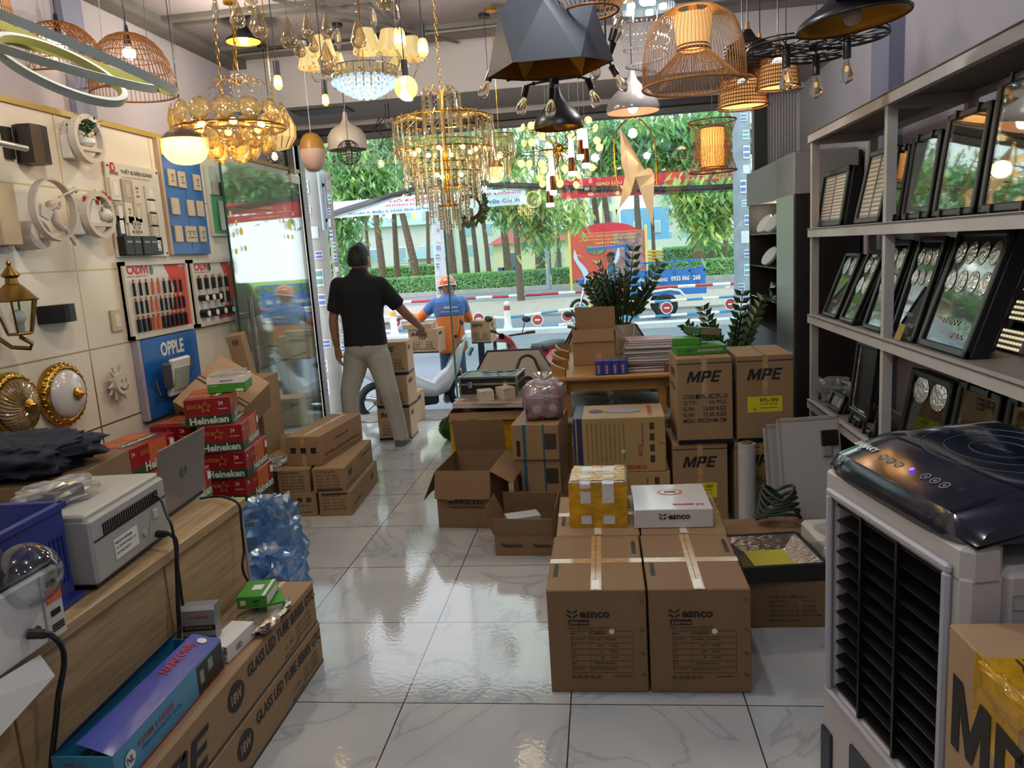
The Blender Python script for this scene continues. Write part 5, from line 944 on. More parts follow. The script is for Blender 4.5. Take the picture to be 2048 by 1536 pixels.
# moss ball
b = MB(); rr = random.Random(1); MOSS = mat('moss_green', '#3f6a24', .9, var=.4, vscale=30)
b.ball((0, 0, .095), .085, MOSS, 18)
for i in range(2600):
    d = V((rr.gauss(0, 1), rr.gauss(0, 1), rr.gauss(0, 1))).normalized(); s_ = d.orthogonal().normalized() * .003; p = d * .083 + Z_ * .095; b.add([p - s_, p + s_, d * .105 + Z_ * .095 + V((rr.uniform(-.01, .01), 0, rr.uniform(-.01, .01)))], [(0, 1, 2)], MOSS)
q = b.build('moss_ball'); q.location = (-1.33, 6.32, .012); tag(q, 'round green artificial moss ball on the floor by the door', 'moss ball')
# big opened box, board, tool case
open_box('large opened brown box covered in yellow tape, carrying the wrapped board', V((-.80, 5.5, 0)), R(2), .62, .56, .47, {'F': (.07, 140), 'L': (.16, 150), 'B': (.12, 10)}, quads=[('F', 0, .1, 1, .85, YTAPE), ('F', .1, .02, .9, .3, YTAPE)], m=CARD_D)
b = MB(); b.box((0, 0, 0), (.5, .46, .2), BLK, .01); q = b.build('packed_goods'); q.location = (-.80, 5.5, .3); tag(q, 'dark packed fittings inside the large yellow taped box', 'fittings')
r = carton('thick flat board wrapped in plastic lying on the large opened box', None, None, 0, .52, .04, c=V((-.78, 5.46, .5)), W=.54, rz=R(-6), m=mat('wrapped_pink', '#c3b4b4', .4), flaps=False, name='wrapped_board', cat='board'); b = MB(); b.box((0, 0, .0425), (.5, .48, .004), YTAPE); b.build('taped_top', r); crumple('plastic_wrap', r, (0, 0, .03), (.285, .275, .026), BAG, 26, .12, 51, False)
ALU = mat('aluminium', '#b8b4a8', .3, .9); tc_ = thing('tool_case', 'black tool case with aluminium edges and two latches on the wrapped board', 'case', (-.82, 5.52, .56), R(-5)); w_, d_, h_ = .42, .28, .13
b = MB(); b.box((0, 0, h_ / 2), (w_, d_, h_), mat('case_black', '#1a1d1f', .4), .004); b.box((0, 0, h_ + .001), (w_ - .03, d_ - .03, .003), mat('case_top', '#4e5a5c', .3)); b.build('shell', tc_)
b = MB()
for z in (0, h_ * .62, h_): b.box((0, -d_ / 2, z), (w_, .012, .014), ALU); b.box((0, d_ / 2, z), (w_, .012, .014), ALU); b.box((-w_ / 2, 0, z), (.012, d_, .014), ALU); b.box((w_ / 2, 0, z), (.012, d_, .014), ALU)
for sx in (-1, 1):
    for sy in (-1, 1): b.box((sx * w_ / 2, sy * d_ / 2, h_ / 2), (.014, .014, h_), ALU); b.ball((sx * w_ / 2, sy * d_ / 2, h_), .014, CHR, 8)
b.box((-w_ / 2 - .001, 0, h_ / 2), (.004, d_, h_), ALU); b.build('edge_trim', tc_)
for sx in (-.13, .13): b = MB(); b.box((sx, -d_ / 2 - .009, h_ * .6), (.035, .014, .045), CHR, .003); b.tube([(sx - .01, -d_ / 2 - .014, h_ * .45), (sx - .01, -d_ / 2 - .014, h_ * .22), (sx + .01, -d_ / 2 - .014, h_ * .22), (sx + .01, -d_ / 2 - .014, h_ * .45)], .003, CHR, 6); b.build('latch', tc_)
rr = random.Random(8); pts = [V((-.9 + .05 * i / 2 + .05 * sin(i * 1.7), 5.5 + .05 * cos(i * 2.1), .70 + .006 * (i % 3))) for i in range(12)]; cable('tangled thin black usb cable on the tool case', pts, .003)
WB2 = mat('box_cream_white', '#cfc7b4', .5)
sbox('cream lamp box with blue panel in front of the tool case, left one', (-.84, 5.27, .545), 22, .1, .11, .075, WB2, [('F', 'PARAGON', .1, .75, .3, .08, INK)], [('R', .25, .3, .85, .8, INKBL, 'blue_panel')], group='cream lamp boxes')
sbox('cream lamp box with blue panel in front of the tool case, right one', (-.70, 5.30, .545), 40, .1, .11, .085, WB2, [('F', 'PARAGON', .1, .75, .3, .08, INK)], [('R', .25, .3, .85, .8, INKBL, 'blue_panel')], group='cream lamp boxes')
# angular lamp frames leaning at the window
FRB = mat('lamp_frame_black', '#1c1a1a', .4); PNL = mat('lamp_panel_beige', '#b5aa9b', .45)
def frame_lamp(label, poly, x, y, tilt, hollow=None, rz=0, z=0):
    r = thing('frame_lamp', label, 'lamp', (x, y, z), rot=(R(-tilt), 0, R(rz)), group='angular lamp frames leaning at the window'); n = len(poly)
    cx = sum(p[0] for p in poly) / n; cz = sum(p[1] for p in poly) / n
    if hollow:
        b = MB()
        for i in range(n):
            j = (i + 1) % n; A, B2 = poly[i], poly[j]; f = lambda p: (cx + (p[0] - cx) * hollow, cz + (p[1] - cz) * hollow); b.prism([A, B2, f(B2), f(A)], (0, .05, 0), PNL)
        b.build('panel_band', r); b = MB()
        b.tube([(p[0], -.002, p[1]) for p in poly], .012, FRB, 6, closed=True); b.tube([(cx + (p[0] - cx) * hollow, -.002, cz + (p[1] - cz) * hollow) for p in poly], .012, FRB, 6, closed=True); b.build('edge_frame', r)
    else:
        b = MB(); b.prism(poly, (0, .05, 0), PNL); b.build('panel', r); b = MB(); b.tube([(p[0], -.002, p[1]) for p in poly], .009, FRB, 6, closed=True); b.build('edge_frame', r)
    return r
hexp = lambda s, n=6, ph=0: [(s * cos(2 * pi * i / n + ph), s * .9 + s * sin(2 * pi * i / n + ph)) for i in range(n)]
def rtri(w_, h_, rad=.07):
    P = []
    for (cx, cz, a0) in ((0, h_ - rad * 2.2, 30), (-w_ / 2 + rad, rad, 150), (w_ / 2 - rad, rad, 270)):
        for k in range(7): a = R(a0 + k * 20); P.append((cx + rad * cos(a), cz + rad * sin(a)))
    return P
frame_lamp('large beige hexagonal lamp panel with a black edge behind the tool case', hexp(.44), -.75, 6.16, 14)
frame_lamp('large triangular ring lamp with rounded corners and black edges', rtri(.62, .84), -.62, 5.97, 16, .62)
frame_lamp('small triangular ring lamp inside the foot of the large triangle', rtri(.4, .56, .05), -.53, 5.86, 14, .55)
frame_lamp('largest beige hexagonal lamp panel behind the table and chairs', hexp(.52), .02, 6.28, 8)
# table
tb = thing('wooden_table', 'honey brown wooden table carrying the open box and catalogues', 'table', (.06, 5.48, 0)); b = MB(); b.box((0, 0, .735), (.8, 1.22, .03), PINE, .008); b.build('tabletop', tb)
b = MB(); b.box((0, -.52, .68), (.66, .022, .08), PINE); b.box((0, .52, .68), (.66, .022, .08), PINE); b.box((-.33, 0, .68), (.022, 1.04, .08), PINE); b.box((.33, 0, .68), (.022, 1.04, .08), PINE); b.build('apron', tb)
for sx in (-1, 1):
    for sy in (-1, 1): b = MB(); b.tube([(sx * .31, sy * .5, 0), (sx * .31, sy * .5, .72)], [.028, .036], PINE, 4); b.build('leg', tb)
SEAT = mat('seat_grey_blue', '#a3adb0', .5)
def chair(label, x, y, rz, first=None):
    r = thing('dining_chair', label, 'chair', (x, y, 0), R(rz), 'wooden dining chairs pushed under the table')
    b = MB(); b.lathe([(.005, .425), (.2, .425), (.215, .44), (.2, .465), (.12, .475), (.005, .478)], SEAT, 28, (0, 0, 0), 1, .95); b.build('seat', r, True)
    b = MB(); n = 14
    for i in range(n):
        for lo, hi in ((0, 1),):
            a0, a1 = R(215 + 110 * i / n), R(215 + 110 * (i + 1) / n); f = lambda a, z, rd: V((rd * cos(a), .02 + rd * sin(a), z)); e0 = .035 * abs(i - n / 2) / n * 2; e1 = .035 * abs(i + 1 - n / 2) / n * 2
            z0_, z1_ = .62, .84; P = [f(a0, z0_ + e0, .22), f(a1, z0_ + e1, .22), f(a1, z1_ - e1, .235), f(a0, z1_ - e0, .235)]; Q = [f(a0, z0_ + e0, .232), f(a1, z0_ + e1, .232), f(a1, z1_ - e1, .247), f(a0, z1_ - e0, .247)]
            b.add(P + Q, [(0, 1, 2, 3), (7, 6, 5, 4), (0, 4, 5, 1), (3, 2, 6, 7)], PINE)
    b.build('backrest', r, 'auto')
    for sx in (-1, 1):
        b = MB(); b.tube([(sx * .16, -.2, 0), (sx * .13, -.17, .44), (sx * .11, -.205, .7)], .014, PINE, 8); b.build('leg', r, 'auto'); b = MB(); b.tube([(sx * .18, .18, 0), (sx * .13, .15, .44)], .015, PINE, 8); b.build('leg', r, 'auto')
    return r
for (x, y, rz, l_) in ((-.13, 5.08, -90, 'front chair on the table\'s left side, its back nearest the triangular lamps'), (-.14, 5.5, -90, 'middle chair on the left side of the table'), (-.14, 5.9, -90, 'rear chair on the left side of the table'), (.27, 5.1, 90, 'front chair on the right side of the table, seat showing under it'), (.27, 5.56, 90, 'rear chair on the right side of the table, seat showing under it')): chair(l_, x, y, rz)
# things on the table
open_box('open brown cardboard box with raised back flap standing on the table', V((-.058, 5.47, .752)), R(-3), .29, .27, .25, {'B': (.14, 2), 'F': (.09, 172), 'L': (.14, 158), 'R': (.16, 140)}, quads=[('F', .55, 0, .68, .35, TAPE)])
b = MB(); b.lathe([(.085, 0), (.11, .2), (.112, .22), (.1, .22), (.095, .17), (.0, .17)], mat('pot_white', '#cfc9bd', .4), 28); b.lathe([(.086, .0), (.088, .02)], mat('pot_rim', '#b58a5a', .5), 28)
ZG = [mat('zz_dark', '#2c4426', .3, coat=.4), mat('zz_mid', '#3d5a2e', .3, coat=.4), mat('zz_brown', '#4a3a26', .4)]
def zz(label, loc, pot, stems, seed, catn='plant', H_=.6):
    r = thing('potted_plant', label, catn, loc)
    if pot: p_ = MB(); p_.lathe([(.085, 0), (.11, .2), (.112, .22), (.1, .22), (.095, .17), (.0, .17)], MATS['pot_white'], 28); p_.build('pot', r, 'auto')
    rr = random.Random(seed); z0 = .17
    for k in range(stems):
        a = rr.uniform(0, 6.28); tilt = rr.uniform(.08, .75); L_ = H_ * rr.uniform(.6, 1.1); d = V((cos(a) * tilt, sin(a) * tilt * .5, 1)).normalized(); p0 = V((.04 * cos(a), .04 * sin(a), z0)); P = [p0 + d * L_ * t - Z_ * (t * t * tilt * .12) for t in (0, .33, .66, 1)]
        b = MB(); b.tube(P, [.008, .007, .005, .002], ZG[1], 6); s_ = b.build('stem', r, 'auto'); b = MB(); n = 8
        for i in range(n):
            t = .25 + .75 * i / n; p = p0 + d * L_ * t - Z_ * (t * t * tilt * .12)
            for sg in (-1, 1):
                sd = (d.cross(V((sin(a + k), cos(a), .2)))).normalized() * sg; ld = (sd * .8 + d * .6).normalized(); nn = ld.cross(d).normalized(); LL = .12 * (1 - .35 * t); wv = ld.cross(nn).normalized() * LL * .26; up = nn * .008 * sg
                b.add([p, p + ld * LL * .4 + wv + up, p + ld * LL, p + ld * LL * .4 - wv + up, p + ld * LL * .5], [(0, 1, 4), (1, 2, 4), (2, 3, 4), (3, 0, 4)], rr.choice(ZG[:2]))
        b.build('leaves', s_)
zz('potted plant with dark glossy leaves in a white pot on the table', (.14, 5.92, .752), True, 13, 4, H_=.62)
zz('second glossy leaved plant standing low by the window behind the big cartons', (.96, 5.95, .42), True, 10, 9, H_=.6)
b = MB(); b.box((.96, 5.95, .21), (.26, .26, .42), mat('stool_dark', '#3b3430', .5), .004); tag(b.build('plant_stand'), 'dark stand carrying the rear plant by the window', 'stand')
cat = [('#b9848c', .30), ('#8b8b90', .31), ('#9a8f92', .32), ('#5e5a60', .30), ('#a39a96', .33), ('#c7bdb6', .31), ('#8f8b8c', .32), ('#a0999a', .33), ('#7a2430', .31), ('#5a1f2a', .33), ('#2c3560', .34), ('#7f2430', .33)]
z = .752
for i, (c_, w_) in enumerate(reversed(cat)):
    h_ = .015 if i % 3 else .02; rr = random.Random(i); o = thing('catalogue', ['lowest red catalogue in the stack on the table', 'dark blue catalogue second from the bottom of the stack', 'dark red catalogue third in the stack', 'crimson catalogue fourth in the stack on the table', 'grey catalogue in the lower middle of the stack', 'grey catalogue just below the pale one', 'pale beige catalogue in the middle of the stack', 'light grey catalogue above the pale one', 'dark grey catalogue in the upper stack', 'mauve grey catalogue fourth from the top', 'grey catalogue second from the top', 'topmost catalogue with a pink cover'][i], 'catalogue', (.30 + rr.uniform(-.015, .015), 5.06 + rr.uniform(-.02, .02), z), R(rr.uniform(-5, 5)), 'catalogues stacked on the table')
    b = MB(); m = mat('cover_' + c_, c_, .3); b.box((0, 0, .001), (w_, .24, .002), m); b.box((0, 0, h_ - .001), (w_, .24, .002), m); b.box((-w_ / 2 + .001, 0, h_ / 2), (.002, .24, h_), m); b.build('cover', o); b = MB(); b.box((.002, 0, h_ / 2), (w_ - .008, .232, h_ - .004), WHTP); b.build('pages', o); z += h_ + .0005
NB = mat('small_box_blue', '#2a3a92', .35)
for i in range(4):
    for j in range(2):
        r = thing('bulb_box', ('front' if j == 0 else 'rear') + ' row dark blue bulb box, ' + ['leftmost, next to the table edge', 'second from the left', 'second from the catalogues', 'touching the catalogue stack'][i], 'box', (-.03 + i * .052, 4.92 + j * .055, .752), R(2), 'blue bulb boxes on the table'); b = MB(); b.box((0, 0, .045), (.05, .052, .09), NB, .002); b.build('body', r)
        if j == 0: decorate(r, .05, .052, .09, [('F', 'PHILIPS', .3, .1, .25, .6, WHTP, 0, .01, 90)], [('F', .1, .3, .25, .7, INKR, 'red_mark'), ('T', .2, .2, .8, .8, INKR, 'red_mark')])
# ---------------------------------------------------------------- tall cartons
mb = 'tall cartons stacked beside the shelves'
lt = lambda s='18': [('F', 'MPE', .2, .72, .58, .13, INK, .3, .022), ('R', 'MPE', .2, .72, .5, .1, INK, .3, .022), ('L', 'MPE', .3, .75, .45, .1, INK, .1, .022), ('L', 'LED PANEL LIGHT', .15, .6, .7, .06)]
code = [('F', 'CODE:■RPL-18□SPL-18', .1, .53, .8, .055), ('F', "Q'TY:       20 PCS", .1, .46, .78, .05), ('F', 'G.W:     13.00 KGS', .1, .39, .78, .05), ('F', 'N.W:     12.00 KGS', .1, .32, .78, .05), ('F', 'MEAS: 39X29X48 CM', .1, .25, .78, .05)]
ylab = [('F', .18, .35, .8, .53, YEL, 'yellow_label')]; yt = [('F', 'RPL-18V', .4, .465, .33, .045, INK), ('F', 'LED PANEL TRON AM', .4, .435, .3, .015, INK), ('F', '20', .28, .37, .05, .03, INK), ('F', 'DA CHE DO ANH SANG', .4, .39, .3, .015, INK)]
bt = [('F', 0, 0, 1, .05, BLK, 'black_tape'), ('F', 0, .93, 1, .945, INKB, 'printed_edge'), ('R', 0, 0, 1, .05, BLK, 'black_tape'), ('F', .45, .55, .55, 1, TAPE), ('T', .47, 0, .53, 1, TAPE)]
def tall(label, x, z, t, q, dy=0): return carton(label, None, None, 0, .39, .472, c=V((x, 4.345 + dy, z)), W=.292, rz=R(1), texts=lt() + t, quads=bt + q, group=mb)
tall('lower left tall carton with a yellow label behind the white lamp box', .50, 0, yt, ylab); tall('lower right tall carton behind the roll of stretch film', .83, 0, code, [])
tall('upper left tall carton with code and weights, carrying the green boxes', .53, .475, code, [], -.01); tall('upper right tall carton with a yellow label beside the niche cabinet', .846, .475, yt, ylab, -.01)
sbox('lowest green panel light box on the tall cartons', (.53, 4.36, .949), 3, .27, .2, .045, GRN, [('F', 'LED SURFACE PANEL LIGHT', .42, .35, .5, .3, WHTP), ('F', 'MPE', .2, .35, .12, .3, INKBL)], group='green panel light boxes')
sbox('small green box in the middle of the green pile', (.47, 4.38, .995), -10, .15, .14, .04, GRN, (), [('L', 0, 0, 1, .5, WHTP, 'label')], group='green panel light boxes')
sbox('top green box tipped across the pile of green boxes', (.56, 4.42, 1.04), 30, .15, .15, .04, mat('box_green_dark', '#2d5a2a', .4), [], [('F', .05, .1, .95, .9, mat('box_brown_pale', '#a08a76', .5), 'label')], rot=(0, R(8), R(30)), group='green panel light boxes')
# senko fan boxes
FY = mat('fan_box_yellow', '#a98d5c', .5, var=.05, vscale=4); NV = mat('fan_box_navy', '#28305c', .4)
def fan(label, z, dx): return carton(label, None, None, 0, .36, .312, c=V((.072 + dx, 4.36, z)), W=.505, rz=R(-1), m=FY, flaps=False, group='fan boxes lying on their side', name='fan_box',
    texts=[('F', 'QUẠT BÀN', .74, .48, .025, .42, INKBL, 0, .02, -90), ('F', 'II1216', .70, .28, .05, .22, INKR, 0, .03, -90), ('F', 'SENKO', .57, .05, .22, .075, INKR, 0, .03), ('T', 'SENKO', .82, .1, .05, .75, INKR, 0, .03, -90), ('F', 'SENKO', .93, .5, .05, .04, INKR)] + [('F', 'Huong dan su dung quat dien an toan tiet kiem', .14 + .05 * i, .2, .018, .7, INKB, 0, 0, -90) for i in range(9)],
    quads=[('F', 0, 0, .02, 1, NV, 'navy_band'), ('F', .035, 0, .095, 1, NV, 'navy_band'), ('T', 0, 0, .1, 1, NV, 'navy_band'), ('T', .28, .42, .7, .46, NV, 'fan_picture')] + [('F', .83, .77 - .2 * i, .88, .9 - .2 * i, INKB, 'care_marks') for i in range(4)])
fan('lower yellow fan box mostly hidden under the upper one', 0, .02); r = fan('upper yellow fan box with red and navy print on its side', .315, 0)
b = MB(); b.add([(.03 + .1 * cos(a * pi / 14), .06 * sin(a * pi / 14), .3145) for a in range(28)], [tuple(range(28))], mat('fan_pic', '#8f8ea8', .4)); b.add([(-.13 + .04 * cos(a * pi / 10), .045 * sin(a * pi / 10), .3145) for a in range(20)], [tuple(range(20))], NV); b.cyl((.02, -.1805, .12), .011, .0015, WHTP, 16, axis=(0, -1, 0)); b.build('printed_picture', r)
# strapped boxes with the lamp bag on them
STRAP = mat('strap_teal', '#2c5c6e', .4); gs = 'brown boxes bound with teal straps'
for i, l_ in enumerate(('lower brown box bound with teal strap', 'upper brown box bound with teal strap, carrying the pink bag')):
    r = carton(l_, None, None, 0, .44, .215, c=V((-.415 + .01 * i, 4.64 - .02 * i, .12 + i * .218)), W=.29 - .005 * i, rz=R(-3 - 2 * i), group=gs, quads=[('F', .24, 0, .31, 1, STRAP, 'strap'), ('F', .66, 0, .70, 1, STRAP, 'strap'), ('T', .24, 0, .31, 1, STRAP, 'strap'), ('F', .1, .1, .18, .55, INK, 'care_marks'), ('F', .7, .3, .95, .75, INKB, 'tape_mark'), ('R', .6, 0, .66, 1, STRAP, 'strap')])
carton('flat brown box underneath the strapped boxes', None, None, 0, .42, .118, c=V((-.41, 4.64, 0)), W=.3, rz=R(-3), group=gs)
PNK = mat('lamp_box_purple', '#7d3a68', .4); q = thing('plastic_bag', 'knotted clear plastic bag of purple lamp boxes on the strapped boxes', 'bag', (-.37, 4.56, .556)); crumple('bag_film', q, (0, 0, .12), (.125, .1, .12), thin('pinkish_bag', '#f0dfe6', .13, rough=.12, film=.2), 26, .2, 61, True)
b = MB(); b.lathe([(.03, .22), (.014, .245), (.05, .27), (.06, .28)], BAG, 12); b.build('knot', q, True)
for i, (x, y, a) in enumerate(((-.055, -.03, 4), (.05, 0, -22), (.0, .05, 10))):
    r = sbox(['purple lamp box with round lamp picture at the front of the bag', 'purple lamp box at the right inside the bag', 'purple lamp box at the back inside the bag'][i], (-.37 + x, 4.56 + y, .56), a, .11, .055, .13, PNK, [('F', 'PHILIPS', .04, .85, .3, .07, WHTP)], [('F', 0, .35, .35, .8, INKBL, 'blue_panel')], group='purple lamp boxes in the bag')
    b = MB(); b.add([(.015 + .028 * cos(a_ * pi / 10), -.0295, .065 + .024 * sin(a_ * pi / 10)) for a_ in range(20)], [tuple(range(20))], WHTP); b.build('lamp_picture', r)
# kingled and panasonic open boxes
r = open_box('open brown box with torn flaps and a printed fingerprint logo', V((-.815, 4.42, 0)), R(-5), .33, .46, .345, {'F': (.17, 165), 'L': (.2, 155), 'R': (.15, 120), 'B': (.22, -12)}, [('F', 'KINGLED', .22, .42, .62, .085, INK, 0, .02), ('F', 'WE MAKE THE DIFFERENCE', .22, .35, .62, .04, INK)], m=CARD_D)
b = MB()
for k in range(3): b.tube([(.05 + (.014 + .01 * k) * cos(a * pi / 10), -.2315, .198 + (.012 + .008 * k) * sin(a * pi / 10)) for a in range(20)], .0015, INK, 5, closed=True)
b.build('logo', r)
open_box('smaller open brown box with tall side flaps, left of the lamp cartons', V((-.445, 3.94, 0)), R(-2), .31, .34, .115, {'F': (.10, 12), 'R': (.15, 5), 'B': (.13, -8), 'L': (.13, 25)}, [('F', 'Panasonic', .12, .4, .35, .2, INK, 0, .03), ('F', 'Panasonic', .66, .4, .3, .16, INK, 0, .03)], m=CARD_D)
sbox('white fitting lying inside the smaller open box', (-.47, 3.93, .01), 20, .18, .1, .16, mat('fitting_white', '#b8bcc0', .4), name='lamp_fitting')
# ---------------------------------------------------------------- four large lamp cartons
def esl(b, x, y0, z, s, fm=INK, U=X_, W2=Z_, O=V((0, 0, 0)), txt='esnco'):
    P = lambda u, v_: O + U * (x + u * s) + W2 * (z + v_ * s)
    for sg in (-1, 1):
        for k in (0, .3): b.add([P(.16 + sg * (.02), .0 + k * .5), P(.16 + sg * .16, .09 + k * .5), P(.16 + sg * .16, .16 + k * .45), P(.16 + sg * .02, .07 + k * .5)], [(0, 1, 2, 3)], fm)
    b.text(txt, P(.38, .02), U, W2, .9 * s, .2 * s, fm, 0, .035)
def esbox(label, x, y, pr_, rz):
    r = carton(label, None, None, 0, .51, .39, c=V((x, y, 0)), W=.346, rz=R(rz), flaps=False, group='large led flood light cartons', bev=.004, m=CARD_D if pr_ else CARD,
        quads=[('T', .45, 0, .56, 1, TAPE), ('T', 0, .46, 1, .54, TAPE), ('T', .497, 0, .503, 1, INKB, 'seam'), ('T', .46, .02, .54, .16, mat('tape_glare', '#d9cdbd', .08), 'tape_glare_patch')] + ([('F', .21, .66, .42, .715, INK, 'watt_badge')] if pr_ else []),  # pale patch paints the glare on the front end of the tape
        texts=[('T', 'esnco', .05, .22, .05, .22, INK, 0, .03, 90), ('T', 'esnco', .9, .62, .05, .25, INK, 0, .03, -90)] + ([('F', '200', .22, .672, .09, .03, CARD_L), ('F', 'POWER', .32, .675, .09, .02, CARD_L), ('F', 'LED FLOOD LIGHT', .2, .625, .43, .024, INKB, 0, 0)] + [('F', s, .23, .575 - .058 * i, w_, .018, INKB) for i, (s, w_) in enumerate((('Model', .06), ('Color Temperature', .13), ('N.W', .05), ('G.W', .05), ('QTY', .05), ('Size', .05), ('Rated voltage', .13)))] +
            [('F', s, u, .572 - .058 * i, w_, .022, INKB) for i, (s, u, w_) in enumerate((('ES-ZMR200', .42, .16), ('□3000K   ☑6500K', .42, .28), ('14.1     KGS', .5, .2), ('18     KGS', .52, .18), ('8     PCS', .53, .17), ('52x34.5x39cm', .46, .22), ('180-265V /50-60Hz', .43, .26)))] + [('F', 'MADE IN CHINA', .66, .155, .17, .018, INKB), ('F', '☒ ☒ ☒ ☒ ☒', .22, .14, .3, .03, INKB)] if pr_ else []))
    if pr_:
        b = MB(); esl(b, -.105, 0, .283, .118, INK, X_, Z_, V((0, -.2562, 0)))
        for i in range(8): b.box((.015, -.2563, .236 - i * .0226), (.215, .0006, .001), INKB)
        for x_ in (-.0925, -.0275, .1225): b.box((x_, -.2563, .157), (.001, .0006, .158), INKB)
        for zz_ in (.07, .15, .24, .35):
            for dx in (0, .008): b.box((.153 + dx, -.2562, zz_), (.002, .0006, .016), INK, rot=(0, R(-25), 0))
        b.build('printed_table', r); b = MB(); b.cyl((.05, -.2565, .235), .010, .001, WHTP, 20, axis=(0, -1, 0)); b.build('round_sticker', r)
    return r
esbox('front left large lamp carton with printed table, nearest the aisle', -.062, 2.775, True, 0); esbox('front right large lamp carton with printed table', .292, 2.775, True, 0)
esbox('rear left large lamp carton under the yellow taped parcel', -.058, 3.295, False, 1); esbox('rear right large lamp carton under the white lamp box', .302, 3.295, False, -1)
# taped parcel: white wrap with yellow tape
WR = mat('white_wrap', '#c9c9cc', .3, bump=.3, bscale=20)
r = thing('taped_parcel', 'white parcel criss-crossed with glossy yellow tape', 'parcel', (-.045, 3.245, .3915), R(-2)); w_, d_, h_ = .245, .24, .205; b = MB(); b.box((0, 0, h_ / 2), (w_, d_, h_), WR, .014); b.build('body', r)
decorate(r, w_, d_, h_, (), [('F', 0, 0.03, .2, .97, YTAPE), ('F', .38, .03, .58, .97, YTAPE), ('F', .78, .03, 1, .97, YTAPE), ('F', 0, .0, 1, .06, YTAPE), ('F', .04, .26, .96, .52, YTAPE), ('F', .04, .78, .38, .84, YTAPE), ('T', 0.03, .05, .97, .22, YTAPE), ('T', .04, .4, .96, .55, YTAPE), ('T', .38, .03, .58, .97, YTAPE), ('T', .04, .03, .2, .97, YTAPE), ('T', .78, .03, .97, .97, YTAPE), ('R', 0, .3, 1, .5, YTAPE), ('R', .05, .7, .5, .97, YTAPE), ('T', .3, .6, .7, .8, WHTP, 'paper_label')])
# white lamp box
r = thing('lamp_box', 'white lamp box with orange lamp picture on the rear right carton', 'box', (.262, 3.27, .3915), R(0)); w_, d_, h_ = .325, .34, .082; WBX = mat('lamp_box_white', '#cfcbc9', .22, coat=.5); b = MB(); b.box((0, 0, h_ / 2), (w_, d_, h_), WBX, .003); b.build('body', r)
b = MB(); esl(b, -.06, 0, .036, .1, INK, X_, Z_, V((0, -d_ / 2 - .002, 0))); esl(b, -.11, 0, 0, .1, INKR, -X_, -Y_, V((.02, -.1, h_ + .0015))); b.build('printed_lettering', r)
b = MB(); O = V((0, 0, h_ + .0012)); OR = mat('picture_orange', '#cf5a2c', .3)
b.add([O + V((.005 + .055 * cos(a * pi / 14), .055 + .042 * sin(a * pi / 14), 0)) for a in range(28)], [tuple(range(28))], OR); b.add([O + V((.005 + .043 * cos(a * pi / 14), .055 + .032 * sin(a * pi / 14), .0004)) for a in range(28)], [tuple(range(28))], WBX); b.add([O + V((x, y, .0008)) for x, y in ((-.02, .04), (.03, .04), (.03, .07), (-.02, .07))], [(0, 1, 2, 3)], mat('picture_lamp', '#5a5148', .3)); b.build('lamp_picture', r)
# stretch film roll, panels, rope, wrapped boxes, tray lamp
b = MB(); b.lathe([(.02, 0), (.047, 0), (.047, .49), (.028, .49), (.028, .47)], mat('film_roll', '#b4b5b6', .2, coat=.6, bump=.2, bscale=12, stretch=(1, 1, 6)), 30); r = thing('stretch_film_roll', 'upright roll of clear stretch film in front of the tall cartons', 'roll', (.735, 4.06, 0)); b.build('film', r, 'auto'); b = MB(); b.lathe([(.02, .0), (.02, .5), (.027, .5), (.027, .48)], CARD_D, 24); b.build('core', r, 'auto')
def panel(label, x, y, W, H, rot, back=False):
    r = thing('panel_light', label, 'panel', (x, y, 0), rot=rot, group='flat panel lights leaning by the shelves'); b = MB(); b.box((0, 0, H / 2), (W - .02, .006, H - .02), mat('panel_white', '#b8b5b1', .35)); b.build('diffuser', r)
    b = MB(); f = .018
    for (cx, cz, sx, sz) in ((0, f / 2, W, f), (0, H - f / 2, W, f), (-W / 2 + f / 2, H / 2, f, H), (W / 2 - f / 2, H / 2, f, H)): b.box((cx, 0, cz), (sx, .014, sz), mat('panel_frame', '#a8a29a', .4), .002)
    b.build('frame', r)
    if back: b = MB(); b.box((W * .32, -.012, H * .83), (W * .26, .02, H * .12), BLK, .003); b.box((W * .27, -.011, H * .73), (W * .14, .018, H * .08), GREY, .003); b.build('driver_box', r)
panel('narrow pale panel light edge showing left of the larger panel', .98, 3.98, .3, .6, (R(-9), 0, R(12))); panel('large white panel light with a black driver leaning by the shelves', 1.03, 3.83, .32, .66, (R(-10), 0, R(8)), True)
sbox('small orange-brown box behind the white wrapped box', (1.0, 3.55, 0), 8, .16, .2, .2, CARD_L, name='cardboard_box')
b = MB(); rr = random.Random(3)
for k in range(6): b.tube([(.1 * cos(a * pi / 12 + k) * (1 - .06 * k), .08 * sin(a * pi / 12 + k), .02 + .022 * k + .05 * abs(sin(a * pi / 12 * 1 + k * .7))) for a in range(24)], .008, mat('green_cord', '#2b3a2c', .6), 7, closed=True)
q = b.build('garden_hose', None, True); q.location = (.80, 3.62, .21); tag(q, 'tangle of dark green cord between film roll and wrapped box', 'cord')
r = carton('low brown carton on the floor behind the front right lamp carton', None, None, 0, .42, .2, c=V((.705, 3.2, 0)), W=.40, flaps=False, texts=[('F', 'ITEM NO: ZMR-200', .3, .64, .36, .05, INKB), ('F', "QTY:    1   PCS", .3, .54, .45, .05, INKB), ('F', 'N.W:    5   KGS', .3, .44, .45, .05, INKB), ('F', 'G.W:   5.2  KGS', .3, .34, .45, .05, INKB), ('F', 'MEAS: 72X40X20 CM', .3, .24, .5, .05, INKB), ('F', 'MADE IN CHINA', .3, .13, .3, .05, INKB)], m=CARD_D)
carton('brown carton strip with tape behind the aluminium lamp tray', None, None, 0, .22, .2, c=V((.78, 3.60, 0)), W=.46, m=CARD_D)
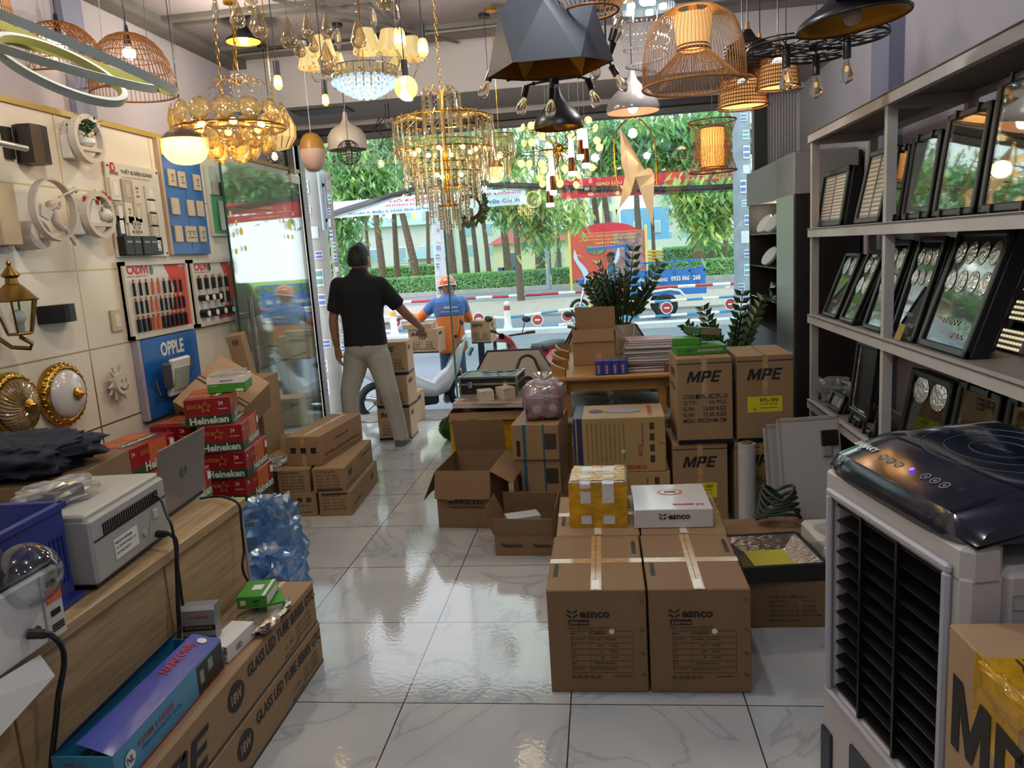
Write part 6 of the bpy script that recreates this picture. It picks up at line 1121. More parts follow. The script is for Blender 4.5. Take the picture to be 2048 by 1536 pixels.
r = thing('flood_light', 'large black flood light lying open with an aluminium reflector and yellow led chip', 'lamp', (.66, 3.15, .203), R(6)); w_, d_, h_ = .34, .34, .07; b = MB()
b.box((0, 0, .012), (w_, d_, .02), BLK, .004)
for (cx, cy_, sx, sy) in ((0, -d_ / 2, w_, .02), (0, d_ / 2, w_, .02), (-w_ / 2, 0, .02, d_), (w_ / 2, 0, .02, d_)): b.box((cx, cy_, h_ / 2), (sx, sy, h_), BLK, .003)
b.build('housing', r); b = MB(); RF = mat('reflector', '#c4c0b8', .18, 1, bump=.4, bscale=30, stretch=(1, 6, 1)); a, c_ = w_ / 2 - .012, d_ / 2 - .012; a2, c2 = w_ / 4, d_ / 4
P = [(-a, -c_, .068), (a, -c_, .068), (a, c_, .068), (-a, c_, .068), (-a2, -c2, .026), (a2, -c2, .026), (a2, c2, .026), (-a2, c2, .026)]; b.add(P, [(0, 1, 5, 4), (1, 2, 6, 5), (2, 3, 7, 6), (3, 0, 4, 7)], RF); b.build('reflector', r); b = MB(); b.box((0, 0, .027), (.17, .17, .004), mat('led_yellow', '#b9b03a', .4)); b.build('led_chip', r)
WW = mat('white_wrapping', '#c2bfba', .35, bump=.35, bscale=9)
r = thing('wrapped_box', 'white box loosely wrapped in clear plastic left of the air cooler', 'box', (.965, 3.22, 0), R(4)); b = MB(); b.box((0, 0, .15), (.2, .42, .3), WW, .015); b.build('body', r); crumple('plastic_wrap', r, (0, 0, .16), (.115, .22, .16), BAG, 24, .18, 71, False)
# ---------------------------------------------------------------- air cooler
CO0 = V((.59, 2.12, 0)); U = V((.105, -.6, 0)); CWd = U.length; U.normalize(); N = V((-U.y, U.x, 0)); rz = atan2(U.y, U.x); CDp, CHt = .44, .985
ac = thing('air_cooler', 'white and black portable air cooler with slatted grille and glossy dark top', 'air cooler', CO0 + U * CWd / 2 + N * CDp / 2, rz); w_, d_, h_ = CWd, CDp, CHt
AW = mat('cooler_white', '#b9b4b3', .35); ABK = mat('cooler_black', '#121318', .3)
b = MB(); f = .05; zt = h_ - .03; gz0, gz1 = .30, .87; gx = w_ / 2 - .062
b.box((0, .04, (h_ - .1) / 2 + .02), (w_, d_ - .08, h_ - .14), AW, .02)                                # rear mass
b.box((0, -d_ / 2 + .045, .15), (w_, .09, .30), AW, .012); b.box((0, -d_ / 2 + .045, (gz1 + zt) / 2 - .02), (w_, .09, zt - gz1 + .02), AW, .02)
for sx in (-1, 1): b.box((sx * (w_ / 2 - .031), -d_ / 2 + .045, (gz0 + gz1) / 2), (.062, .09, gz1 - gz0 + .02), AW, .015)
b.build('body', ac)
b = MB()
for (cx, cz, sx, sz) in ((0, gz0 - .008, 2 * gx + .05, .022), (0, gz1 + .008, 2 * gx + .05, .022), (-gx - .012, (gz0 + gz1) / 2, .024, gz1 - gz0), (gx + .012, (gz0 + gz1) / 2, .024, gz1 - gz0)): b.box((cx, -d_ / 2 - .006, cz), (sx, .016, sz), mat('cooler_rim', '#a7a6b0', .35), .006)
b.build('grille_rim', ac)
b = MB(); b.box((0, -d_ / 2 + .075, (gz0 + gz1) / 2), (2 * gx, .01, gz1 - gz0), mat('deep_black', '#050506', .6)); b.build('grille_back', ac)
b = MB(); n = 12
for i in range(n + 1): z = gz0 + .02 + (gz1 - gz0 - .04) * i / n; b.box((0, -d_ / 2 + .035, z), (2 * gx, .055, .005), ABK, rot=(R(12), 0, 0))
b.build('louvre_slats', ac); b = MB()
for x in (-gx * .45, gx * .22): b.box((x, -d_ / 2 + .012, (gz0 + gz1) / 2), (.009, .02, gz1 - gz0), ABK)
b.build('grille_upright', ac)
CB = mat('cooler_blue_black', '#121a2c', .12, coat=.8); b = MB(); b.box((-w_ * .08, -d_ / 2 - .002, .12), (w_ * .28, .012, .18), mat('tank_window', '#1a2433', .3), .004); b.build('water_window', ac); b = MB(); b.box((w_ * .25, -d_ / 2 - .002, .12), (w_ * .22, .012, .16), MATS['tank_window'], .004); b.box((-w_ * .44, -d_ / 2 - .002, .08), (w_ * .1, .012, .16), MATS['tank_window'], .004); b.build('water_window', ac)
# top: sloped control strip and flat lid
b = MB(); x0, x1 = -w_ / 2 - .004, w_ / 2 + .004; prof = [(-d_ / 2 - .006, h_ - .055), (-d_ / 2 - .008, h_ - .028), (-d_ / 2 + .012, h_ + .004), (-d_ / 2 + .13, h_ + .045), (-d_ / 2 + .15, h_ + .05), (d_ / 2, h_ + .062), (d_ / 2, h_ - .055)]
def rnd(v): return v
nn = 16; vs = []; fs = []
for i in range(nn + 1):
    x = x0 + (x1 - x0) * i / nn; e = abs(2 * i / nn - 1) ** 8 * .022
    for (y, z) in prof: vs.append((x, y + (e * 1.2 if y < 0 else 0), z - (e if z > h_ - .04 else 0) + (.012 * abs(2 * i / nn - 1) ** 3 if z < h_ - .04 else 0)))
k = len(prof)
for i in range(nn):
    for j in range(k): fs.append((i * k + j, i * k + (j + 1) % k, (i + 1) * k + (j + 1) % k, (i + 1) * k + j))
fs += [tuple(range(k))[::-1], tuple(nn * k + j for j in range(k))]; b.add(vs, fs, CB); tp = b.build('top_cover', ac, 'auto')
sl = V((0, .118, .041)).normalized(); O = V((0, -d_ / 2 + .012, h_ + .0065)); b = MB(); LG = mat('light_grey_print', '#9a9a9e', .4)
b.text('SANAKY', O + V((-w_ * .42, 0, 0)) + sl * .05, X_, sl, .1, .02, mat('print_silver', '#c8c8cc', .3), .2, .04)
for x in (-.12, -.085, -.05, .06, .095, .13): c0 = O + V((x, 0, 0)) + sl * .055; b.tube([c0 + X_ * .011 * cos(a * pi / 8) + sl * .011 * sin(a * pi / 8) for a in range(16)], .0012, LG, 5, closed=True); b.text('o', c0 - X_ * .004 - sl * .004, X_, sl, .008, .008, LG)
b.build('control_print', tp); b = MB()
for rr_ in (.06, .11, .16): b.tube([V((.0 + rr_ * 1.25 * cos(a * pi / 20), .06 + rr_ * .95 * sin(a * pi / 20), h_ + .0545 + (.06 + rr_ * .95 * sin(a * pi / 20)) * .034)) for a in range(40)], .0009, mat('ring_line', '#4a5468', .4), 5, closed=True)
b.text('SANAKY', (-.045, .05, h_ + .0572), X_, Y_, .09, .016, MATS['ring_line'], .2, .03); b.build('ring_print', tp)
b = MB(); b.cyl(O + V((.005, 0, 0)) + sl * .055, .006, .002, mat('indicator_blue', '#5a4ae0', .3, emit=3, ecol='#5a3cff'), 10, axis=(0, -.33, .94)); b.build('indicator_light', tp)
b = MB()
for i in range(6):
    z = .83 - i * .085; pts = [(w_ / 2 + .001, -.12, z), (w_ / 2 + .001, -.05, z - .004), (w_ / 2 + .001, -.045, z - .035), (w_ / 2 + .001, -.12, z - .031)]; b.tube(pts, .0014, GREY, 5, closed=True)
b.build('side_groove', ac); b = MB(); b.box((w_ / 2 + .002, .13, .72), (.012, .14, .3), ABK); b.build('rear_vent', ac)
cable('black power cord leaving a round grommet on the air cooler side', [ac.location + U * (w_ / 2) + N * -.02 + Z_ * .885, ac.location + U * (w_ / 2 + .03) + N * 0 + Z_ * .885, ac.location + U * (w_ / 2 + .03) + N * .05 + Z_ * .84, ac.location + U * (w_ / 2 + .02) + N * .07 + Z_ * .7, ac.location + U * (w_ / 2 + .02) + N * .07 + Z_ * .5], .008, plug=True)
# near carton bottom right
r = carton('large carton in the right foreground with yellow tape and bold black letters', None, None, 0, .46, .8, c=V((.855, 1.255, 0)), W=.40, rz=R(1), flaps=False, texts=[('L', 'MPE', .06, .70, .8, .19, INK, 0, .03), ('T', 'NHE TAY', .1, .6, .35, .1, INK, 0, .02, 180)], quads=[('L', .22, .80, .55, 1, YTAPE), ('T', 0, .5, 1, .72, YTAPE), ('L', .08, .42, .6, .62, WHTP, 'white_label'), ('L', .14, .5, .26, .58, GREY, 'label_print')], m=CARD_L)
crumple('torn_tape', r, (-.2, .02, .775), (.014, .09, .028), YTAPE, 24, .15, 81, False)
# ================================================================ shelving with flood lights, niche cabinet
SW = mat('shelf_paint', '#b0aba6', .45, var=.07, vscale=7); SX0, SX1 = 1.2, 1.55
sh = thing('display_shelf', 'pale grey steel display shelving filled with flood lights', 'shelf', (0, 0, 0))
for y in (4.60, 3.46, 1.75): b = MB(); b.box((SX0 + .02, y, 1.05), (.04, .035, 2.1), SW); b.box((SX1 - .02, y, 1.05), (.04, .035, 2.1), SW); b.box((1.375, y, 2.075), (.3, .03, .05), SW); b.build('upright', sh)
for z in (2.115, 1.595, 1.105, .60, .12): b = MB(); b.box((1.375, 3.18, z - .012), (.35, 2.88, .02), mat('shelf_board', '#7d756d', .5)); b.box((SX0 + .004, 3.18, z - .026), (.03, 2.9, .05), SW); b.box((SX0 - .013, 3.18, z - .006), (.006, 2.9, .004), mat('shelf_gap', '#4e4640', .6)); b.box((SX1 - .01, 3.18, z - .026), (.02, 2.9, .05), SW); b.build('shelf_board', sh)
LENS = mat('lens_glass', '#cfd2cc', .05, .6, bump=.5, bscale=60); GLS = mat('dark_glass', '#0d100f', .03, coat=1, spec=.8); RFL = mat('mirror_reflector', '#b9b8ae', .12, 1, bump=.3, bscale=35); LEDW = mat('led_dots', '#e8dfc8', .4, emit=.5, ecol='#fff0c8')
def flood(label, bl, br, tl, z, kind, th=.05, name='flood_light'):
    P0 = Xp(*bl, 1.245); P0.z = z; y1 = Xp(*br, P0.x).y; T = Yp(*tl, P0.y); up = T - P0; up.y = 0; up.x = min(max(up.x, .12 * up.z), .42 * up.z); h = up.length; h = min(h, (.235 / up.x) * h if up.x * 1 > .235 else h); up.normalize(); w = abs(P0.y - y1)
    U = V((0, -1, 0)); N = U.cross(up)                     # faces the aisle (-X)
    if N.x > 0: N = -N
    rm = M((U, -N, up)).transposed(); r = thing(name, label, 'lamp', P0 + U * w / 2, group='flood lights on the display shelves', rot=rm.to_euler())
    b = MB(); b.box((0, th / 2 + .006, h / 2), (w, th, h), BLK, .008)
    for i in range(7): b.box((-w * .4 + i * w * .8 / 6, th + .012, h / 2), (.004, .03, h * .8), BLK)
    b.build('housing', r); f = .012 + w * .04
    b = MB()
    for (cx, cz, sx, sz) in ((0, f / 2, w, f), (0, h - f / 2, w, f), (-w / 2 + f / 2, h / 2, f, h), (w / 2 - f / 2, h / 2, f, h)): b.box((cx, -.002, cz), (sx, .02, sz), mat('bezel_black', '#1b1a19', .35), .004)
    b.build('bezel', r); iw, ih = w - 2 * f, h - 2 * f
    if kind == 'led':
        b = MB(); b.box((0, .003, h / 2), (iw, .004, ih), mat('led_cream', '#cfc6b8', .35)); p = b.build('led_panel', r); b = MB()
        for cx in (-iw / 4, iw / 4):
            for i in range(14): b.box((cx, 0, f + ih * (i + .5) / 14), (iw * .42, .003, ih / 36), mat('led_rib', '#8b7d6e', .4))
        b.box((0, -.001, h / 2), (.006, .006, ih), GREY); b.build('led_ribs', p)
    elif kind == 'reflector':
        a, c_, a2, c2 = iw / 2, ih / 2, iw / 2 * .62, ih / 2 * .62; b = MB(); q = lambda x, z_, y: (x, y, z_ + h / 2)
        P = [q(-a, -c_, 0), q(a, -c_, 0), q(a, c_, 0), q(-a, c_, 0), q(-a2, -c2, .04), q(a2, -c2, .04), q(a2, c2, .04), q(-a2, c2, .04)]; b.add(P, [(0, 1, 5, 4), (1, 2, 6, 5), (2, 3, 7, 6), (3, 0, 4, 7), (4, 5, 6, 7)], RFL); b.build('reflector', r); b = MB()
        for i in range(8):
            for j in range(12): b.box((-a2 * .9 + i * a2 * 1.8 / 7, .037, h / 2 - c2 * .92 + j * c2 * 1.84 / 11), (.004, .003, .004), LEDW)
        b.build('led_dots', r); b = MB(); b.box((0, -.004, h / 2), (iw, .003, ih), thin('lamp_cover_glass', '#eef2ee', .1)); b.build('cover_glass', r); b = MB()
        for k in (-.25, .25): b.box((k * w, -.01, .01), (.012, .02, .03), BLK, .002); b.box((k * w, -.01, h - .01), (.012, .02, .03), BLK, .002)
        b.build('clip', r)
    elif kind == 'bowl':
        b = MB(); b.lathe([(1, 0), (.95, .3), (.7, .8), (.3, 1)], RFL, 4, (0, 0, 0), a0=pi / 4, a1=2 * pi + pi / 4)
        b.v = [V((v.x * iw * .7, v.z * .035, h / 2 + v.y * ih * .7)) for v in b.v]; b.build('reflector', r)
    else:
        nx, nz = kind; b = MB(); b.box((0, .002, h / 2), (iw, .006, ih), GLS); b.build('cover_glass', r); b = MB()
        for i in range(nx):
            for j in range(nz): lx, lz = iw / nx * .44, min(iw / nx * .5, ih * .17); b.add([(-iw / 2 + iw * (i + .5) / nx + lx * cos(a * pi / 10) * s_, -.003 - .012 * (1 - s_), h * .80 - (nz - 1 - j) * 0 - j * lz * 2.5 + lz * sin(a * pi / 10) * s_) for s_ in (1, .6) for a in range(20)], [(a, (a + 1) % 20, 20 + (a + 1) % 20, 20 + a) for a in range(20)] + [tuple(range(20, 40))], LENS)
        b.build('lens', r); b = MB(); b.text('100W' if nx < 3 else '200W', (-iw * .25, -.0035, h * .22), X_, Z_, iw * .45, ih * .05, GREY); b.text('IP66' if nx > 2 else 'IP65', (iw * .05, -.0035, h * .12), X_, Z_, iw * .3, ih * .05, GREY); b.build('lettering', r)
    return r
flood('ribbed white led flood light at the far end of the upper shelf', (1634, 440), (1684, 442), (1651, 346), 1.597, 'led'); flood('second ribbed led flood light on the upper shelf, left of the post', (1711, 434), (1760, 434), (1743, 306), 1.597, 'led')
flood('narrow black edged flood light right behind the middle shelf post', (1776, 430), (1800, 429), (1800, 296), 1.597, 'reflector', .05)
flood('clear glass flood light with dotted reflector, smallest right of the post', (1806, 425), (1861, 421), (1831, 277), 1.597, 'reflector'); flood('medium glass flood light with dotted reflector on the upper shelf', (1868, 421), (1951, 416), (1902, 232), 1.597, 'reflector'); flood('largest glass flood light at the right picture edge, upper shelf', (1961, 416), (2090, 407), (2003, 160), 1.597, 'reflector')
flood('slim black flood light with two oval lenses at the far end of the middle shelf', (1646, 609), (1673, 626), (1696, 506), 1.107, (2, 1)); flood('slim black flood light with four lenses next to the slimmest one', (1681, 620), (1708, 630), (1752, 500), 1.107, (2, 2))
flood('black flood light behind the middle post with lens pairs', (1728, 636), (1764, 655), (1788, 481), 1.107, (2, 2)); flood('black flood light with six oval lenses right of the post', (1783, 659), (1829, 678), (1846, 474), 1.107, (3, 2)); flood('largest black flood light with eight oval lenses on the middle shelf', (1838, 671), (1933, 711), (1924, 458), 1.107, (4, 2), .07)
r = thing('street_light_head', 'white led module street light head at the right end of the middle shelf', 'lamp', Zp(1958, 694, 1.107) + V((0, 0, 0))); b = MB()
P0 = Zp(1958, 694, 1.107); y1 = Xp(2031, 724, P0.x).y; 
for k in range(3):
    q = MB(); q.T = M.Translation((.06 + k * .045, (y1 - P0.y) / 2, .035 + k * .1)) @ M.Rotation(R(22), 4, 'Y'); q.box((0, 0, 0), (.03, .17, .08), mat('module_grey', '#9a948c', .4), .004); m_ = q.build('led_module', r); q2 = MB(); q2.T = q.T
    for i in range(8):
        for j in range(4): q2.box((-.017, -.073 + i * .021, -.03 + j * .02), (.004, .011, .009), LEDW)
    q2.build('led_dots', m_)
b = MB(); b.box((.14, (y1 - P0.y) / 2, .15), (.03, .2, .3), BLK, .004, rot=(0, R(22), 0)); b.build('back_frame', r)
flood('silver bowl reflector flood light on the lower shelf, far bay', (1700, 752), (1740, 774), (1712, 679), .66, 'bowl', .03)
flood('small grey flood light with a square white screen on the lower shelf', (1656, 797), (1680, 808), (1688, 778), .603, 'led', .03); flood('small black framed flood light leaning in front of the silver one', (1699, 817), (1720, 832), (1727, 778), .603, 'reflector', .03); flood('small black framed flood light touching the middle post, lower shelf', (1727, 822), (1752, 838), (1738, 800), .603, 'reflector', .03)
flood('black flood light with two large round lenses on the lower shelf, near bay', (1793, 845), (1870, 880), (1830, 735), .603, (2, 1), .05); flood('glass fronted flood light with yellow chip above the cooler lid', (1885, 880), (1965, 915), (1925, 760), .603, 'reflector', .05); flood('honeycomb flood light peeking over the cooler at the right edge', (1985, 925), (2080, 960), (2025, 790), .603, 'reflector', .05)
q = crumple('bubble_wrap', None, Zp(1650, 797, .603) + V((.06, 0, .055)), (.1, .13, .055), BAG, 24, .45, 91, False); tag(q, 'crumpled bubble wrap at the far end of the lower shelf', 'packaging')
b = MB(); b.box((1.5, 4.3, .85), (.03, .05, .48), mat('orange_wood', '#9a6a2c', .5)); tag(b.build('wood_post'), 'orange brown wooden strip standing at the back of the lower shelf', 'strip')
b = MB(); b.box((0, 0, .012), (.06, .1, .024), BLK, .008); q = b.build('adapter'); q.location = (1.25, 3.98, 1.107); tag(q, 'small black adapter lying on the middle shelf edge', 'adapter')
b = MB()
for i in range(11): b.box((0, i * .006, .02), (.002, .002, .07), mat('straw', '#b5a55a', .6), rot=(0, R(20), R(0)))
q = b.build('grass_bundle'); q.location = (1.23, 3.31, 1.12); tag(q, 'little bundle of yellow green sticks beside the middle post', 'sticks')
# ---- niche cabinet
ng = thing('niche_cabinet', 'dark wood niche cabinet with glass shelves and brushed front post', 'cabinet', (0, 0, 0)); b = MB()
b.box((1.57, 5.75, 1.03), (.02, 1.5, 2.06), DKW); b.box((1.39, 6.47, 1.03), (.36, .03, 2.06), DKW); b.box((1.38, 5.0, 1.03), (.36, .03, 2.06), DKW); b.box((1.38, 5.75, .45), (.36, 1.5, .9), DKW); b.build('carcass', ng)
b = MB(); b.box((1.38, 5.72, 1.93), (.37, 1.54, .25), mat('bulkhead_grey', '#8d8b8a', .5), .002); b.build('bulkhead', ng)
b = MB(); b.box((1.205, 5.21, 1.03), (.02, .46, 1.55 + .5), mat('brushed_panel', '#a8a39c', .33, 1, bump=.03, bscale=30, stretch=(1, 30, 1))); b.build('front_post', ng)
b = MB(); b.box((1.39, 4.972, 1.02), (.38, .03, 2.04), mat('wenge', '#221c1b', .45)); b.build('side_panel', ng)
for z in (1.58, 1.34, 1.10): b = MB(); b.box((1.38, 5.95, z), (.33, 1.0, .008), mat('shelf_glass', '#9fb0aa', .05, trans=.7)); b.build('glass_shelf', ng)
b = MB(); b.cyl((1.37, 6.0, 1.80), .05, -.004, mat('downlight_glow', '#fff3d8', .4, emit=6, ecol='#ffe2b0'), 20); b.build('downlight', ng)
light('POINT', (1.37, 6.0, 1.74), 2.5, (1, .85, .65), .03)
def disc(label, px, py, z, y=6.1):
    p = Yp(px, py, y); b = MB(); b.cyl((0, 0, 0), .075, .018, WHT, 28, axis='X'); b.box((.01, 0, .078), (.012, .02, .012), GREY); q = b.build('downlight_fitting', None, 'auto'); q.location = (p.x, p.y, z + .075); q.rotation_euler = (0, R(35), R(20)); tag(q, label, 'lamp', 'round lamps in the niche cabinet')
disc('round white recessed lamp on the top glass shelf, front one', 1528, 474, 1.584); disc('round white recessed lamp on the top glass shelf, leaning behind', 1545, 480, 1.584, 5.8); disc('round white recessed lamp on the second glass shelf', 1538, 550, 1.345, 5.95)
q = crumple('ornament', None, (1.33, 5.95, 1.15), (.06, .09, .045), mat('dark_chrome', '#6b6a68', .2, 1), 14, .8, 95, False); tag(q, 'dark metal crumpled ornament on the lowest glass shelf', 'ornament')
# ================================================================ people
SKIN = mat('skin', '#9a6e56', .55); HAIR = mat('hair_black', '#0e0c0c', .6, bump=.6, bscale=60); NAVY = mat('shirt_navy', '#0d0f18', .85, bump=.25, bscale=9); TROU = mat('trousers_grey', '#a8a49c', .85, bump=.5, bscale=7); JEAN = mat('jeans_blue', '#44617f', .85, bump=.5, bscale=8); ORJ = mat('jacket_orange', '#d6752e', .7, bump=.3, bscale=7); BLJ = mat('jacket_blue', '#3f6aa8', .7, bump=.3, bscale=7)
def hand(parent, W_, d, side, grip=.5, s=1.0, nrm=V((0, -1, 0))):
    """five separate fingers: W_ wrist point, d pointing direction"""
    d = V(d).normalized(); n = V(nrm); n = (n - d * n.dot(d)).normalized(); sd = d.cross(n) * side; vs = []; es = []
    def add(p, r_, pr=None):
        vs.append((*p, r_ * s)); i = len(vs) - 1
        if pr is not None: es.append((pr, i))
        return i
    w0 = add(W_ - d * .035, .026); pm = add(W_ + d * .045 * s, .03, w0); pk = add(W_ + d * .08 * s, .028, pm)
    for k, (o, L_) in enumerate(((-.03, .062), (-.01, .074), (.011, .069), (.031, .054))):
        b0 = W_ + d * .085 * s + sd * o * s; i = add(b0, .0095, pk); c = grip * (1 + .12 * k)
        d1 = (d * cos(c * .6) + n * sin(c * .6)); p1 = b0 + d1 * L_ * .5 * s; d2 = (d * cos(c * 1.5) + n * sin(c * 1.5)); i = add(p1, .0085, i); add(p1 + d2 * L_ * .5 * s, .007, i)
    t0 = W_ + d * .035 * s - sd * .03 * s; i = add(t0, .013, pm); td = (d * .75 - sd * .6 + n * .35).normalized(); i = add(t0 + td * .035 * s, .0105, i); add(t0 + td * .03 * s + (d + n * .5).normalized() * .03 * s + td * .005, .0085, i)
    return vs, es
def body(name, parent, parts, m, sub=2):
    vs = []; es = []
    for k, (v_, e_) in enumerate(parts):
        o = len(vs); vs += v_; es += [(a + o, b + o) for a, b in e_]
        if k: es.append((min(2, len(parts[0][0]) - 1), o))
    return skin(name, vs, es, m, parent, sub)
def chain(pts): return [tuple(p) for p in pts], [(i, i + 1) for i in range(len(pts) - 1)]
def head(parent, c, yaw, pitch=0):
    rm = Euler((pitch, 0, yaw)).to_matrix().to_4x4(); b = MB(); b.T = M.Translation(c) @ rm
    n = 22; k = 16; vs = []; fs = []
    for i in range(k + 1):
        th = pi * i / k
        for j in range(n):
            ph = 2 * pi * j / n; x, y, z = sin(th) * cos(ph), sin(th) * sin(ph), -cos(th); jw = 1 - .28 * max(0, -z) ** 1.2; vs.append((x * .076 * jw, y * .096 * (jw if y < 0 else 1) + (.012 if z < 0 and y > 0 else 0), z * .118))
    for i in range(k):
        for j in range(n): fs.append((i * n + j, i * n + (j + 1) % n, (i + 1) * n + (j + 1) % n, (i + 1) * n + j))
    b.add(vs, fs, SKIN)
    for s_ in (-1, 1): b.ball((s_ * .078, 0, -.005), .02, SKIN, 10, (.45, .8, 1.5))
    b.prism([(-.012, -.02), (.012, -.02), (.004, .03)], (0, .022, 0), SKIN, (0, .085, -.005))       # nose
    return b
# ---- man in the navy polo, seen from behind (his left is +x side away from viewer: he faces the street, +Y)
mp = thing('person', 'person in a navy polo shirt and grey trousers seen from behind, hand on the cartons', 'person', (-1.93, 6.05, 0))
h = head(mp, V((0, .05, 1.565)), R(-8), R(-6))
parts = [chain([(0, .02, .95, .09), (0, .02, 1.1, .085), (0, .01, 1.3, .1, .08), (0, .0, 1.42, .06), (0, .02, 1.5, .055)])]
LS, RS = V((-.165, .0, 1.385)), V((.165, .0, 1.37)); LE, LW_ = V((-.25, .0, 1.1)), V((-.25, .04, .86)); RE, RW_ = V((.33, .12, 1.12)), V((.40, .36, .97))
parts.append(chain([(*LS, .05), (*(LS * .5 + LE * .5), .046), (*LE, .04), (*(LE * .5 + LW_ * .5), .037), (*LW_, .026)])); parts.append(chain([(*RS, .05), (*(RS * .5 + RE * .5), .046), (*RE, .04), (*(RE * .5 + RW_ * .5), .037), (*RW_, .026)]))
body('body', mp, parts, SKIN); body('hand', mp, [hand(mp, LW_, (.03, .12, -1), 1, .4, 1, V((1, .2, 0)))], SKIN, 2); body('hand', mp, [hand(mp, RW_, (-.1, .55, -.35), -1, .7, 1, V((0, -.2, -1)))], SKIN, 2)
h.build('head', mp, True)
b = MB(); b.T = M.Translation((0, .045, 1.585)) @ Euler((R(-6), 0, R(-8))).to_matrix().to_4x4(); n = 26; vs = []; fs = []
for i in range(15):
    th = pi * (i / 14) * .66
    for j in range(n): ph = 2 * pi * j / n; x, y, z = sin(th) * cos(ph), sin(th) * sin(ph), cos(th); k_ = 1.0 if y < .3 else .92; z2 = z if y < 0 else max(z, .15); r_ = 1 + .05 * noise.noise(V((x * 4, y * 4, z * 4))); vs.append((x * .086 * k_ * r_, y * .108 * k_ * r_, z2 * .122 * r_ + (.0 if y < 0 else .01)))
for i in range(14):
    for j in range(n): fs.append((i * n + j, i * n + (j + 1) % n, (i + 1) * n + (j + 1) % n, (i + 1) * n + j))
b.add(vs, fs, HAIR); b.build('hair', mp, True)
def torso(name, parent, prof, m, yo=0, n=28):
    b = MB(); vs = []; fs = []
    for (z, rx, ry, cx, cy_) in prof:
        for j in range(n):
            ph = 2 * pi * j / n; f = 1 + .02 * sin(ph * 5 + z * 14); c_, s_ = cos(ph), sin(ph); e = .8; vs.append((cx + rx * math.copysign(abs(c_) ** e, c_) * f, yo + cy_ + ry * math.copysign(abs(s_) ** e, s_) * f, z))
    for i in range(len(prof) - 1):
        for j in range(n): fs.append((i * n + j, i * n + (j + 1) % n, (i + 1) * n + (j + 1) % n, (i + 1) * n + j))
    fs += [tuple(range(n))[::-1] if prof[0][0] < prof[-1][0] else tuple(range(n)), tuple((len(prof) - 1) * n + j for j in range(n))]; b.add(vs, fs, m); return b
def fuse(b, name, parent, vox=.011, it=7):
    o = b.build(name, parent, True); d = o.modifiers.new('r', 'REMESH'); d.mode = 'VOXEL'; d.voxel_size = vox; d.use_smooth_shade = True; d = o.modifiers.new('s', 'SMOOTH'); d.factor = .6; d.iterations = it
    me = bpy.data.meshes.new_from_object(o.evaluated_get(bpy.context.evaluated_depsgraph_get())); o.modifiers.clear(); o.data = me; me.materials.clear(); me.materials.append(b.ml[0]); return o
b = torso('shirt', mp, [(.885, .17, .125, 0, .02), (.89, .178, .133, 0, .02), (1.0, .17, .125, 0, .02), (1.12, .17, .12, 0, .015), (1.25, .185, .125, 0, .01), (1.34, .205, .125, 0, 0), (1.40, .2, .11, 0, 0), (1.44, .15, .09, 0, 0), (1.465, .085, .07, 0, .01), (1.50, .066, .064, 0, .02), (1.515, .064, .062, 0, .02)], NAVY)
def sleeve(b, A, B2, r0, r1, m, t=1): d = B2 - A; e = d.normalized() * r0; b.tube([A - e * .9, A - e * .75, A - e * .45, A, A + d * t * .5, A + d * t], [r0 * .2, r0 * .6, r0 * .88, r0, (r0 + r1) / 2, r1], m, 16)
sleeve(b, LS, LE, .076, .066, NAVY, .75); sleeve(b, RS, RE, .076, .066, NAVY, .72); fuse(b, 'shirt', mp)
LH, RH = V((-.095, .02, .9)), V((.095, .02, .9)); LK, LA = V((-.17, .0, .5)), V((-.19, .0, .10)); RK, RA = V((.17, .0, .48)), V((.215, .06, .10))
b = torso('t', mp, [(.98, .155, .112, 0, .02), (.9, .172, .13, 0, .02), (.85, .17, .128, 0, .02), (.81, .155, .115, 0, .02), (.78, .11, .09, 0, .02), (.76, .03, .04, 0, .02)], TROU)
for s_, K_, A_ in ((-1, LK, LA), (1, RK, RA)): b.tube([(s_ * .06, .02, .88), (s_ * .088, .02, .8), (s_ * .115, .02, .68), K_, (K_ + A_) / 2 + V((0, .01, 0)), A_, A_ - Z_ * .03], [.09, .108, .096, .077, .07, .066, .067], TROU, 18)
fuse(b, 'trousers', mp, .012, 5)
SHOE = mat('shoe_grey', '#55585c', .6); SOLE = mat('shoe_sole', '#c9c4bc', .6)
def shoe(parent, c, yaw):
    b = MB(); b.T = M.Translation(c) @ M.Rotation(yaw, 4, 'Z'); P = lambda z, w_, l0, l1: [(w_ * math.copysign(abs(cos(a)) ** .7, cos(a)), (l1 if sin(a) > 0 else -l0) * abs(sin(a)) ** .8 * (1 if sin(a) > 0 else 1), z) for a in [2 * pi * i / 18 for i in range(18)]]
    L_ = [P(.0, .047, .07, .19), P(.025, .049, .075, .195)]; b.add(L_[0] + L_[1], [tuple(range(18))[::-1]] + [(i, (i + 1) % 18, 18 + (i + 1) % 18, 18 + i) for i in range(18)] + [tuple(range(18, 36))], SOLE); q = b.build('shoe_sole', parent)
    b = MB(); b.T = M.Translation(c) @ M.Rotation(yaw, 4, 'Z'); L_ = [P(.02, .046, .07, .185), P(.05, .044, .07, .15), P(.08, .04, .065, .075), P(.11, .042, .055, .04)]; vs = sum(L_, []); b.add(vs, [(k * 18 + i, k * 18 + (i + 1) % 18, (k + 1) * 18 + (i + 1) % 18, (k + 1) * 18 + i) for k in range(3) for i in range(18)], SHOE); b.build('shoe', parent, True)
shoe(mp, V((-.19, .0, 0)), R(14)); shoe(mp, V((.215, .06, 0)), R(-10))
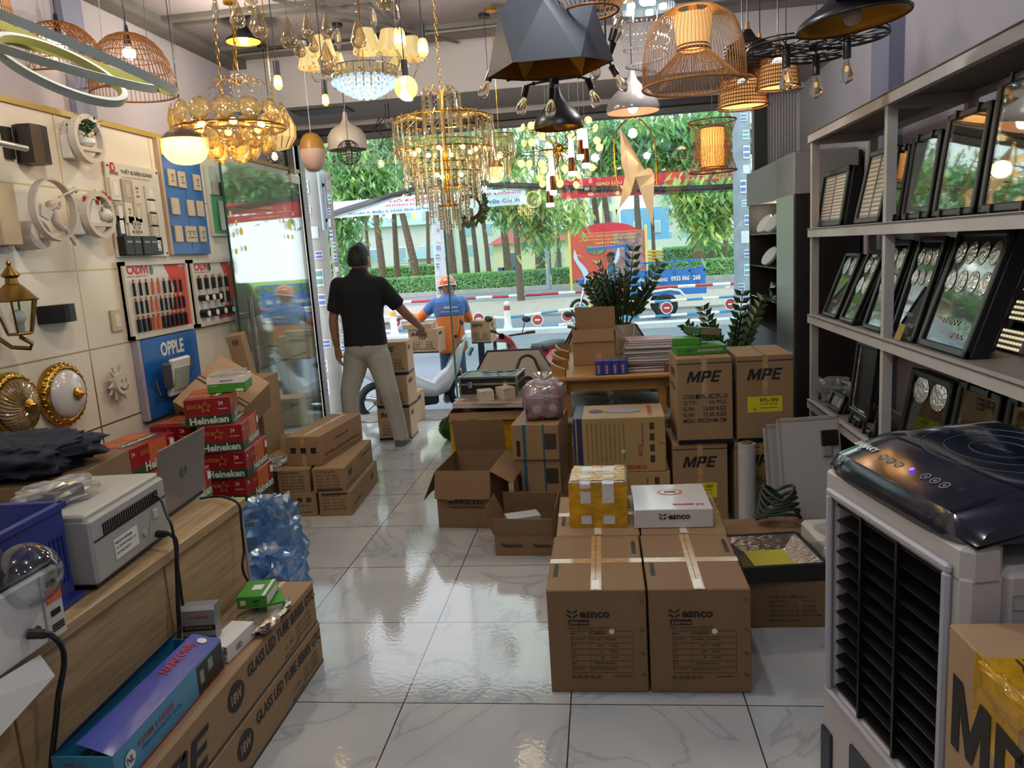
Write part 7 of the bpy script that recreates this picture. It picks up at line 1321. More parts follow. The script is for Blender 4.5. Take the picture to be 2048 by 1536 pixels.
# ---- delivery rider in orange and blue
dp = thing('person', 'person in an orange and blue delivery jacket and orange helmet seen from behind', 'person', (-1.63, 8.15, -.02), rz=R(14)); dp.scale = (.86, .86, .86)
h = head(dp, V((0, .07, 1.46)), R(10), R(-14)); LS, RS = V((-.165, .02, 1.265)), V((.165, .02, 1.265)); LE, LW_ = V((-.40, .16, 1.06)), V((-.56, .38, 1.10)); RE, RW_ = V((.25, .2, 1.03)), V((.16, .42, 1.02))
body('body', dp, [chain([(0, .02, .9, .09), (0, .02, 1.2, .09), (0, .03, 1.34, .055), (0, .05, 1.42, .05)]), chain([(*LS, .045), (*LE, .038), (*LW_, .024)]), chain([(*RS, .045), (*RE, .038), (*RW_, .024)])], SKIN)
body('hand', dp, [hand(dp, LW_, (-.5, .5, -.1), 1, .6, 1, V((0, 0, -1)))], SKIN); body('hand', dp, [hand(dp, RW_, (-.3, .8, -.1), -1, .6, 1, V((0, 0, -1)))], SKIN); h.build('head', dp, True)
b = torso('j', dp, [(.64, .18, .13, 0, .02), (.68, .188, .14, 0, .02), (.95, .17, .13, 0, .02), (1.06, .175, .125, 0, .02), (1.12, .182, .125, 0, .02)], ORJ); sleeve(b, LE * .85 + LS * .15, LW_, .056, .046, ORJ, .92); sleeve(b, LS, LE, .07, .06, ORJ, 1.02); sleeve(b, RS, RE, .07, .06, ORJ, 1.02); sleeve(b, RE, RW_, .056, .046, ORJ, .9); fuse(b, 'jacket', dp)
b = torso('j', dp, [(1.10, .186, .128, 0, .02), (1.2, .2, .128, 0, .02), (1.28, .205, .115, 0, .02), (1.32, .15, .095, 0, .02), (1.345, .08, .07, 0, .03), (1.38, .062, .06, 0, .04)], BLJ); sleeve(b, LS, LE, .0735, .066, BLJ, .5); sleeve(b, RS, RE, .0735, .066, BLJ, .5); y_ = fuse(b, 'jacket_yoke', dp, .01, 3)
b = MB(); b.text('AhaMove', (-.075, -.126, 1.2), X_, Z_, .17, .032, WHTP, 0, .03); b.text('ĐỈNH CAO GIAO HÀNG', (-.11, -.122, 1.155), X_, Z_, .22, .022, WHTP); b.prism([(-.13, 1.195), (-.085, 1.195), (-.1, 1.235), (-.118, 1.235)], (0, -.002, 0), mat('logo_orange', '#d9542e', .5), (0, -.126, 0)); b.build('lettering', y_)
skin('jeans', [(0, .02, .84, .14, .11), (-.085, .02, .74, .085), (-.1, .01, .42, .068), (-.11, .0, .1, .058), (.085, .02, .74, .085), (.1, .01, .42, .068), (.115, .03, .1, .058)], [(0, 1), (1, 2), (2, 3), (0, 4), (4, 5), (5, 6)], JEAN, dp, 2); shoe(dp, V((-.11, .0, 0)), R(8)); shoe(dp, V((.115, .03, 0)), R(-8))
HEL = mat('helmet_orange', '#c9592e', .15, coat=.8); b = MB(); b.T = M.Translation((0, .065, 1.485)) @ Euler((R(-12), 0, R(10))).to_matrix().to_4x4(); b.lathe([(.118 * sin(a * pi / 20), .125 * cos(a * pi / 20)) for a in range(0, 12)], HEL, 26, (0, 0, 0), 1, 1.12); hl = b.build('helmet', dp, True)
b = MB(); b.T = M.Translation((0, .065, 1.485)) @ Euler((R(-12), 0, R(10))).to_matrix().to_4x4(); b.tube([(.119 * cos(a * pi / 14), .133 * sin(a * pi / 14), -.022) for a in range(28)], .007, WHT, 6, closed=True); b.add([(x, -.128, z) for x, z in ((-.03, .02), (.0, .06), (.03, .02), (0, .035))], [(0, 1, 2, 3)], WHT)
for s2 in (-1, 1): b.tube([(s2 * .1, .0, -.03), (s2 * .075, .04, -.11), (0, .07, -.14)], .006, BLK, 6)
b.build('rim_and_strap', hl); b = MB(); b.T = M.Translation((0, .065, 1.485)) @ Euler((R(-12), 0, R(10))).to_matrix().to_4x4(); b.lathe([(.125, -.02), (.13, -.09)], thin('visor', '#e8eef0', .1), 12, (0, 0, 0), 1, 1.15, a0=R(40), a1=R(160)); b.build('visor', hl)
# ================================================================ motorbikes, truck
TYR = mat('tyre', '#17181a', .8); MB_W = mat('bike_white', '#c4c8cc', .2, coat=.6); MB_R = mat('bike_red', '#b01a2c', .2, coat=.8)
def scooter(label, loc, rz, pm, boxes=False, detail=True):
    r = thing('motorbike', label, 'motorbike', loc, rz); r.scale = (.8, .8, .8)
    for y in (-.62, .62):
        b = MB(); b.tube([(0, y + .22 * cos(a * pi / 14), .27 + .22 * sin(a * pi / 14)) for a in range(28)], .05, TYR, 10, closed=True); w_ = b.build('wheel', r, True); b = MB()
        for k in range(5): b.tube([(0, y, .27), (0, y + .19 * cos(k * 1.257), .27 + .19 * sin(k * 1.257))], .014, CHR, 6)
        b.cyl((-.03, y, .27), .06, .06, CHR, 14, axis='X'); b.build('rim', w_)
    sec = [(-.85, .7, .03, .03), (-.6, .64, .12, .14), (-.35, .56, .15, .2), (-.1, .42, .16, .17), (.15, .34, .16, .11), (.35, .46, .17, .17), (.5, .72, .19, .2), (.6, .95, .13, .10), (.66, 1.03, .05, .04)]
    b = MB(); vs = []; n = 16
    for (y, z, rx, rz_) in sec:
        for j in range(n): a = 2 * pi * j / n; vs.append((rx * cos(a), y, z + rz_ * sin(a)))
    b.add(vs, [(i * n + j, i * n + (j + 1) % n, (i + 1) * n + (j + 1) % n, (i + 1) * n + j) for i in range(len(sec) - 1) for j in range(n)], pm); b.build('fairing', r, True)
    b = MB(); b.box((0, -.42, .78), (.24, .62, .08), BLK, .03); b.build('seat', r); b = MB(); b.tube([(-.34, .42, 1.06), (-.15, .52, 1.04), (0, .58, 1.02), (.15, .52, 1.04), (.34, .42, 1.06)], .014, BLK, 8)
    for s2 in (-1, 1): b.tube([(s2 * .25, .46, 1.055), (s2 * .36, .41, 1.065)], .021, BLK, 8)
    b.build('handlebar', r, 'auto')
    for s2 in (-1, 1): b = MB(); b.tube([(s2 * .22, .5, 1.06), (s2 * .28, .52, 1.2)], .006, BLK, 6); b.ball((s2 * .31, .52, 1.24), .06, BLK, 12, (1.2, .3, .7)); b.build('mirror', r, True)
    b = MB(); b.box((0, .66, .9), (.14, .03, .1), mat('lamp_glass', '#c9d0d4', .05, .4), .02); b.box((0, .72, .80), (.1, .02, .12), BLK, .01, rot=(R(-30), 0, 0)); b.build('headlight', r)
    b = MB(); b.box((0, -.05, .22), (.22, .5, .14), BLK, .03); b.tube([(.13, -.1, .25), (.14, -.5, .28), (.15, -.8, .36)], .035, CHR, 10); b.tube([(.02, .55, .6), (.02, .62, .3)], .03, CHR, 8); b.build('engine', r, 'auto')
    return r
scooter('white delivery motorbike loaded with cartons in front of the doorway', (-1.95, 7.95, -.12), R(-62), MB_W)
for i, (x, y, z, l_, w_) in enumerate(((-1.83, 7.86, .585, 'carton on the motorbike seat between the two people', .32), (-1.30, 8.35, .60, 'carton held on the motorbike right of the rider', .22))): carton(l_, None, None, 0, .24, .25, c=V((x, y, z)), W=w_, rz=R(-8), texts=mt, quads=[('F', 0, 0, 1, .06, BLK, 'black_tape')], group='cartons on the motorbike', m=CARD_L)
b = MB(); b.text('MPE', (-.1, 0, 0), X_, Y_, .2, .06, INK, .35, .03); b.box((0, 0, -.03), (.3, .24, .05), CARD_L); q = b.build('cardboard_box'); q.location = (-1.86, 7.2, 1.0 - .03); tag(q, 'carton lid with black letters behind the standing man\'s hand', 'box')
q.location = (-1.9, 7.86, .892)
scooter('red motorbike parked outside behind the tool case', (-.78, 8.35, -.12), R(150), MB_R); scooter('orange red motorbike parked outside, left of the open box', (.0, 8.5, -.12), R(165), mat('bike_orange', '#c9482c', .2, coat=.7))
b = MB()
for x in (0, .16): b.box((x, 0, .35), (.035, .035, .7), BLK)
b.box((.08, 0, .69), (.2, .04, .04), BLK); q = b.build('black_stand'); q.location = (-1.22, 8.6, -.1); tag(q, 'black square metal stand frame outside left of the red motorbike', 'stand')
b = MB(); b.box((0, 0, .35), (.07, .04, .7), BLK); q = b.build('black_stand'); q.location = (-1.38, 8.6, -.1); tag(q, 'single black post of a stand right behind the rider', 'stand')
# three-wheeled truck
TB_ = mat('truck_blue', '#2f6fb8', .4, var=.08, vscale=3); t = thing('cargo_tricycle', 'blue three-wheeled cargo truck carrying white phone number lettering', 'truck', (.65, 18.0, GZ))
b = MB(); b.box((.84, 0, .78), (1.66, .9, .06), TB_); b.box((.84, -.44, .92), (1.66, .03, .30), TB_); b.box((.84, .44, .92), (1.66, .03, .30), TB_); b.box((.02, 0, .95), (.03, .9, .36), TB_); b.box((1.66, 0, .95), (.03, .9, .36), TB_); b.box((.84, -.45, .60), (1.7, .03, .14), TB_); b.box((.84, -.44, 1.27), (1.66, .03, .04), TB_)
for i in range(6): b.box((.05 + i * .32, -.44, 1.15), (.035, .03, .24), TB_)
for i in range(4): b.prism([(.2 + i * .4, 0), (.26 + i * .4, 0), (.12 + i * .4, .28), (.06 + i * .4, .28)], (0, -.02, 0), mat('truck_blue_dark', '#2a62a4', .4), (.1, -.456, .78))
b.build('cargo_bed', t); b = MB()
for s3, u, w_ in (('NHẬN', .1, .24), ('CHỞ HÀNG', .42, .42), ('0933 066', .92, .4), ('268', 1.40, .16)): b.text(s3, (u, -.48, .84), X_, Z_, w_, .11, WHTP, 0, .035)
b.build('lettering', t)
for (x, y) in ((.78, -.42), (.78, .42), (-1.15, 0)):
    b = MB(); rr_ = .27 if x > 0 else .25; b.tube([(x + rr_ * .8 * cos(a * pi / 14), y, .3 + rr_ * .8 * sin(a * pi / 14)) for a in range(28)], .07 if x > 0 else .04, TYR, 10, closed=True); w2 = b.build('wheel', t, True); b = MB(); b.cyl((x, y - .03, .3), rr_ * .5, .06, GREY, 16, axis='Y'); b.build('hub', w2)
b = MB(); b.tube([(.35, -.47, .5), (.45, -.47, .62), (.9, -.47, .66), (1.1, -.47, .62), (1.2, -.47, .5)], .03, WPT, 8); b.build('mudguard_bar', t, 'auto'); b = MB(); b.tube([(-1.15, -.06, .3), (-.98, -.06, .98)], .025, CHR, 8); b.tube([(-1.15, .06, .3), (-.98, .06, .98)], .025, CHR, 8); b.tube([(-.85, -.3, 1.12), (-.98, 0, 1.02), (-.85, .3, 1.12)], .016, BLK, 8); b.box((-1.08, 0, .92), (.16, .2, .16), mat('truck_lamp_blue', '#3a62b8', .3), .03); b.build('front_fork', t, 'auto')
b = MB(); b.box((-.7, 0, .85), (.42, .2, .16), mat('tank_navy', '#26376a', .3), .05); b.box((-.3, 0, .84), (.5, .26, .1), BLK, .03); b.box((-.6, 0, .5), (.36, .2, .3), GREY, .04); b.tube([(-.98, 0, .9), (-.5, 0, .6), (0, 0, .6)], .03, BLK, 8); b.build('engine_and_seat', t); b = MB(); b.box((-.02, -.38, 1.2), (.06, .06, .95), TB_); b.box((-.02, .38, 1.2), (.06, .06, .95), TB_); b.box((-.46, -.38, 1.66), (.95, .06, .06), TB_, rot=(0, R(-4), 0)); b.box((-.46, .38, 1.66), (.95, .06, .06), TB_, rot=(0, R(-4), 0)); b.box((-.46, 0, 1.7), (.9, .74, .015), mat('canopy_clear', '#8fa6b4', .4)); b.build('canopy_frame', t)
dv = thing('person', 'person in a cap and striped shirt riding the blue cargo truck', 'person', (.33, 18.0, GZ)); h = head(dv, V((-.06, 0, 1.42)), R(90)); h.build('head', dv, True); STR = mat('shirt_blue_white', '#3e6a86', .8)
body('body', dv, [chain([(0, 0, .92, .09), (-.03, 0, 1.15, .1), (-.05, 0, 1.28, .05), (-.055, 0, 1.35, .045)]), chain([(-.03, -.17, 1.22, .045), (-.16, -.2, 1.0, .036), (-.42, -.2, .98, .026)]), chain([(-.03, .17, 1.22, .045), (-.16, .2, 1.0, .036), (-.42, .2, .98, .026)])], SKIN); body('hand', dv, [hand(dv, V((-.42, -.2, .98)), (-1, 0, 0), 1, .8, .9, V((0, 0, -1)))], SKIN)
b = torso('s', dv, [(.9, .12, .15, 0, 0), (1.05, .12, .16, -.02, 0), (1.2, .12, .18, -.04, 0), (1.28, .08, .1, -.05, 0)], STR); 
for z_ in (1.0, 1.08, 1.16): b.tube([(-.02 + .125 * cos(a * pi / 10), .172 * sin(a * pi / 10), z_) for a in range(20)], .01, WHTP, 5, closed=True)
sleeve(b, V((-.03, -.17, 1.22)), V((-.16, -.2, 1.0)), .055, .05, STR, .7); b.build('shirt', dv, True); skin('trousers', [(0, 0, .92, .11), (-.1, -.12, .86, .08), (-.42, -.14, .84, .065), (-.4, -.15, .45, .05), (-.1, .12, .86, .08), (-.42, .14, .84, .065), (-.4, .15, .45, .05)], [(0, 1), (1, 2), (2, 3), (0, 4), (4, 5), (5, 6)], mat('trousers_dark', '#4a4650', .8), dv, 2)
b = MB(); b.T = M.Translation((-.06, 0, 1.47)); b.lathe([(.093 * sin(a * pi / 16), .09 * cos(a * pi / 16)) for a in range(9)], mat('cap_dark', '#3d423c', .8), 20, (0, 0, 0), 1.1, .95); b.prism([(-.2, -.06), (-.08, -.08), (-.08, .08), (-.2, .06)], (0, 0, .008), MATS['cap_dark'], (0, 0, .0), X_, Y_); b.build('cap', dv, True)
# orange car and red sign glimpsed left of the man
c_ = thing('car', 'orange car passing behind the thin sign pole, mostly hidden', 'car', (-8.3, 18.2, GZ)); CO_ = mat('car_orange', '#c9653a', .25, coat=.7); b = MB(); b.prism([(0, .3), (2.6, .3), (2.65, .7), (2.3, .85), (2.0, 1.25), (.6, 1.25), (.1, .85), (-.05, .6)], (0, 1.5, 0), CO_); b.build('car_body', c_); b = MB(); b.prism([(.35, .87), (2.1, .87), (1.9, 1.18), (.7, 1.18)], (0, -.01, 0), mat('car_window', '#3a444c', .05)); b.box((2.5, -.02, .7), (.12, .04, .3), MB_R); b.build('window', c_)
for x in (.5, 2.1): b = MB(); b.cyl((x, -.02, .28), .28, .2, TYR, 24, axis='Y'); w2 = b.build('wheel', c_, 'auto'); b = MB(); b.cyl((x, -.04, .28), .16, .03, GREY, 16, axis='Y'); b.build('hub', w2)
A = Yp(620, 492, 14); B2 = Yp(655, 620, 14); b = MB(); b.box(((A.x + B2.x) / 2, 14, (A.z + B2.z) / 2), (B2.x - A.x, .05, A.z - B2.z), RB); b.prism([(A.x + .2, B2.z), (B2.x, B2.z), (B2.x, A.z - .05), (A.x + .12, A.z - .08), (A.x + .24, A.z - .5)], (0, -.02, 0), YPT, (0, 13.96, 0)); b.text('ỦNG', (A.x + .01, 13.93, A.z - .25), X_, Z_, .1, .1, WHTP); b.box(((A.x + B2.x) / 2, 14.06, GZ + .6), (.05, .05, 1.4), GREY); tag(b.build('street_poster'), 'red and yellow street poster between the utility pole and sign pole', 'poster')
for k in range(2): pass
# ================================================================ hanging lamps
RAT = mat('rattan', '#85562a', .6, var=.2, vscale=20); RATD = mat('rattan_dark', '#7a4a24', .6); BAM = mat('bamboo', '#b07a3c', .5, var=.15, vscale=12)
AMBG = thin('amber_thin_glass', '#f6e4b0', .14, rough=.05, film=.1); CRY = mat('clear_crystal', '#f3ece0', .02, trans=.95, ior=1.5); CRYA = mat('gold_crystal', '#f9ebcb', .03, trans=.9, ior=1.5)
GLO = mat('bulb_glow_warm', '#ffe2a8', .3, emit=14, ecol='#ffc978'); GLW = mat('bulb_glow_white', '#fff4e0', .3, emit=12, ecol='#fff0dc'); GLS_ = mat('shade_glow', '#f4dcae', .5, emit=1.1, ecol='#ffdf9e'); PAPER = mat('lit_paper', '#e2bd84', .6, emit=.35, ecol='#ffb765'); BULB = mat('clear_bulb', '#efe9df', .02, trans=.9, ior=1.15)
def ceil_z(y): return ZC - .03 if y < 5.6 else 2.7
def hang(name, label, px, py, Y, cord=BLK, r=.003, group=None, cat='lamp', top=None, cy_=0):
    p = Yp(px, py, Y); o = thing(name, label, cat, p, group=group)
    if cord: b = MB(); b.tube([(0, 0, cy_), (0, 0, (top or ceil_z(Y)) - p.z)], r, cord, 6); b.cyl((0, 0, ceil_z(Y) - p.z - .02), .035, .02, cord, 14); b.build('cord', o)
    return o, p, p.length * 1.0 / FPX
def K(Y): return (Y * 1.035) / FPX
def ribs(b, prof, n, r_, m, tw=0, a0=0):
    for k in range(n): a = 2 * pi * k / n + a0; b.tube([(q * cos(a + tw * i), q * sin(a + tw * i), z) for i, (q, z) in enumerate(prof)], r_, m, 4)
def hoop(b, q, z, r_, m, n=32): b.tube([(q * cos(2 * pi * i / n), q * sin(2 * pi * i / n), z) for i in range(n)], r_, m, 5, closed=True)
def bulb(o, z, r_=.03, m=GLW, kind='ball', name='bulb', x=0, y=0):
    b = MB()
    if kind == 'ball': b.ball((x, y, z), r_, m, 14)
    elif kind == 'tube': b.lathe([(.001, z - r_ * 1.9), (r_ * .7, z - r_ * 1.6), (r_, z - r_), (r_, z + r_), (r_ * .6, z + r_ * 1.8)], m, 14, (x, y, 0))
    else: b.lathe([(.001, z - r_ * 2), (r_ * .8, z - r_ * 1.6), (r_, z - r_ * .8), (r_ * .5, z + r_ * .8), (r_ * .4, z + r_ * 1.2)], m, 14, (x, y, 0))
    return b.build(name, o, True)
def glow(p, e, c=(1, .75, .45), s=.05): light('POINT', p, e, c, s, name='lamp_glow')
# --- white led rings
r, p, k = hang('ring_chandelier', 'white led chandelier of three tilted interlocking rings near the left wall', 140, 110, 2.6, None); RWH = mat('ring_white', '#8f9794', .45); RIN = mat('ring_inner_reflection', '#77763c', .5)  # olive of the inner faces puts their reflection into the colour
for i, (px, py, R_, ty, tx) in enumerate(((140, 98, .352, 24, -4), (124, 140, .212, 37, 10), (128, 122, .305, 22, 5))):
    c = Yp(px, py, 2.6 + .04 * i) - p; b = MB(); b.T = M.Translation(c) @ Euler((R(tx), R(ty), 0)).to_matrix().to_4x4(); n = 56
    for (ra, rb, z0_, z1_, m) in ((R_, R_, -.014, .014, RWH), (R_ - .02, R_ - .02, .014, -.014, RIN), (R_ - .02, R_, -.014, -.014, RWH), (R_, R_ - .02, .014, .014, RWH)): b.lathe([(ra, z0_), (rb, z1_)], m, n)
    b.build('ring', r, 'auto')
b = MB()
for px in (190, 238, 282, 335): q = Yp(px + 18, 120 + (px - 190) * .3, 2.6) - p; b.tube([q, V((q.x - .02, .1, ZC - p.z))], .0012, GREY, 4)
b.build('suspension_wire', r)
# --- rattan domes
def rattan(label, px, py, Y, R_, H_, n=44, neck=True, m=RAT, lit=True, rings=7, prof=None, lattice=False):
    r, p, k = hang('rattan_pendant', label, px, py, Y, cy_=H_ + .03, group='woven rattan and bamboo pendants'); prof = prof or [(R_ * sin(a) ** .8 if a > 0 else .012, H_ * cos(a)) for a in [pi / 2 * i / 8 for i in range(9)]]; prof = [(max(q, .012), z) for q, z in prof]
    b = MB(); ribs(b, prof, n, .0022, m, .12 if lattice else 0)
    if lattice: ribs(b, prof, n, .0022, m, -.12)
    b.build('woven_ribs', r); b = MB()
    for i in range(1, rings + 1): j = i * (len(prof) - 1) / rings; a, c_ = prof[int(min(j, len(prof) - 1))], prof[min(int(j) + 1, len(prof) - 1)]; t = j - int(j); hoop(b, a[0] * (1 - t) + c_[0] * t, a[1] * (1 - t) + c_[1] * t, .0025 if i < rings else .005, m)
    b.build('hoop', r); b = MB(); b.cyl((0, 0, H_ - .05), .018, .09, BLK if neck else BAM, 12, r2=.008); b.build('socket', r)
    bulb(r, H_ - .09, .03, GLW if lit else BULB)
    if lit: glow(p + V((0, 0, H_ - .1)), .9)
    return r
rattan('lattice woven rattan dome pendant behind the white rings', 130, 158, 3.7, .205, .26, 40, lattice=True); rattan('slatted rattan dome pendant right of the white rings', 270, 188, 3.75, .2, .28, 60)
rattan('yellow bamboo shade cut off at the upper left corner', -12, 76, 3.0, .09, .25, 40, prof=[(.06, .25), (.09, 0)])
# --- bubble disc chandelier
r, p, k = hang('bubble_chandelier', 'gold chandelier with two tiers of round amber glass discs', 462, 262, 3.8, None)
for (R_, z, n) in ((.275, .065, 15), (.205, -.055, 12), (.12, -.09, 7)):
    for i in range(n):
        a = 2 * pi * i / n + z; b = MB(); b.T = M.Translation((R_ * cos(a), R_ * sin(a), z)) @ M.Rotation(a, 4, 'Z') @ M.Rotation(R(12 if z < 0 else -8), 4, 'Y'); b.lathe([(.001, -.012), (.035, -.009), (.056, 0), (.035, .009), (.001, .012)], AMBG, 18); b.v = [b.T @ (M.Rotation(pi / 2, 4, 'Y') @ (b.T.inverted() @ v_)) for v_ in b.v]; b.build('glass_disc', r, True)
b = MB(); hoop(b, .27, .01, .005, GOLD); hoop(b, .2, -.01, .005, GOLD); hoop(b, .12, .03, .005, GOLD)
for i in range(12): a = i * pi / 6; b.tube([(.12 * cos(a), .12 * sin(a), .03), (.27 * cos(a), .27 * sin(a), .01)], .003, GOLD, 5)
b.build('gold_frame', r); [bulb(r, .02, .018, GLO, x=.16 * cos(i * 1.05), y=.16 * sin(i * 1.05)) for i in range(6)]; glow(p + V((0, 0, .0)), 3.2, (1, .74, .4), .12)
def chain_(parent, A, B2, m=GOLD, w_=.008, name='chain'):
    A = V(A); B2 = V(B2); n = max(3, int((B2 - A).length / .03)); b = MB(); d = (B2 - A).normalized(); s1 = d.orthogonal().normalized(); s2 = d.cross(s1)
    for i in range(n): c = A + (B2 - A) * ((i + .5) / n); s_ = s1 if i % 2 else s2; b.tube([c + d * .019 * cos(a * pi / 4) + s_ * w_ * sin(a * pi / 4) for a in range(8)], .0018, m, 4, closed=True)
    b.build(name, parent)
chain_(r, (-.03, 0, .08), Yp(425, 0, 3.8) - p); chain_(r, (.04, 0, .2), Yp(472, 20, 3.8) - p)
r, p, k = hang('shell_globe_lamp', 'ribbed cream shell globe lamp peeking out right of the bubble chandelier', 553, 262, 4.3, None, top=3); b = MB()
b.lathe([(.001, -.11), (.06, -.095), (.1, -.04), (.105, .02), (.08, .08), (.03, .11)], mat('shell_cream', '#cdb88a', .3, emit=.35, ecol='#ffd890'), 14); b.build('shell', r); b = MB(); ribs(b, [(.061, -.096), (.102, -.04), (.107, .02), (.082, .08), (.03, .112)], 14, .003, GOLD); b.build('gold_ribs', r); b = MB(); b.tube([(0, 0, .1), (0, 0, ceil_z(4.3) - p.z)], .003, GOLD, 5); b.build('rod', r)
r, p, k = hang('spray_chandelier', 'gold chandelier stem with drooping crystal sprays behind the left chain', 478, 168, 4.3, GOLD, .004); b = MB(); b2 = MB()
for i in range(16):
    a = i * pi / 8; L_ = .12 + .03 * (i % 3); pts = [(L_ * t * cos(a), L_ * t * sin(a), .06 * sin(t * 2.4) - .05 * t) for t in (0, .25, .5, .75, 1)]; b.tube(pts, .0015, GOLD, 4)
    for t in range(1, 5): b2.ball(pts[t], .006, CRY, 6); b2.ball(V(pts[4]) - Z_ * .03 * t, .006, CRY, 6)
b.build('spray_wires', r); b2.build('crystal_beads', r)
# --- acorn lamps
def acorn(label, px, py, Y, w_, h_, capm, lit, top=.45):
    r, p, k = hang('acorn_pendant', label, px, py, Y, WHT if not lit else BLK, .002, 'egg shaped two tone pendants', cy_=h_ / 2); R_ = w_ / 2; z = h_ * (.5 - top)
    P = [(R_ * cos(asn) ** .7 if cos(asn) > 0 else .001, h_ / 2 * sin(asn)) for asn in [-pi / 2 + pi * i / 16 for i in range(17)]]; b = MB(); b.lathe([q for q in P if q[1] <= z] + [(R_, z)], GLS_ if lit else mat('frosted_pink', '#c9a79a', .4), 26); b.build('glass_shade', r, True); b = MB(); b.lathe([(R_ * 1.02, z)] + [(q[0] * 1.02, q[1]) for q in P if q[1] > z], capm, 26); b.build('cap', r, True)
    if lit: glow(p, 1.2, (1, .8, .5), R_ + .02)
acorn('large lit oval pendant with a dark brown cap below the bubble chandelier', 370, 294, 3.6, .21, .165, mat('cap_brown', '#4a3a30', .4), True, .3)
acorn('frosted oval pendant with ochre cap hanging in front of the utility pole', 625, 305, 5.2, .165, .255, mat('cap_ochre', '#a8792c', .4), False, .42); acorn('small lit cream globe pendant with wooden cap right of the crystal chandelier', 988, 343, 5.0, .13, .14, BAM, True, .35)
# --- dome pendants
def dome(label, px, py, Y, prof, mo, mi_, lit=True, cordm=BLK, bz=None, bm=GLW, tilt=None, group=None, name='dome_pendant', n=34):
    H_ = prof[-1][1]; r, p, k = hang(name, label, px, py, Y, cordm, .003, group, cy_=H_); b = MB(); b.lathe(prof, mo, n); b.lathe([(q - .003, z) for q, z in prof if q > .02], mi_, n); b.build('shade', r, True if n > 12 else False); b = MB(); b.cyl((0, 0, H_ - .03), .012, .05, cordm, 12); b.build('socket', r)
    bulb(r, bz if bz is not None else .02, .028, bm)
    if tilt: r.rotation_euler = tilt
    return r, p
GIN = mat('gold_inside', '#b07a22', .35, .7, var=.2, vscale=4); TEAR = lambda R_, H_: [(R_, 0), (R_ * 1.02, H_ * .08), (R_ * .96, H_ * .22), (R_ * .74, H_ * .42), (R_ * .42, H_ * .6), (R_ * .2, H_ * .78), (R_ * .09, H_)]
dome('black teardrop pendant with gold inside above the firefly chandelier', 1118, 257, 4.4, TEAR(.135, .215), mat('matte_black', '#151413', .35), GIN, bm=BULB); r, p = dome('glossy grey teardrop pendant with a lit bulb', 1266, 224, 4.8, TEAR(.155, .235), mat('gloss_grey', '#8b8480', .2, coat=.6), mat('peach_inside', '#d9a884', .5)); glow(p + V((0, 0, .03)), 1.2, (1, .85, .65), .03)
r, p = dome('large black pendant with gold inside at the top right', 1706, 46, 2.6, [(.165, 0), (.168, .008), (.15, .025), (.09, .06), (.04, .1), (.03, .16)], BLKM, GIN, bm=mat('bulb_milk', '#b9aba0', .3), tilt=(R(0), R(-5), 0)); dome('second black pendant with copper inside above the large gold one', 1760, -12, 2.5, [(.12, 0), (.122, .01), (.1, .04), (.04, .12), (.03, .18)], BLKM, mat('copper_inside', '#5c2418', .4, .6), bm=MATS['bulb_milk'])
r, p = dome('small black pendant glowing yellow inside behind the crystal drops', 487, 84, 4.6, [(.1, 0), (.1, .01), (.06, .04), (.02, .1)], BLKM, mat('yellow_inside', '#e0a030', .4, emit=.8, ecol='#ffb020')); glow(p + V((0, 0, .02)), .3)
b = None
r, p = dome('large white bell pendant with wooden neck near the lintel', 696, 300, 5.3, [(.13, 0), (.135, .03), (.13, .09), (.1, .135), (.04, .17), (.02, .2), (.012, .25)], mat('bell_white', '#c2b4a6', .4), mat('bell_inner', '#c9bfb4', .5), bm=BULB)
def cage(label, px, py, Y, R_, kind, lit):
    r, p, k = hang('wire_pendant', label, px, py, Y, BLK, .0025, 'black wire cage pendants', cy_=R_); b = MB()
    if kind == 'globe':
        for i in range(6): a = i * pi / 6; b.tube([(R_ * cos(t) * cos(a), R_ * cos(t) * sin(a), R_ * sin(t)) for t in [2 * pi * j / 24 for j in range(24)]], .0022, BLK, 4, closed=True)
        for z in (-.6, -.3, 0, .3, .6): hoop(b, R_ * sqrt(1 - z * z), R_ * z, .0022, BLK, 24)
    elif kind == 'star':
        P = [V(((R_ if i % 2 == 0 else R_ * .45) * sin(i * pi / 5), 0, (R_ if i % 2 == 0 else R_ * .45) * cos(i * pi / 5))) for i in range(10)]; P = [V((v.x, v.z * .6, v.y + .04 * (1 if i % 2 else -1))) for i, v in enumerate(P)]; Q = [V((v.x * .75, v.y * .75, v.z - .13)) for v in P]
        for S in (P, Q): b.tube(S, .0025, BLK, 4, closed=True)
        for i in range(10): b.tube([P[i], Q[(i + 1) % 10]], .002, BLK, 4)
    else:
        L_ = [(R_ * .35, R_), (R_, .2 * R_), (R_ * .8, -.5 * R_), (R_ * .4, -R_ * .8)]; ribs(b, L_, 6, .0025, BLK)
        for q, z in L_: b.tube([(q * cos(i * pi / 3), q * sin(i * pi / 3), z) for i in range(6)], .0025, BLK, 4, closed=True)
    b.build('wire_cage', r); b = MB(); b.cyl((0, 0, R_ * .2), .014, R_ * .8, BLK, 12); b.build('socket', r); bulb(r, -.0, .02, GLO if lit else BULB, 'edison')
cage('black wire globe pendant in front of the white bell pendant', 698, 305, 4.9, .075, 'globe', False); cage('black star shaped wire pendant left of the crystal chandelier', 776, 245, 5.2, .12, 'star', False); cage('black angular wire cage pendant with a lit bulb beside the door top', 549, 309, 5.2, .07, 'cage', True)
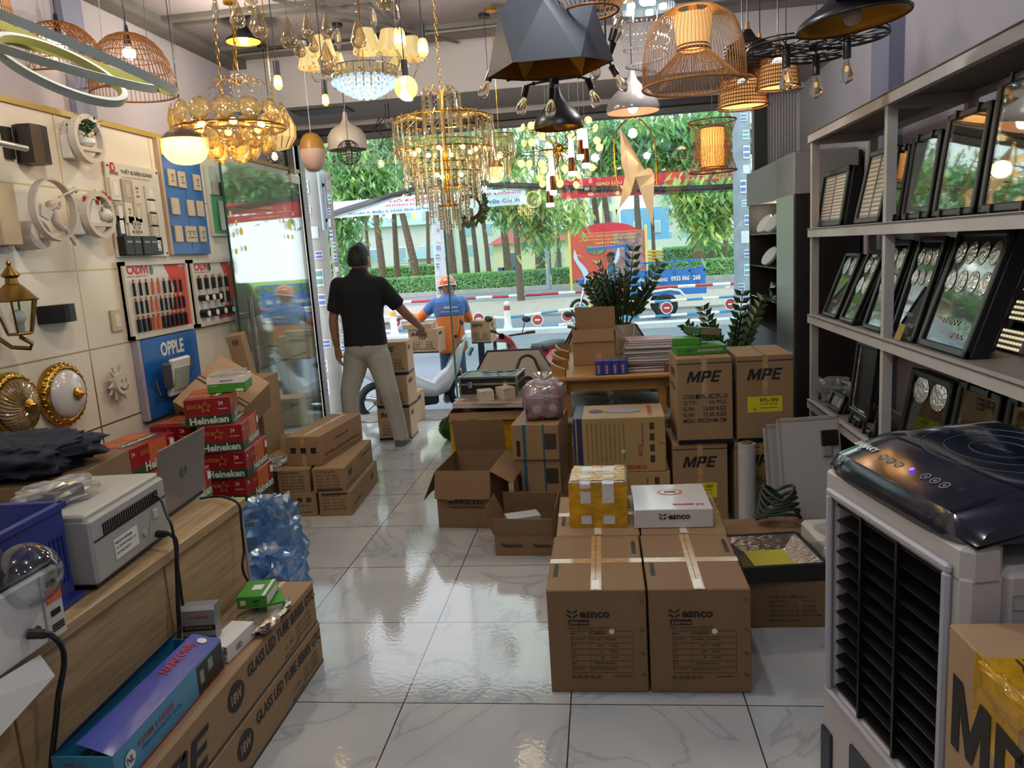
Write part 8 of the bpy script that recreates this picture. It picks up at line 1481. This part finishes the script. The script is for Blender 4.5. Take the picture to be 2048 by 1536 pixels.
# --- bare bulbs
for (l_, px, py, rr_, kd, Y) in (('lit tubular bulb in a black socket left of the beaded bowl', 556, 165, .017, 'tube', 3.4), ('smaller lit tubular bulb lower left of the beaded bowl', 651, 200, .014, 'tube', 3.5), ('lit tubular bulb among the pleated shades', 799, 77, .022, 'tube', 3.2), ('lit tubular bulb right of the pleated shades', 846, 95, .02, 'tube', 3.3), ('large lit round globe bulb left of the crystal chandelier', 812, 176, .046, 'ball', 3.1)):
    r, p, k = hang('bulb_pendant', l_, px, py, Y, BLK, .0025, 'bare bulb pendants on black cords', cy_=.1); b = MB(); b.cyl((0, 0, rr_ * (1.7 if kd == 'tube' else .95)), .014, .06, BLK, 14); b.build('socket', r)
    b = MB(); b.lathe([(.001, -rr_ * 1.9), (rr_ * .7, -rr_ * 1.6), (rr_, -rr_), (rr_, rr_), (rr_ * .6, rr_ * 1.8)] if kd == 'tube' else [(rr_ * sin(pi * i / 14), -rr_ * cos(pi * i / 14)) for i in range(14)], mat('bulb_amber_lit', '#ffce8a', .2, emit=1.6, ecol='#ffb45c'), 18); q = b.build('bulb', r, True); b = MB(); b.lathe([(.001, -rr_), (rr_ * .5 + .0005, -rr_ * .9), (rr_ * .5, rr_ * .6)], GLW, 10); b.v = [V((v_.x * 2.02, v_.y * 2.02, v_.z * 1.0)) if kd == 'tube' else V((v_.x * .9, v_.y * 2.05, v_.z)) for v_ in b.v]; b.build('filament', q)
    glow(p, .8, (1, .8, .5), rr_ + .012)
# --- teardrop crystals
DR = thing('teardrop_chandelier', 'chandelier of smoky glass teardrops hanging on beaded strings at the top', 'lamp', Yp(600, -20, 2.9)); SMK = thin('smoky_drop', '#e6d8bc', .16, rough=.03, film=.03)
for i, (px, py, s_) in enumerate(((519, 55, 1.2), (578, 76, 1.25), (600, 100, .9), (614, 60, .95), (655, 60, 1.0), (654, 128, 1.3), (717, 76, 1.2), (627, 92, .8), (475, 36, 1.15), (510, 50, .9), (770, -5, 1.4), (500, 8, .9), (432, 22, .7), (748, 45, .7), (677, 85, .7), (794, 38, .75))):
    c = Yp(px, py, 2.9 + .05 * (i % 4)) - DR.location; b = MB(); fac = i > 11; b.lathe([(.001, -.032 * s_), (.02 * s_, -.025 * s_), (.026 * s_, -.005 * s_), (.016 * s_, .025 * s_), (.004, .06 * s_)] if not fac else [(.001, -.04), (.013, .0), (.01, .03), (.003, .05)], CRY if fac else SMK, 6 if fac else 16, c); q = b.build('glass_drop', DR, not fac)
    b = MB(); z1_ = ZC - DR.location.z; b.tube([c + Z_ * .05, V((c.x, c.y, z1_))], .001, CHR, 4)
    for j in range(1, 7): b.ball(c + Z_ * (.06 + .03 * j), .006 if j % 2 else .004, CRY, 6)
    b.build('bead_string', q)
# --- pleated shade chandelier with beaded bowl
r, p, k = hang('beaded_chandelier', 'chandelier with pleated shades above a bowl of glowing glass beads', 729, 150, 3.9, GOLD, .004); PLT = mat('pleated_shade', '#b8a878', .5, emit=.3, ecol='#ffd98a', var=.25, vscale=40, stretch=(1, 1, .02)); BE = mat('bead_cool', '#cfe0e6', .03, trans=.85, emit=.25, ecol='#cfeaff')
b = MB()
for i in range(30): a = i * pi / 15; b.box((.158 * cos(a), .158 * sin(a), .0), (.012, .022, .055), CRYA, rot=(0, 0, a))
b.build('crystal_rim', r)
for (R_, z, n) in ((.15, -.035, 26), (.125, -.055, 21), (.098, -.073, 16), (.07, -.087, 11), (.042, -.098, 7), (.0, -.102, 1)):
    for i in range(n): a = 2 * pi * i / n; b = MB(); b.ball((R_ * cos(a), R_ * sin(a), z), .0165, BE, 10); b.build('glass_bead', r, True)
b = MB(); hoop(b, .162, .03, .004, CHR); hoop(b, .155, -.03, .003, CHR)
for i in range(8): a = i * pi / 4 + .2; b.tube([(.05 * cos(a), .05 * sin(a), .02), (.16 * cos(a), .16 * sin(a), -.01), (.24 * cos(a), .24 * sin(a), -.02), (.27 * cos(a), .27 * sin(a), .03), (.24 * cos(a), .24 * sin(a), .07)], .006, CRYA, 7)
b.build('arm', r, 'auto'); glow(p + V((0, 0, -.05)), .8, (.85, .95, 1), .03); 
for (px, py, s_) in ((620, 118, 1), (645, 95, 1.05), (672, 122, .8), (733, 84, 1.15), (780, 84, 1.1), (822, 98, 1.05), (798, 122, .8)):
    c = Yp(px, py, 3.9 + (.0 if s_ > .9 else .2)) - p; b = MB(); b.lathe([(.062 * s_, -.045 * s_), (.038 * s_, .05 * s_)], PLT, 24, c); q = b.build('pleated_shade', r); b = MB(); b.ball(c - Z_ * .01, .014, GLO, 8); b.build('bulb', q)
    b = MB(); 
    for i in range(14): a = i * pi / 7; b.ball(c + V((.062 * s_ * cos(a), .062 * s_ * sin(a), -.05 * s_)), .0055, CRY, 6)
    b.build('bead_fringe', q)
# --- big crystal chandelier
r, p, k = hang('crystal_chandelier', 'large tiered crystal chandelier with gold frame and long prisms', 893, 340, 4.3, None); chain_(r, (0, 0, .41), (0, 0, ZC - p.z))
def tier(R_, z0_, L_, n, m, sc_=1.0, beads=True, name='crystal_prism', ph=0, parent=None, wob=.012):
    b = MB(); rr = random.Random(int(R_ * 1000) + n)
    for i in range(n):
        a = 2 * pi * i / n + ph; l2 = L_ * (1 + .12 * (i % 2)); b.box((R_ * cos(a), R_ * sin(a), z0_ - l2 / 2 + wob * (i % 3)), (.007 * sc_, .013 * sc_, l2), m, .0022, rot=(0, 0, a))
        if name == 'crystal_prism': b.build(name, parent or r); b = MB()
    if name != 'crystal_prism': tag(b.build(name, parent or r), kind='stuff')
    if beads:
        b = MB()
        for i in range(n): a = 2 * pi * (i + .5) / n + ph; [b.ball((R_ * .97 * cos(a), R_ * .97 * sin(a), z0_ - L_ * j / 8), .0048, CRY, 5) for j in range(1, 8, 1 if n < 30 else 2)]
        b.build('bead_string', parent or r)
tier(.105, .40, .19, 13, CRYA); tier(.275, .255, .20, 36, CRYA); tier(.235, .13, .2, 32, CRYA, ph=.1); tier(.18, .02, .2, 24, CRYA, ph=.05, name='inner_prisms'); tier(.11, -.1, .17, 16, CRYA); tier(.055, -.2, .13, 9, CRYA)
b = MB()
for (R_, z) in ((.275, .265), (.235, .14), (.18, .03), (.11, -.09), (.055, -.19), (.27, .1), (.2, -.02)): hoop(b, R_, z, .004, GOLD)
for i in range(36): a = 2 * pi * i / 36; b.tube([(.1 * cos(a), .1 * sin(a), .27), (.2 * cos(a), .2 * sin(a), .295), (.275 * cos(a), .275 * sin(a), .25)], .0022, GOLD, 4)
for i in range(13): a = 2 * pi * i / 13; b.tube([(.02 * cos(a), .02 * sin(a), .40), (.07 * cos(a), .07 * sin(a), .435), (.105 * cos(a), .105 * sin(a), .395)], .002, GOLD, 4)
b.tube([(0, 0, .42), (0, 0, -.2)], .012, GOLD, 10); b.build('gold_frame', r, 'auto')
for i in range(8): bulb(r, .1, .013, GLO, x=.17 * cos(i * .785), y=.17 * sin(i * .785))
for i in range(3): bulb(r, -.03, .013, GLO, x=.08 * cos(i * 2.1), y=.08 * sin(i * 2.1))
glow(p + V((0, 0, .1)), 2.2, (1, .76, .42), .03); glow(p + V((0, -.36, .0)), 2.5, (1, .76, .42), .1)
r, p, k = hang('crystal_lamp', 'small two tier gold framed crystal lamp right of the large chandelier', 1000, 310, 4.9, GOLD, .002); tier(.095, .12, .13, 16, CRYA, 1.2, False); tier(.06, -.01, .12, 10, CRYA, 1.2, False); b = MB(); hoop(b, .095, .12, .004, GOLD); hoop(b, .095, -.0, .003, GOLD); hoop(b, .06, -.01, .003, GOLD); b.build('gold_frame', r); bulb(r, -.0, .02, GLO)
# --- wreath
b = MB(); b.tube([(.09 * cos(a * pi / 12), 0, .09 * sin(a * pi / 12)) for a in range(-9, 12)], .016, mat('wreath_twig', '#5a2f1c', .8, var=.3, vscale=20), 8); r = thing('hanging_wreath', 'twig wreath with green leaves hung on the glass under the chandelier', 'wreath', Yp(940, 415, 6.3)); b.build('twig_ring', r, 'auto'); b = MB(); rr = random.Random(6); WG = mat('wreath_green', '#3f5a26', .5)
for i in range(70): a = rr.uniform(-2.2, 1.3); c = V((.1 * cos(a), -.01, .1 * sin(a))); d = V((cos(a + rr.uniform(-.8, .8)), rr.uniform(-.4, .1), sin(a + rr.uniform(-.8, .8)))).normalized(); s_ = d.cross(Y_).normalized() * .012; b.add([c, c + d * .04 + s_, c + d * .075, c + d * .04 - s_], [(0, 1, 2, 3)], WG)
b.build('leaves', r); b = MB(); b.tube([(0, .1, .1), (.0, .15, .45)], .0015, BLK, 4); b.build('string', r)
# --- polyhedron
r, p, k = hang('geometric_pendant', 'large faceted dark grey pendant with gold inside', 1096, 62, 3.0, BLK, .003); FC = mat('facet_grey', '#373b42', .5); lay = [[V((.1 * cos(a), .1 * sin(a), .17)) for a in [2 * pi * i / 6 for i in range(6)]], [V((.195 * cos(a), .195 * sin(a), .05)) for a in [2 * pi * (i + .5) / 6 for i in range(6)]], [V((.235 * cos(a), .235 * sin(a), -.125 - .02 * (a > 3))) for a in [2 * pi * i / 6 for i in range(6)]]]
for (m, sc_, nm) in ((FC, 1, 'faceted_shell'), (GIN, .975, 'gold_lining')):
    b = MB(); P = [v * sc_ for L_ in lay for v in L_]; F_ = [tuple(range(6))]
    for l in range(2):
        for i in range(6):
            j = (i + 1) % 6; A_, B_ = l * 6, (l + 1) * 6
            if l % 2 == 0: F_ += [(A_ + i, A_ + j, B_ + i), (A_ + j, B_ + j, B_ + i)]
            else: F_ += [(A_ + i, A_ + j, B_ + j), (A_ + i, B_ + j, B_ + i)]
    b.add(P, F_, m); b.build(nm, r)
# --- spider lamps with edison bulbs
def spider(label, hub, ends, Y):
    H_ = Yp(*hub, Y); r = thing('spider_chandelier', label, 'lamp', H_, group='black spider arm chandeliers'); b = MB(); b.cyl((0, 0, -.02), .02, .04, BLK, 14); b.tube([(0, 0, 0), (0, 0, ZC - H_.z)], .005, BLK, 6); b.build('hub', r)
    for i, e in enumerate(ends):
        E_ = Yp(e[0], e[1], Y + .06 * ((i % 3) - 1)) - H_; q = V((E_.x * .75, E_.y + .02, E_.z * .2)); b = MB(); b.tube([(0, 0, 0), q, E_], .0045, BLK, 6); b.ball(q, .009, BLK, 8); d = (V(((e[2] if len(e) > 2 else 0) , 0, -1 if len(e) < 4 else e[3]))).normalized(); b.tube([E_, E_ + d * .045], .014, BLK, 10); a_ = b.build('arm', r, 'auto')
        b = MB(); T_ = [E_ + d * t for t in (.045, .06, .085, .105, .12)]; b.tube(T_, [.009, .014, .023, .019, .003], BULB, 12); bb = b.build('bulb', a_, True); b = MB(); [b.tube([E_ + d * .05 + X_ * x, E_ + d * .09 + X_ * x * 1.5], .0009, mat('filament', '#e0a850', .3, emit=.8), 4) for x in (-.004, .004)]; b.build('filament', bb)
spider('black spider arm chandelier with clear bulbs under the faceted pendant', (1108, 160), ((984, 140, -.5), (1053, 172, -.3), (1103, 176, -.1), (1175, 158, .3)), 3.25)
spider('black spider arm chandelier with four clear bulbs left of the bamboo dome', (1212, 112), ((1222, 82, .35, 1), (1218, 108, .4, .9), (1222, 132, .55), (1198, 98, -.2)), 3.3)
# --- crystal rain
r, p, k = hang('crystal_rain_lamp', 'ceiling lamp with mirrored plate and raining crystal beads', 1290, 16, 4.7, None); b = MB(); b.lathe([(.17, 0), (.175, .02), (.0, .025)], CHR, 36); b.lathe([(.001, -.001), (.17, 0)], CHR, 36); b.tube([(0, 0, .02), (0, 0, ZC - p.z)], .05, CHR, 14); b.build('mirror_plate', r, 'auto'); b = MB(); [b.cyl((.1 * cos(i * 1.256), .1 * sin(i * 1.256), -.012), .022, .01, GLW, 14) for i in range(5)]; b.build('spot', r); b = MB(); b2 = MB()
for i in range(150): t = i / 150; a = t * 26; R_ = .16 * (1 - .35 * t); c = V((R_ * cos(a), R_ * sin(a), -.05 - .28 * t - .18 * (t > .8) * (t - .8) * 3)); b.ball(c, .0065 if t < .7 else .011, CRY, 5); (b2.tube([c, (c.x, c.y, 0)], .0005, CHR, 3) if i % 3 == 0 else None)
tag(b.build('crystal_beads', r), kind='stuff'); tag(b2.build('bead_wires', r), kind='stuff'); glow(p + V((0, 0, -.04)), 1.5, (.9, .95, 1), .03)
# --- bamboo pieces
r = rattan('bamboo cone pendant cut by the top edge right of the faceted pendant', 1180, 24, 2.9, .1, .2, 40, prof=[(.05, .2), (.2, .14), (.1, 0)], lit=False)
r, p, k = hang('bamboo_pendant', 'big bamboo dome pendant with hourglass inner shade and lit bulb', 1388, 172, 3.6, BLK, .003, 'woven rattan and bamboo pendants', cy_=.36); R_ = .222; b = MB(); ribs(b, [(R_, 0), (R_ * .99, .1), (R_ * .93, .19), (R_ * .78, .265), (R_ * .5, .31), (R_ * .3, .32)], 84, .0016, BAM); b.build('outer_ribs', r); b = MB(); ribs(b, [(R_ * .98, .0), (R_ * .28, .15)], 70, .0016, BAM); b.build('cone_ribs', r); b = MB(); b.lathe([(R_ * .3, .155), (R_ * .38, .29)], PAPER, 40); b.build('inner_shade', r); b = MB(); hoop(b, R_, 0, .006, BAM); hoop(b, R_ * .3, .15, .006, RATD); hoop(b, R_ * .3, .165, .004, RATD); hoop(b, R_ * .3, .32, .004, BAM); b.build('hoop', r); b = MB(); b.cyl((0, 0, .26), .02, .07, RATD, 12); b.build('socket', r); bulb(r, .225, .034, GLW); glow(p + V((0, -.06, .23)), .8, (1, .8, .5), .02)
r, p, k = hang('bamboo_lantern', 'angular bamboo lantern with glowing slatted core by the right window edge', 1425, 293, 5.2, BLK, .002, 'woven rattan and bamboo pendants', cy_=.1); H_ = .155; W_ = .148
def hexr(b, P, n, m, rr_): 
    for k in range(n): a = 2 * pi * k / n; b.tube([(q * cos(a), q * sin(a), z) for q, z in P], rr_, m, 4)
b = MB(); hexr(b, [(W_, H_), (.085, -.03), (.07, -.135)], 44, BAM, .0014); hexr(b, [(.07, H_ * .8), (.12, 0), (.07, -.13)], 40, BAM, .0012); hexr(b, [(.1, -.0), (W_, -H_)], 44, BAM, .0014); b.build('bamboo_ribs', r); b = MB(); hoop(b, W_, H_, .005, RATD); hoop(b, W_, -H_, .005, RATD); hoop(b, .075, H_ * .75, .004, RATD); hoop(b, .075, -.13, .004, RATD); b.build('hoop', r); b = MB(); b.lathe([(.072, -.125), (.072, .11)], mat('lit_slats', '#eeb868', .6, emit=.9, ecol='#ffb050'), 28); b.build('lit_core', r)
bell = lambda R_, H_: [(R_ * .12, H_), (R_ * .3, H_ * .8), (R_ * .85, H_ * .62), (R_ * .95, H_ * .3), (R_, 0)]
for (l_, px, py, Y, R_, m, lt_) in (('lowest woven rattan bell pendant glowing inside beside the lintel', 1486, 214, 4.2, .125, RAT, 1), ('rattan bell pendant glowing inside behind the wheel lamp bulbs', 1556, 176, 4.0, .1, RAT, 1), ('dark mesh woven pendant above the rattan bells', 1496, 146, 4.1, .13, mat('dark_mesh', '#241a14', .5), 0), ('upper rattan bell pendant half hidden by the mesh pendants', 1520, 160, 4.5, .12, RAT, 1)):
    r = rattan(l_, px, py, Y, R_, .2, 56, m=m, lit=bool(lt_), rings=14, prof=bell(R_, .2), neck=False); b = MB(); b.lathe([(R_ * .93, .01), (R_ * .88, .1)], PAPER if lt_ else RATD, 30); b.build('lining', r)
# --- wheel lamps
for (l_, px, py, R_, Y) in (('left black wheel lamp with cross wires and hanging bulb', 1572, 94, .145, 3.3), ('middle black wheel lamp with two bulbs', 1632, 112, .125, 3.5), ('right black wheel lamp below the gold pendant', 1694, 76, .15, 3.3)):
    r, p, k = hang('wheel_pendant', l_, px, py, Y, BLK, .002, 'black wheel shaped pendants'); b = MB(); hoop(b, R_, 0, .006, BLK, 40); hoop(b, R_, .015, .003, BLK, 40); hoop(b, .03, 0, .004, BLK, 12)
    for i in range(12): a = i * pi / 6; b.tube([(.03 * cos(a), .03 * sin(a), 0), (R_ * cos(a + .35), R_ * sin(a + .35), 0)], .0025, BLK, 4); b.tube([(.03 * cos(a), .03 * sin(a), 0), (R_ * cos(a - .35), R_ * sin(a - .35), 0)], .0025, BLK, 4)
    b.build('wheel_frame', r); b = MB(); b.cyl((0, 0, -.075), .016, .075, BLK, 12); b.build('socket', r); bulb(r, -.115, .028, BULB, 'edison'); bulb(r, -.115, .006, mat('filament', '#e0a850', .3, emit=.8), 'tube', name='filament')
# --- firefly chandelier
r, p, k = hang('firefly_chandelier', 'branching gold chandelier with many glowing cream petal lamps', 1119, 297, 5.4, GOLD, .002); b = MB(); b.ball((0, 0, 0), .03, GOLD, 14); b.build('hub', r, True); PT = mat('petal_glow', '#f0d49a', .4, emit=.75, ecol='#ffd890'); rr = random.Random(12)
pet = [(85, 1020), (155, 1005), (195, 990), (610, 960), (665, 1025), (95, 1145), (160, 1140), (680, 1125), (700, 1180), (75, 1310), (140, 1310), (240, 1310), (300, 1235), (425, 1350), (255, 1360), (225, 1420), (245, 1470), (370, 1420), (385, 1470), (530, 1400), (515, 1480), (640, 1340), (240, 1090), (460, 1230), (480, 1100), (320, 1500)]
for i, (x, y) in enumerate(pet):
    c = Yp(1024 + x / 4, y / 4, 5.4 + rr.uniform(-.25, .25)) - p; m_ = c * .55 + V((rr.uniform(-.04, .04), 0, rr.uniform(-.04, .04))); b = MB(); b.tube([(0, 0, 0), m_, c], [.004, .003, .002], GOLD, 5); a_ = b.build('branch', r, 'auto'); b = MB(); b.T = M.Translation(c) @ Euler((R(80), rr.uniform(-.8, .8), rr.uniform(-.8, .8))).to_matrix().to_4x4(); b.lathe([(.001, -.008), (.02, -.004), (.027, .0), (.02, .004), (.001, .006)], PT, 16); b.build('petal_lamp', a_, True)
glow(p, 1.0, (1, .8, .5), .04)
for i, (px, py, h_) in enumerate(((1143, 315, .23), (1160, 280, .24), (1171, 297, .24), (1104, 352, .24), (1099, 382, .2))):
    r, p, k = hang('acrylic_tube_lamp', ['middle glowing tube lamp in front of the firefly chandelier', 'upper left glowing tube lamp of the right pair', 'upper right glowing tube lamp of the right pair', 'low glowing tube lamp with bronze middle', 'lowest glowing tube lamp over the street lamp post'][i], px, py, 5.1, GREY, .0012, 'glowing acrylic tube lamps', cy_=h_ / 2); WG_ = mat('tube_glow', '#fff8ea', .3, emit=2.2, ecol='#fff4dd'); b = MB(); b.lathe([(.014, h_ * .5), (.02, -.0)], WG_, 16, cap=True); b.lathe([(.027, -h_ * .38), (.027, -h_ * .5)], WG_, 16, cap=True); b.build('lit_ends', r); b = MB(); b.lathe([(.02, 0), (.024, -h_ * .38)], mat('tube_bronze', '#6b4426', .2, .8), 16); b.build('bronze_sleeve', r)
# --- bird lamp
r, p, k = hang('bird_lamp', 'gold arch lamp holding two glowing folded paper birds', 1268, 300, 5.0, GREY, .0012, cy_=.19); kk = 5.0 * 1.03 / FPX; Pq = lambda px, py, dy=0: V(((px - 1268) * kk, dy, (300 - py) * kk)); b = MB()
b.tube([Pq(1237, 368), Pq(1231, 320), Pq(1232, 285), Pq(1238, 262), Pq(1252, 248), Pq(1268, 243), Pq(1285, 250), Pq(1299, 268), Pq(1307, 295), Pq(1308, 367), Pq(1272, 367)], .005, GOLD, 8); b.tube([Pq(1233, 322), Pq(1252, 324)], .004, GOLD, 6); b.build('arch', r, 'auto'); PB = mat('paper_lit', '#ddc9a6', .7, emit=.22, ecol='#ffd8a0', spec=.2); PBS = mat('paper_plain', '#c2ab94', .8, spec=.2)
def bird(pts, faces, nm, m1, m2):
    b = MB(); q = [Pq(*t) for t in pts]
    for i, f in enumerate(faces): b.add([q[j] for j in f], [tuple(range(len(f)))], m2 if i in nm else m1)
    return b.build('paper_bird', r)
bird([(1244, 258, -.0), (1252, 300, -.07), (1289, 340, .0), (1243, 318, -.03), (1275, 325, -.06), (1250, 345, .03), (1236, 405, 0), (1262, 375, .04), (1230, 425, 0)], [(0, 1, 2), (0, 3, 1), (1, 4, 2), (3, 5, 6, 7, 4, 1), (0, 5, 3), (4, 7, 5, 2)], (0,), PB, PBS)
bird([(1298, 334, 0), (1303, 346, 0), (1290, 350, .03), (1302, 412 - 50, -.04), (1275, 430 - 60, -.03), (1298, 440, 0), (1306, 455, 0), (1258, 382, .02), (1268, 350, -.08), (1262, 385, -.05), (1284, 338, -.02)], [(0, 1, 10), (10, 1, 3, 4, 8), (4, 3, 5), (8, 4, 7), (8, 10, 2, 7)], (3,), PB, PBS)
b = MB(); b.prism([(0, 0), (.012, 0), (.004, -.04)], (0, .01, 0), RATD, Pq(1230, 405)); b.prism([(0, 0), (.012, 0), (.014, -.045)], (0, .01, 0), RATD, Pq(1297, 438)); b.tube([Pq(1287, 338), Pq(1296, 333), Pq(1308, 345)], .003, GOLD, 5); b.build('tail_tip', r); bulb(r, -.06, .02, mat('bird_bulb', '#fff0c8', .3, emit=5, ecol='#ffd890'), x=-.03, y=-.02); glow(p + V((0, -.12, -.03)), .5)
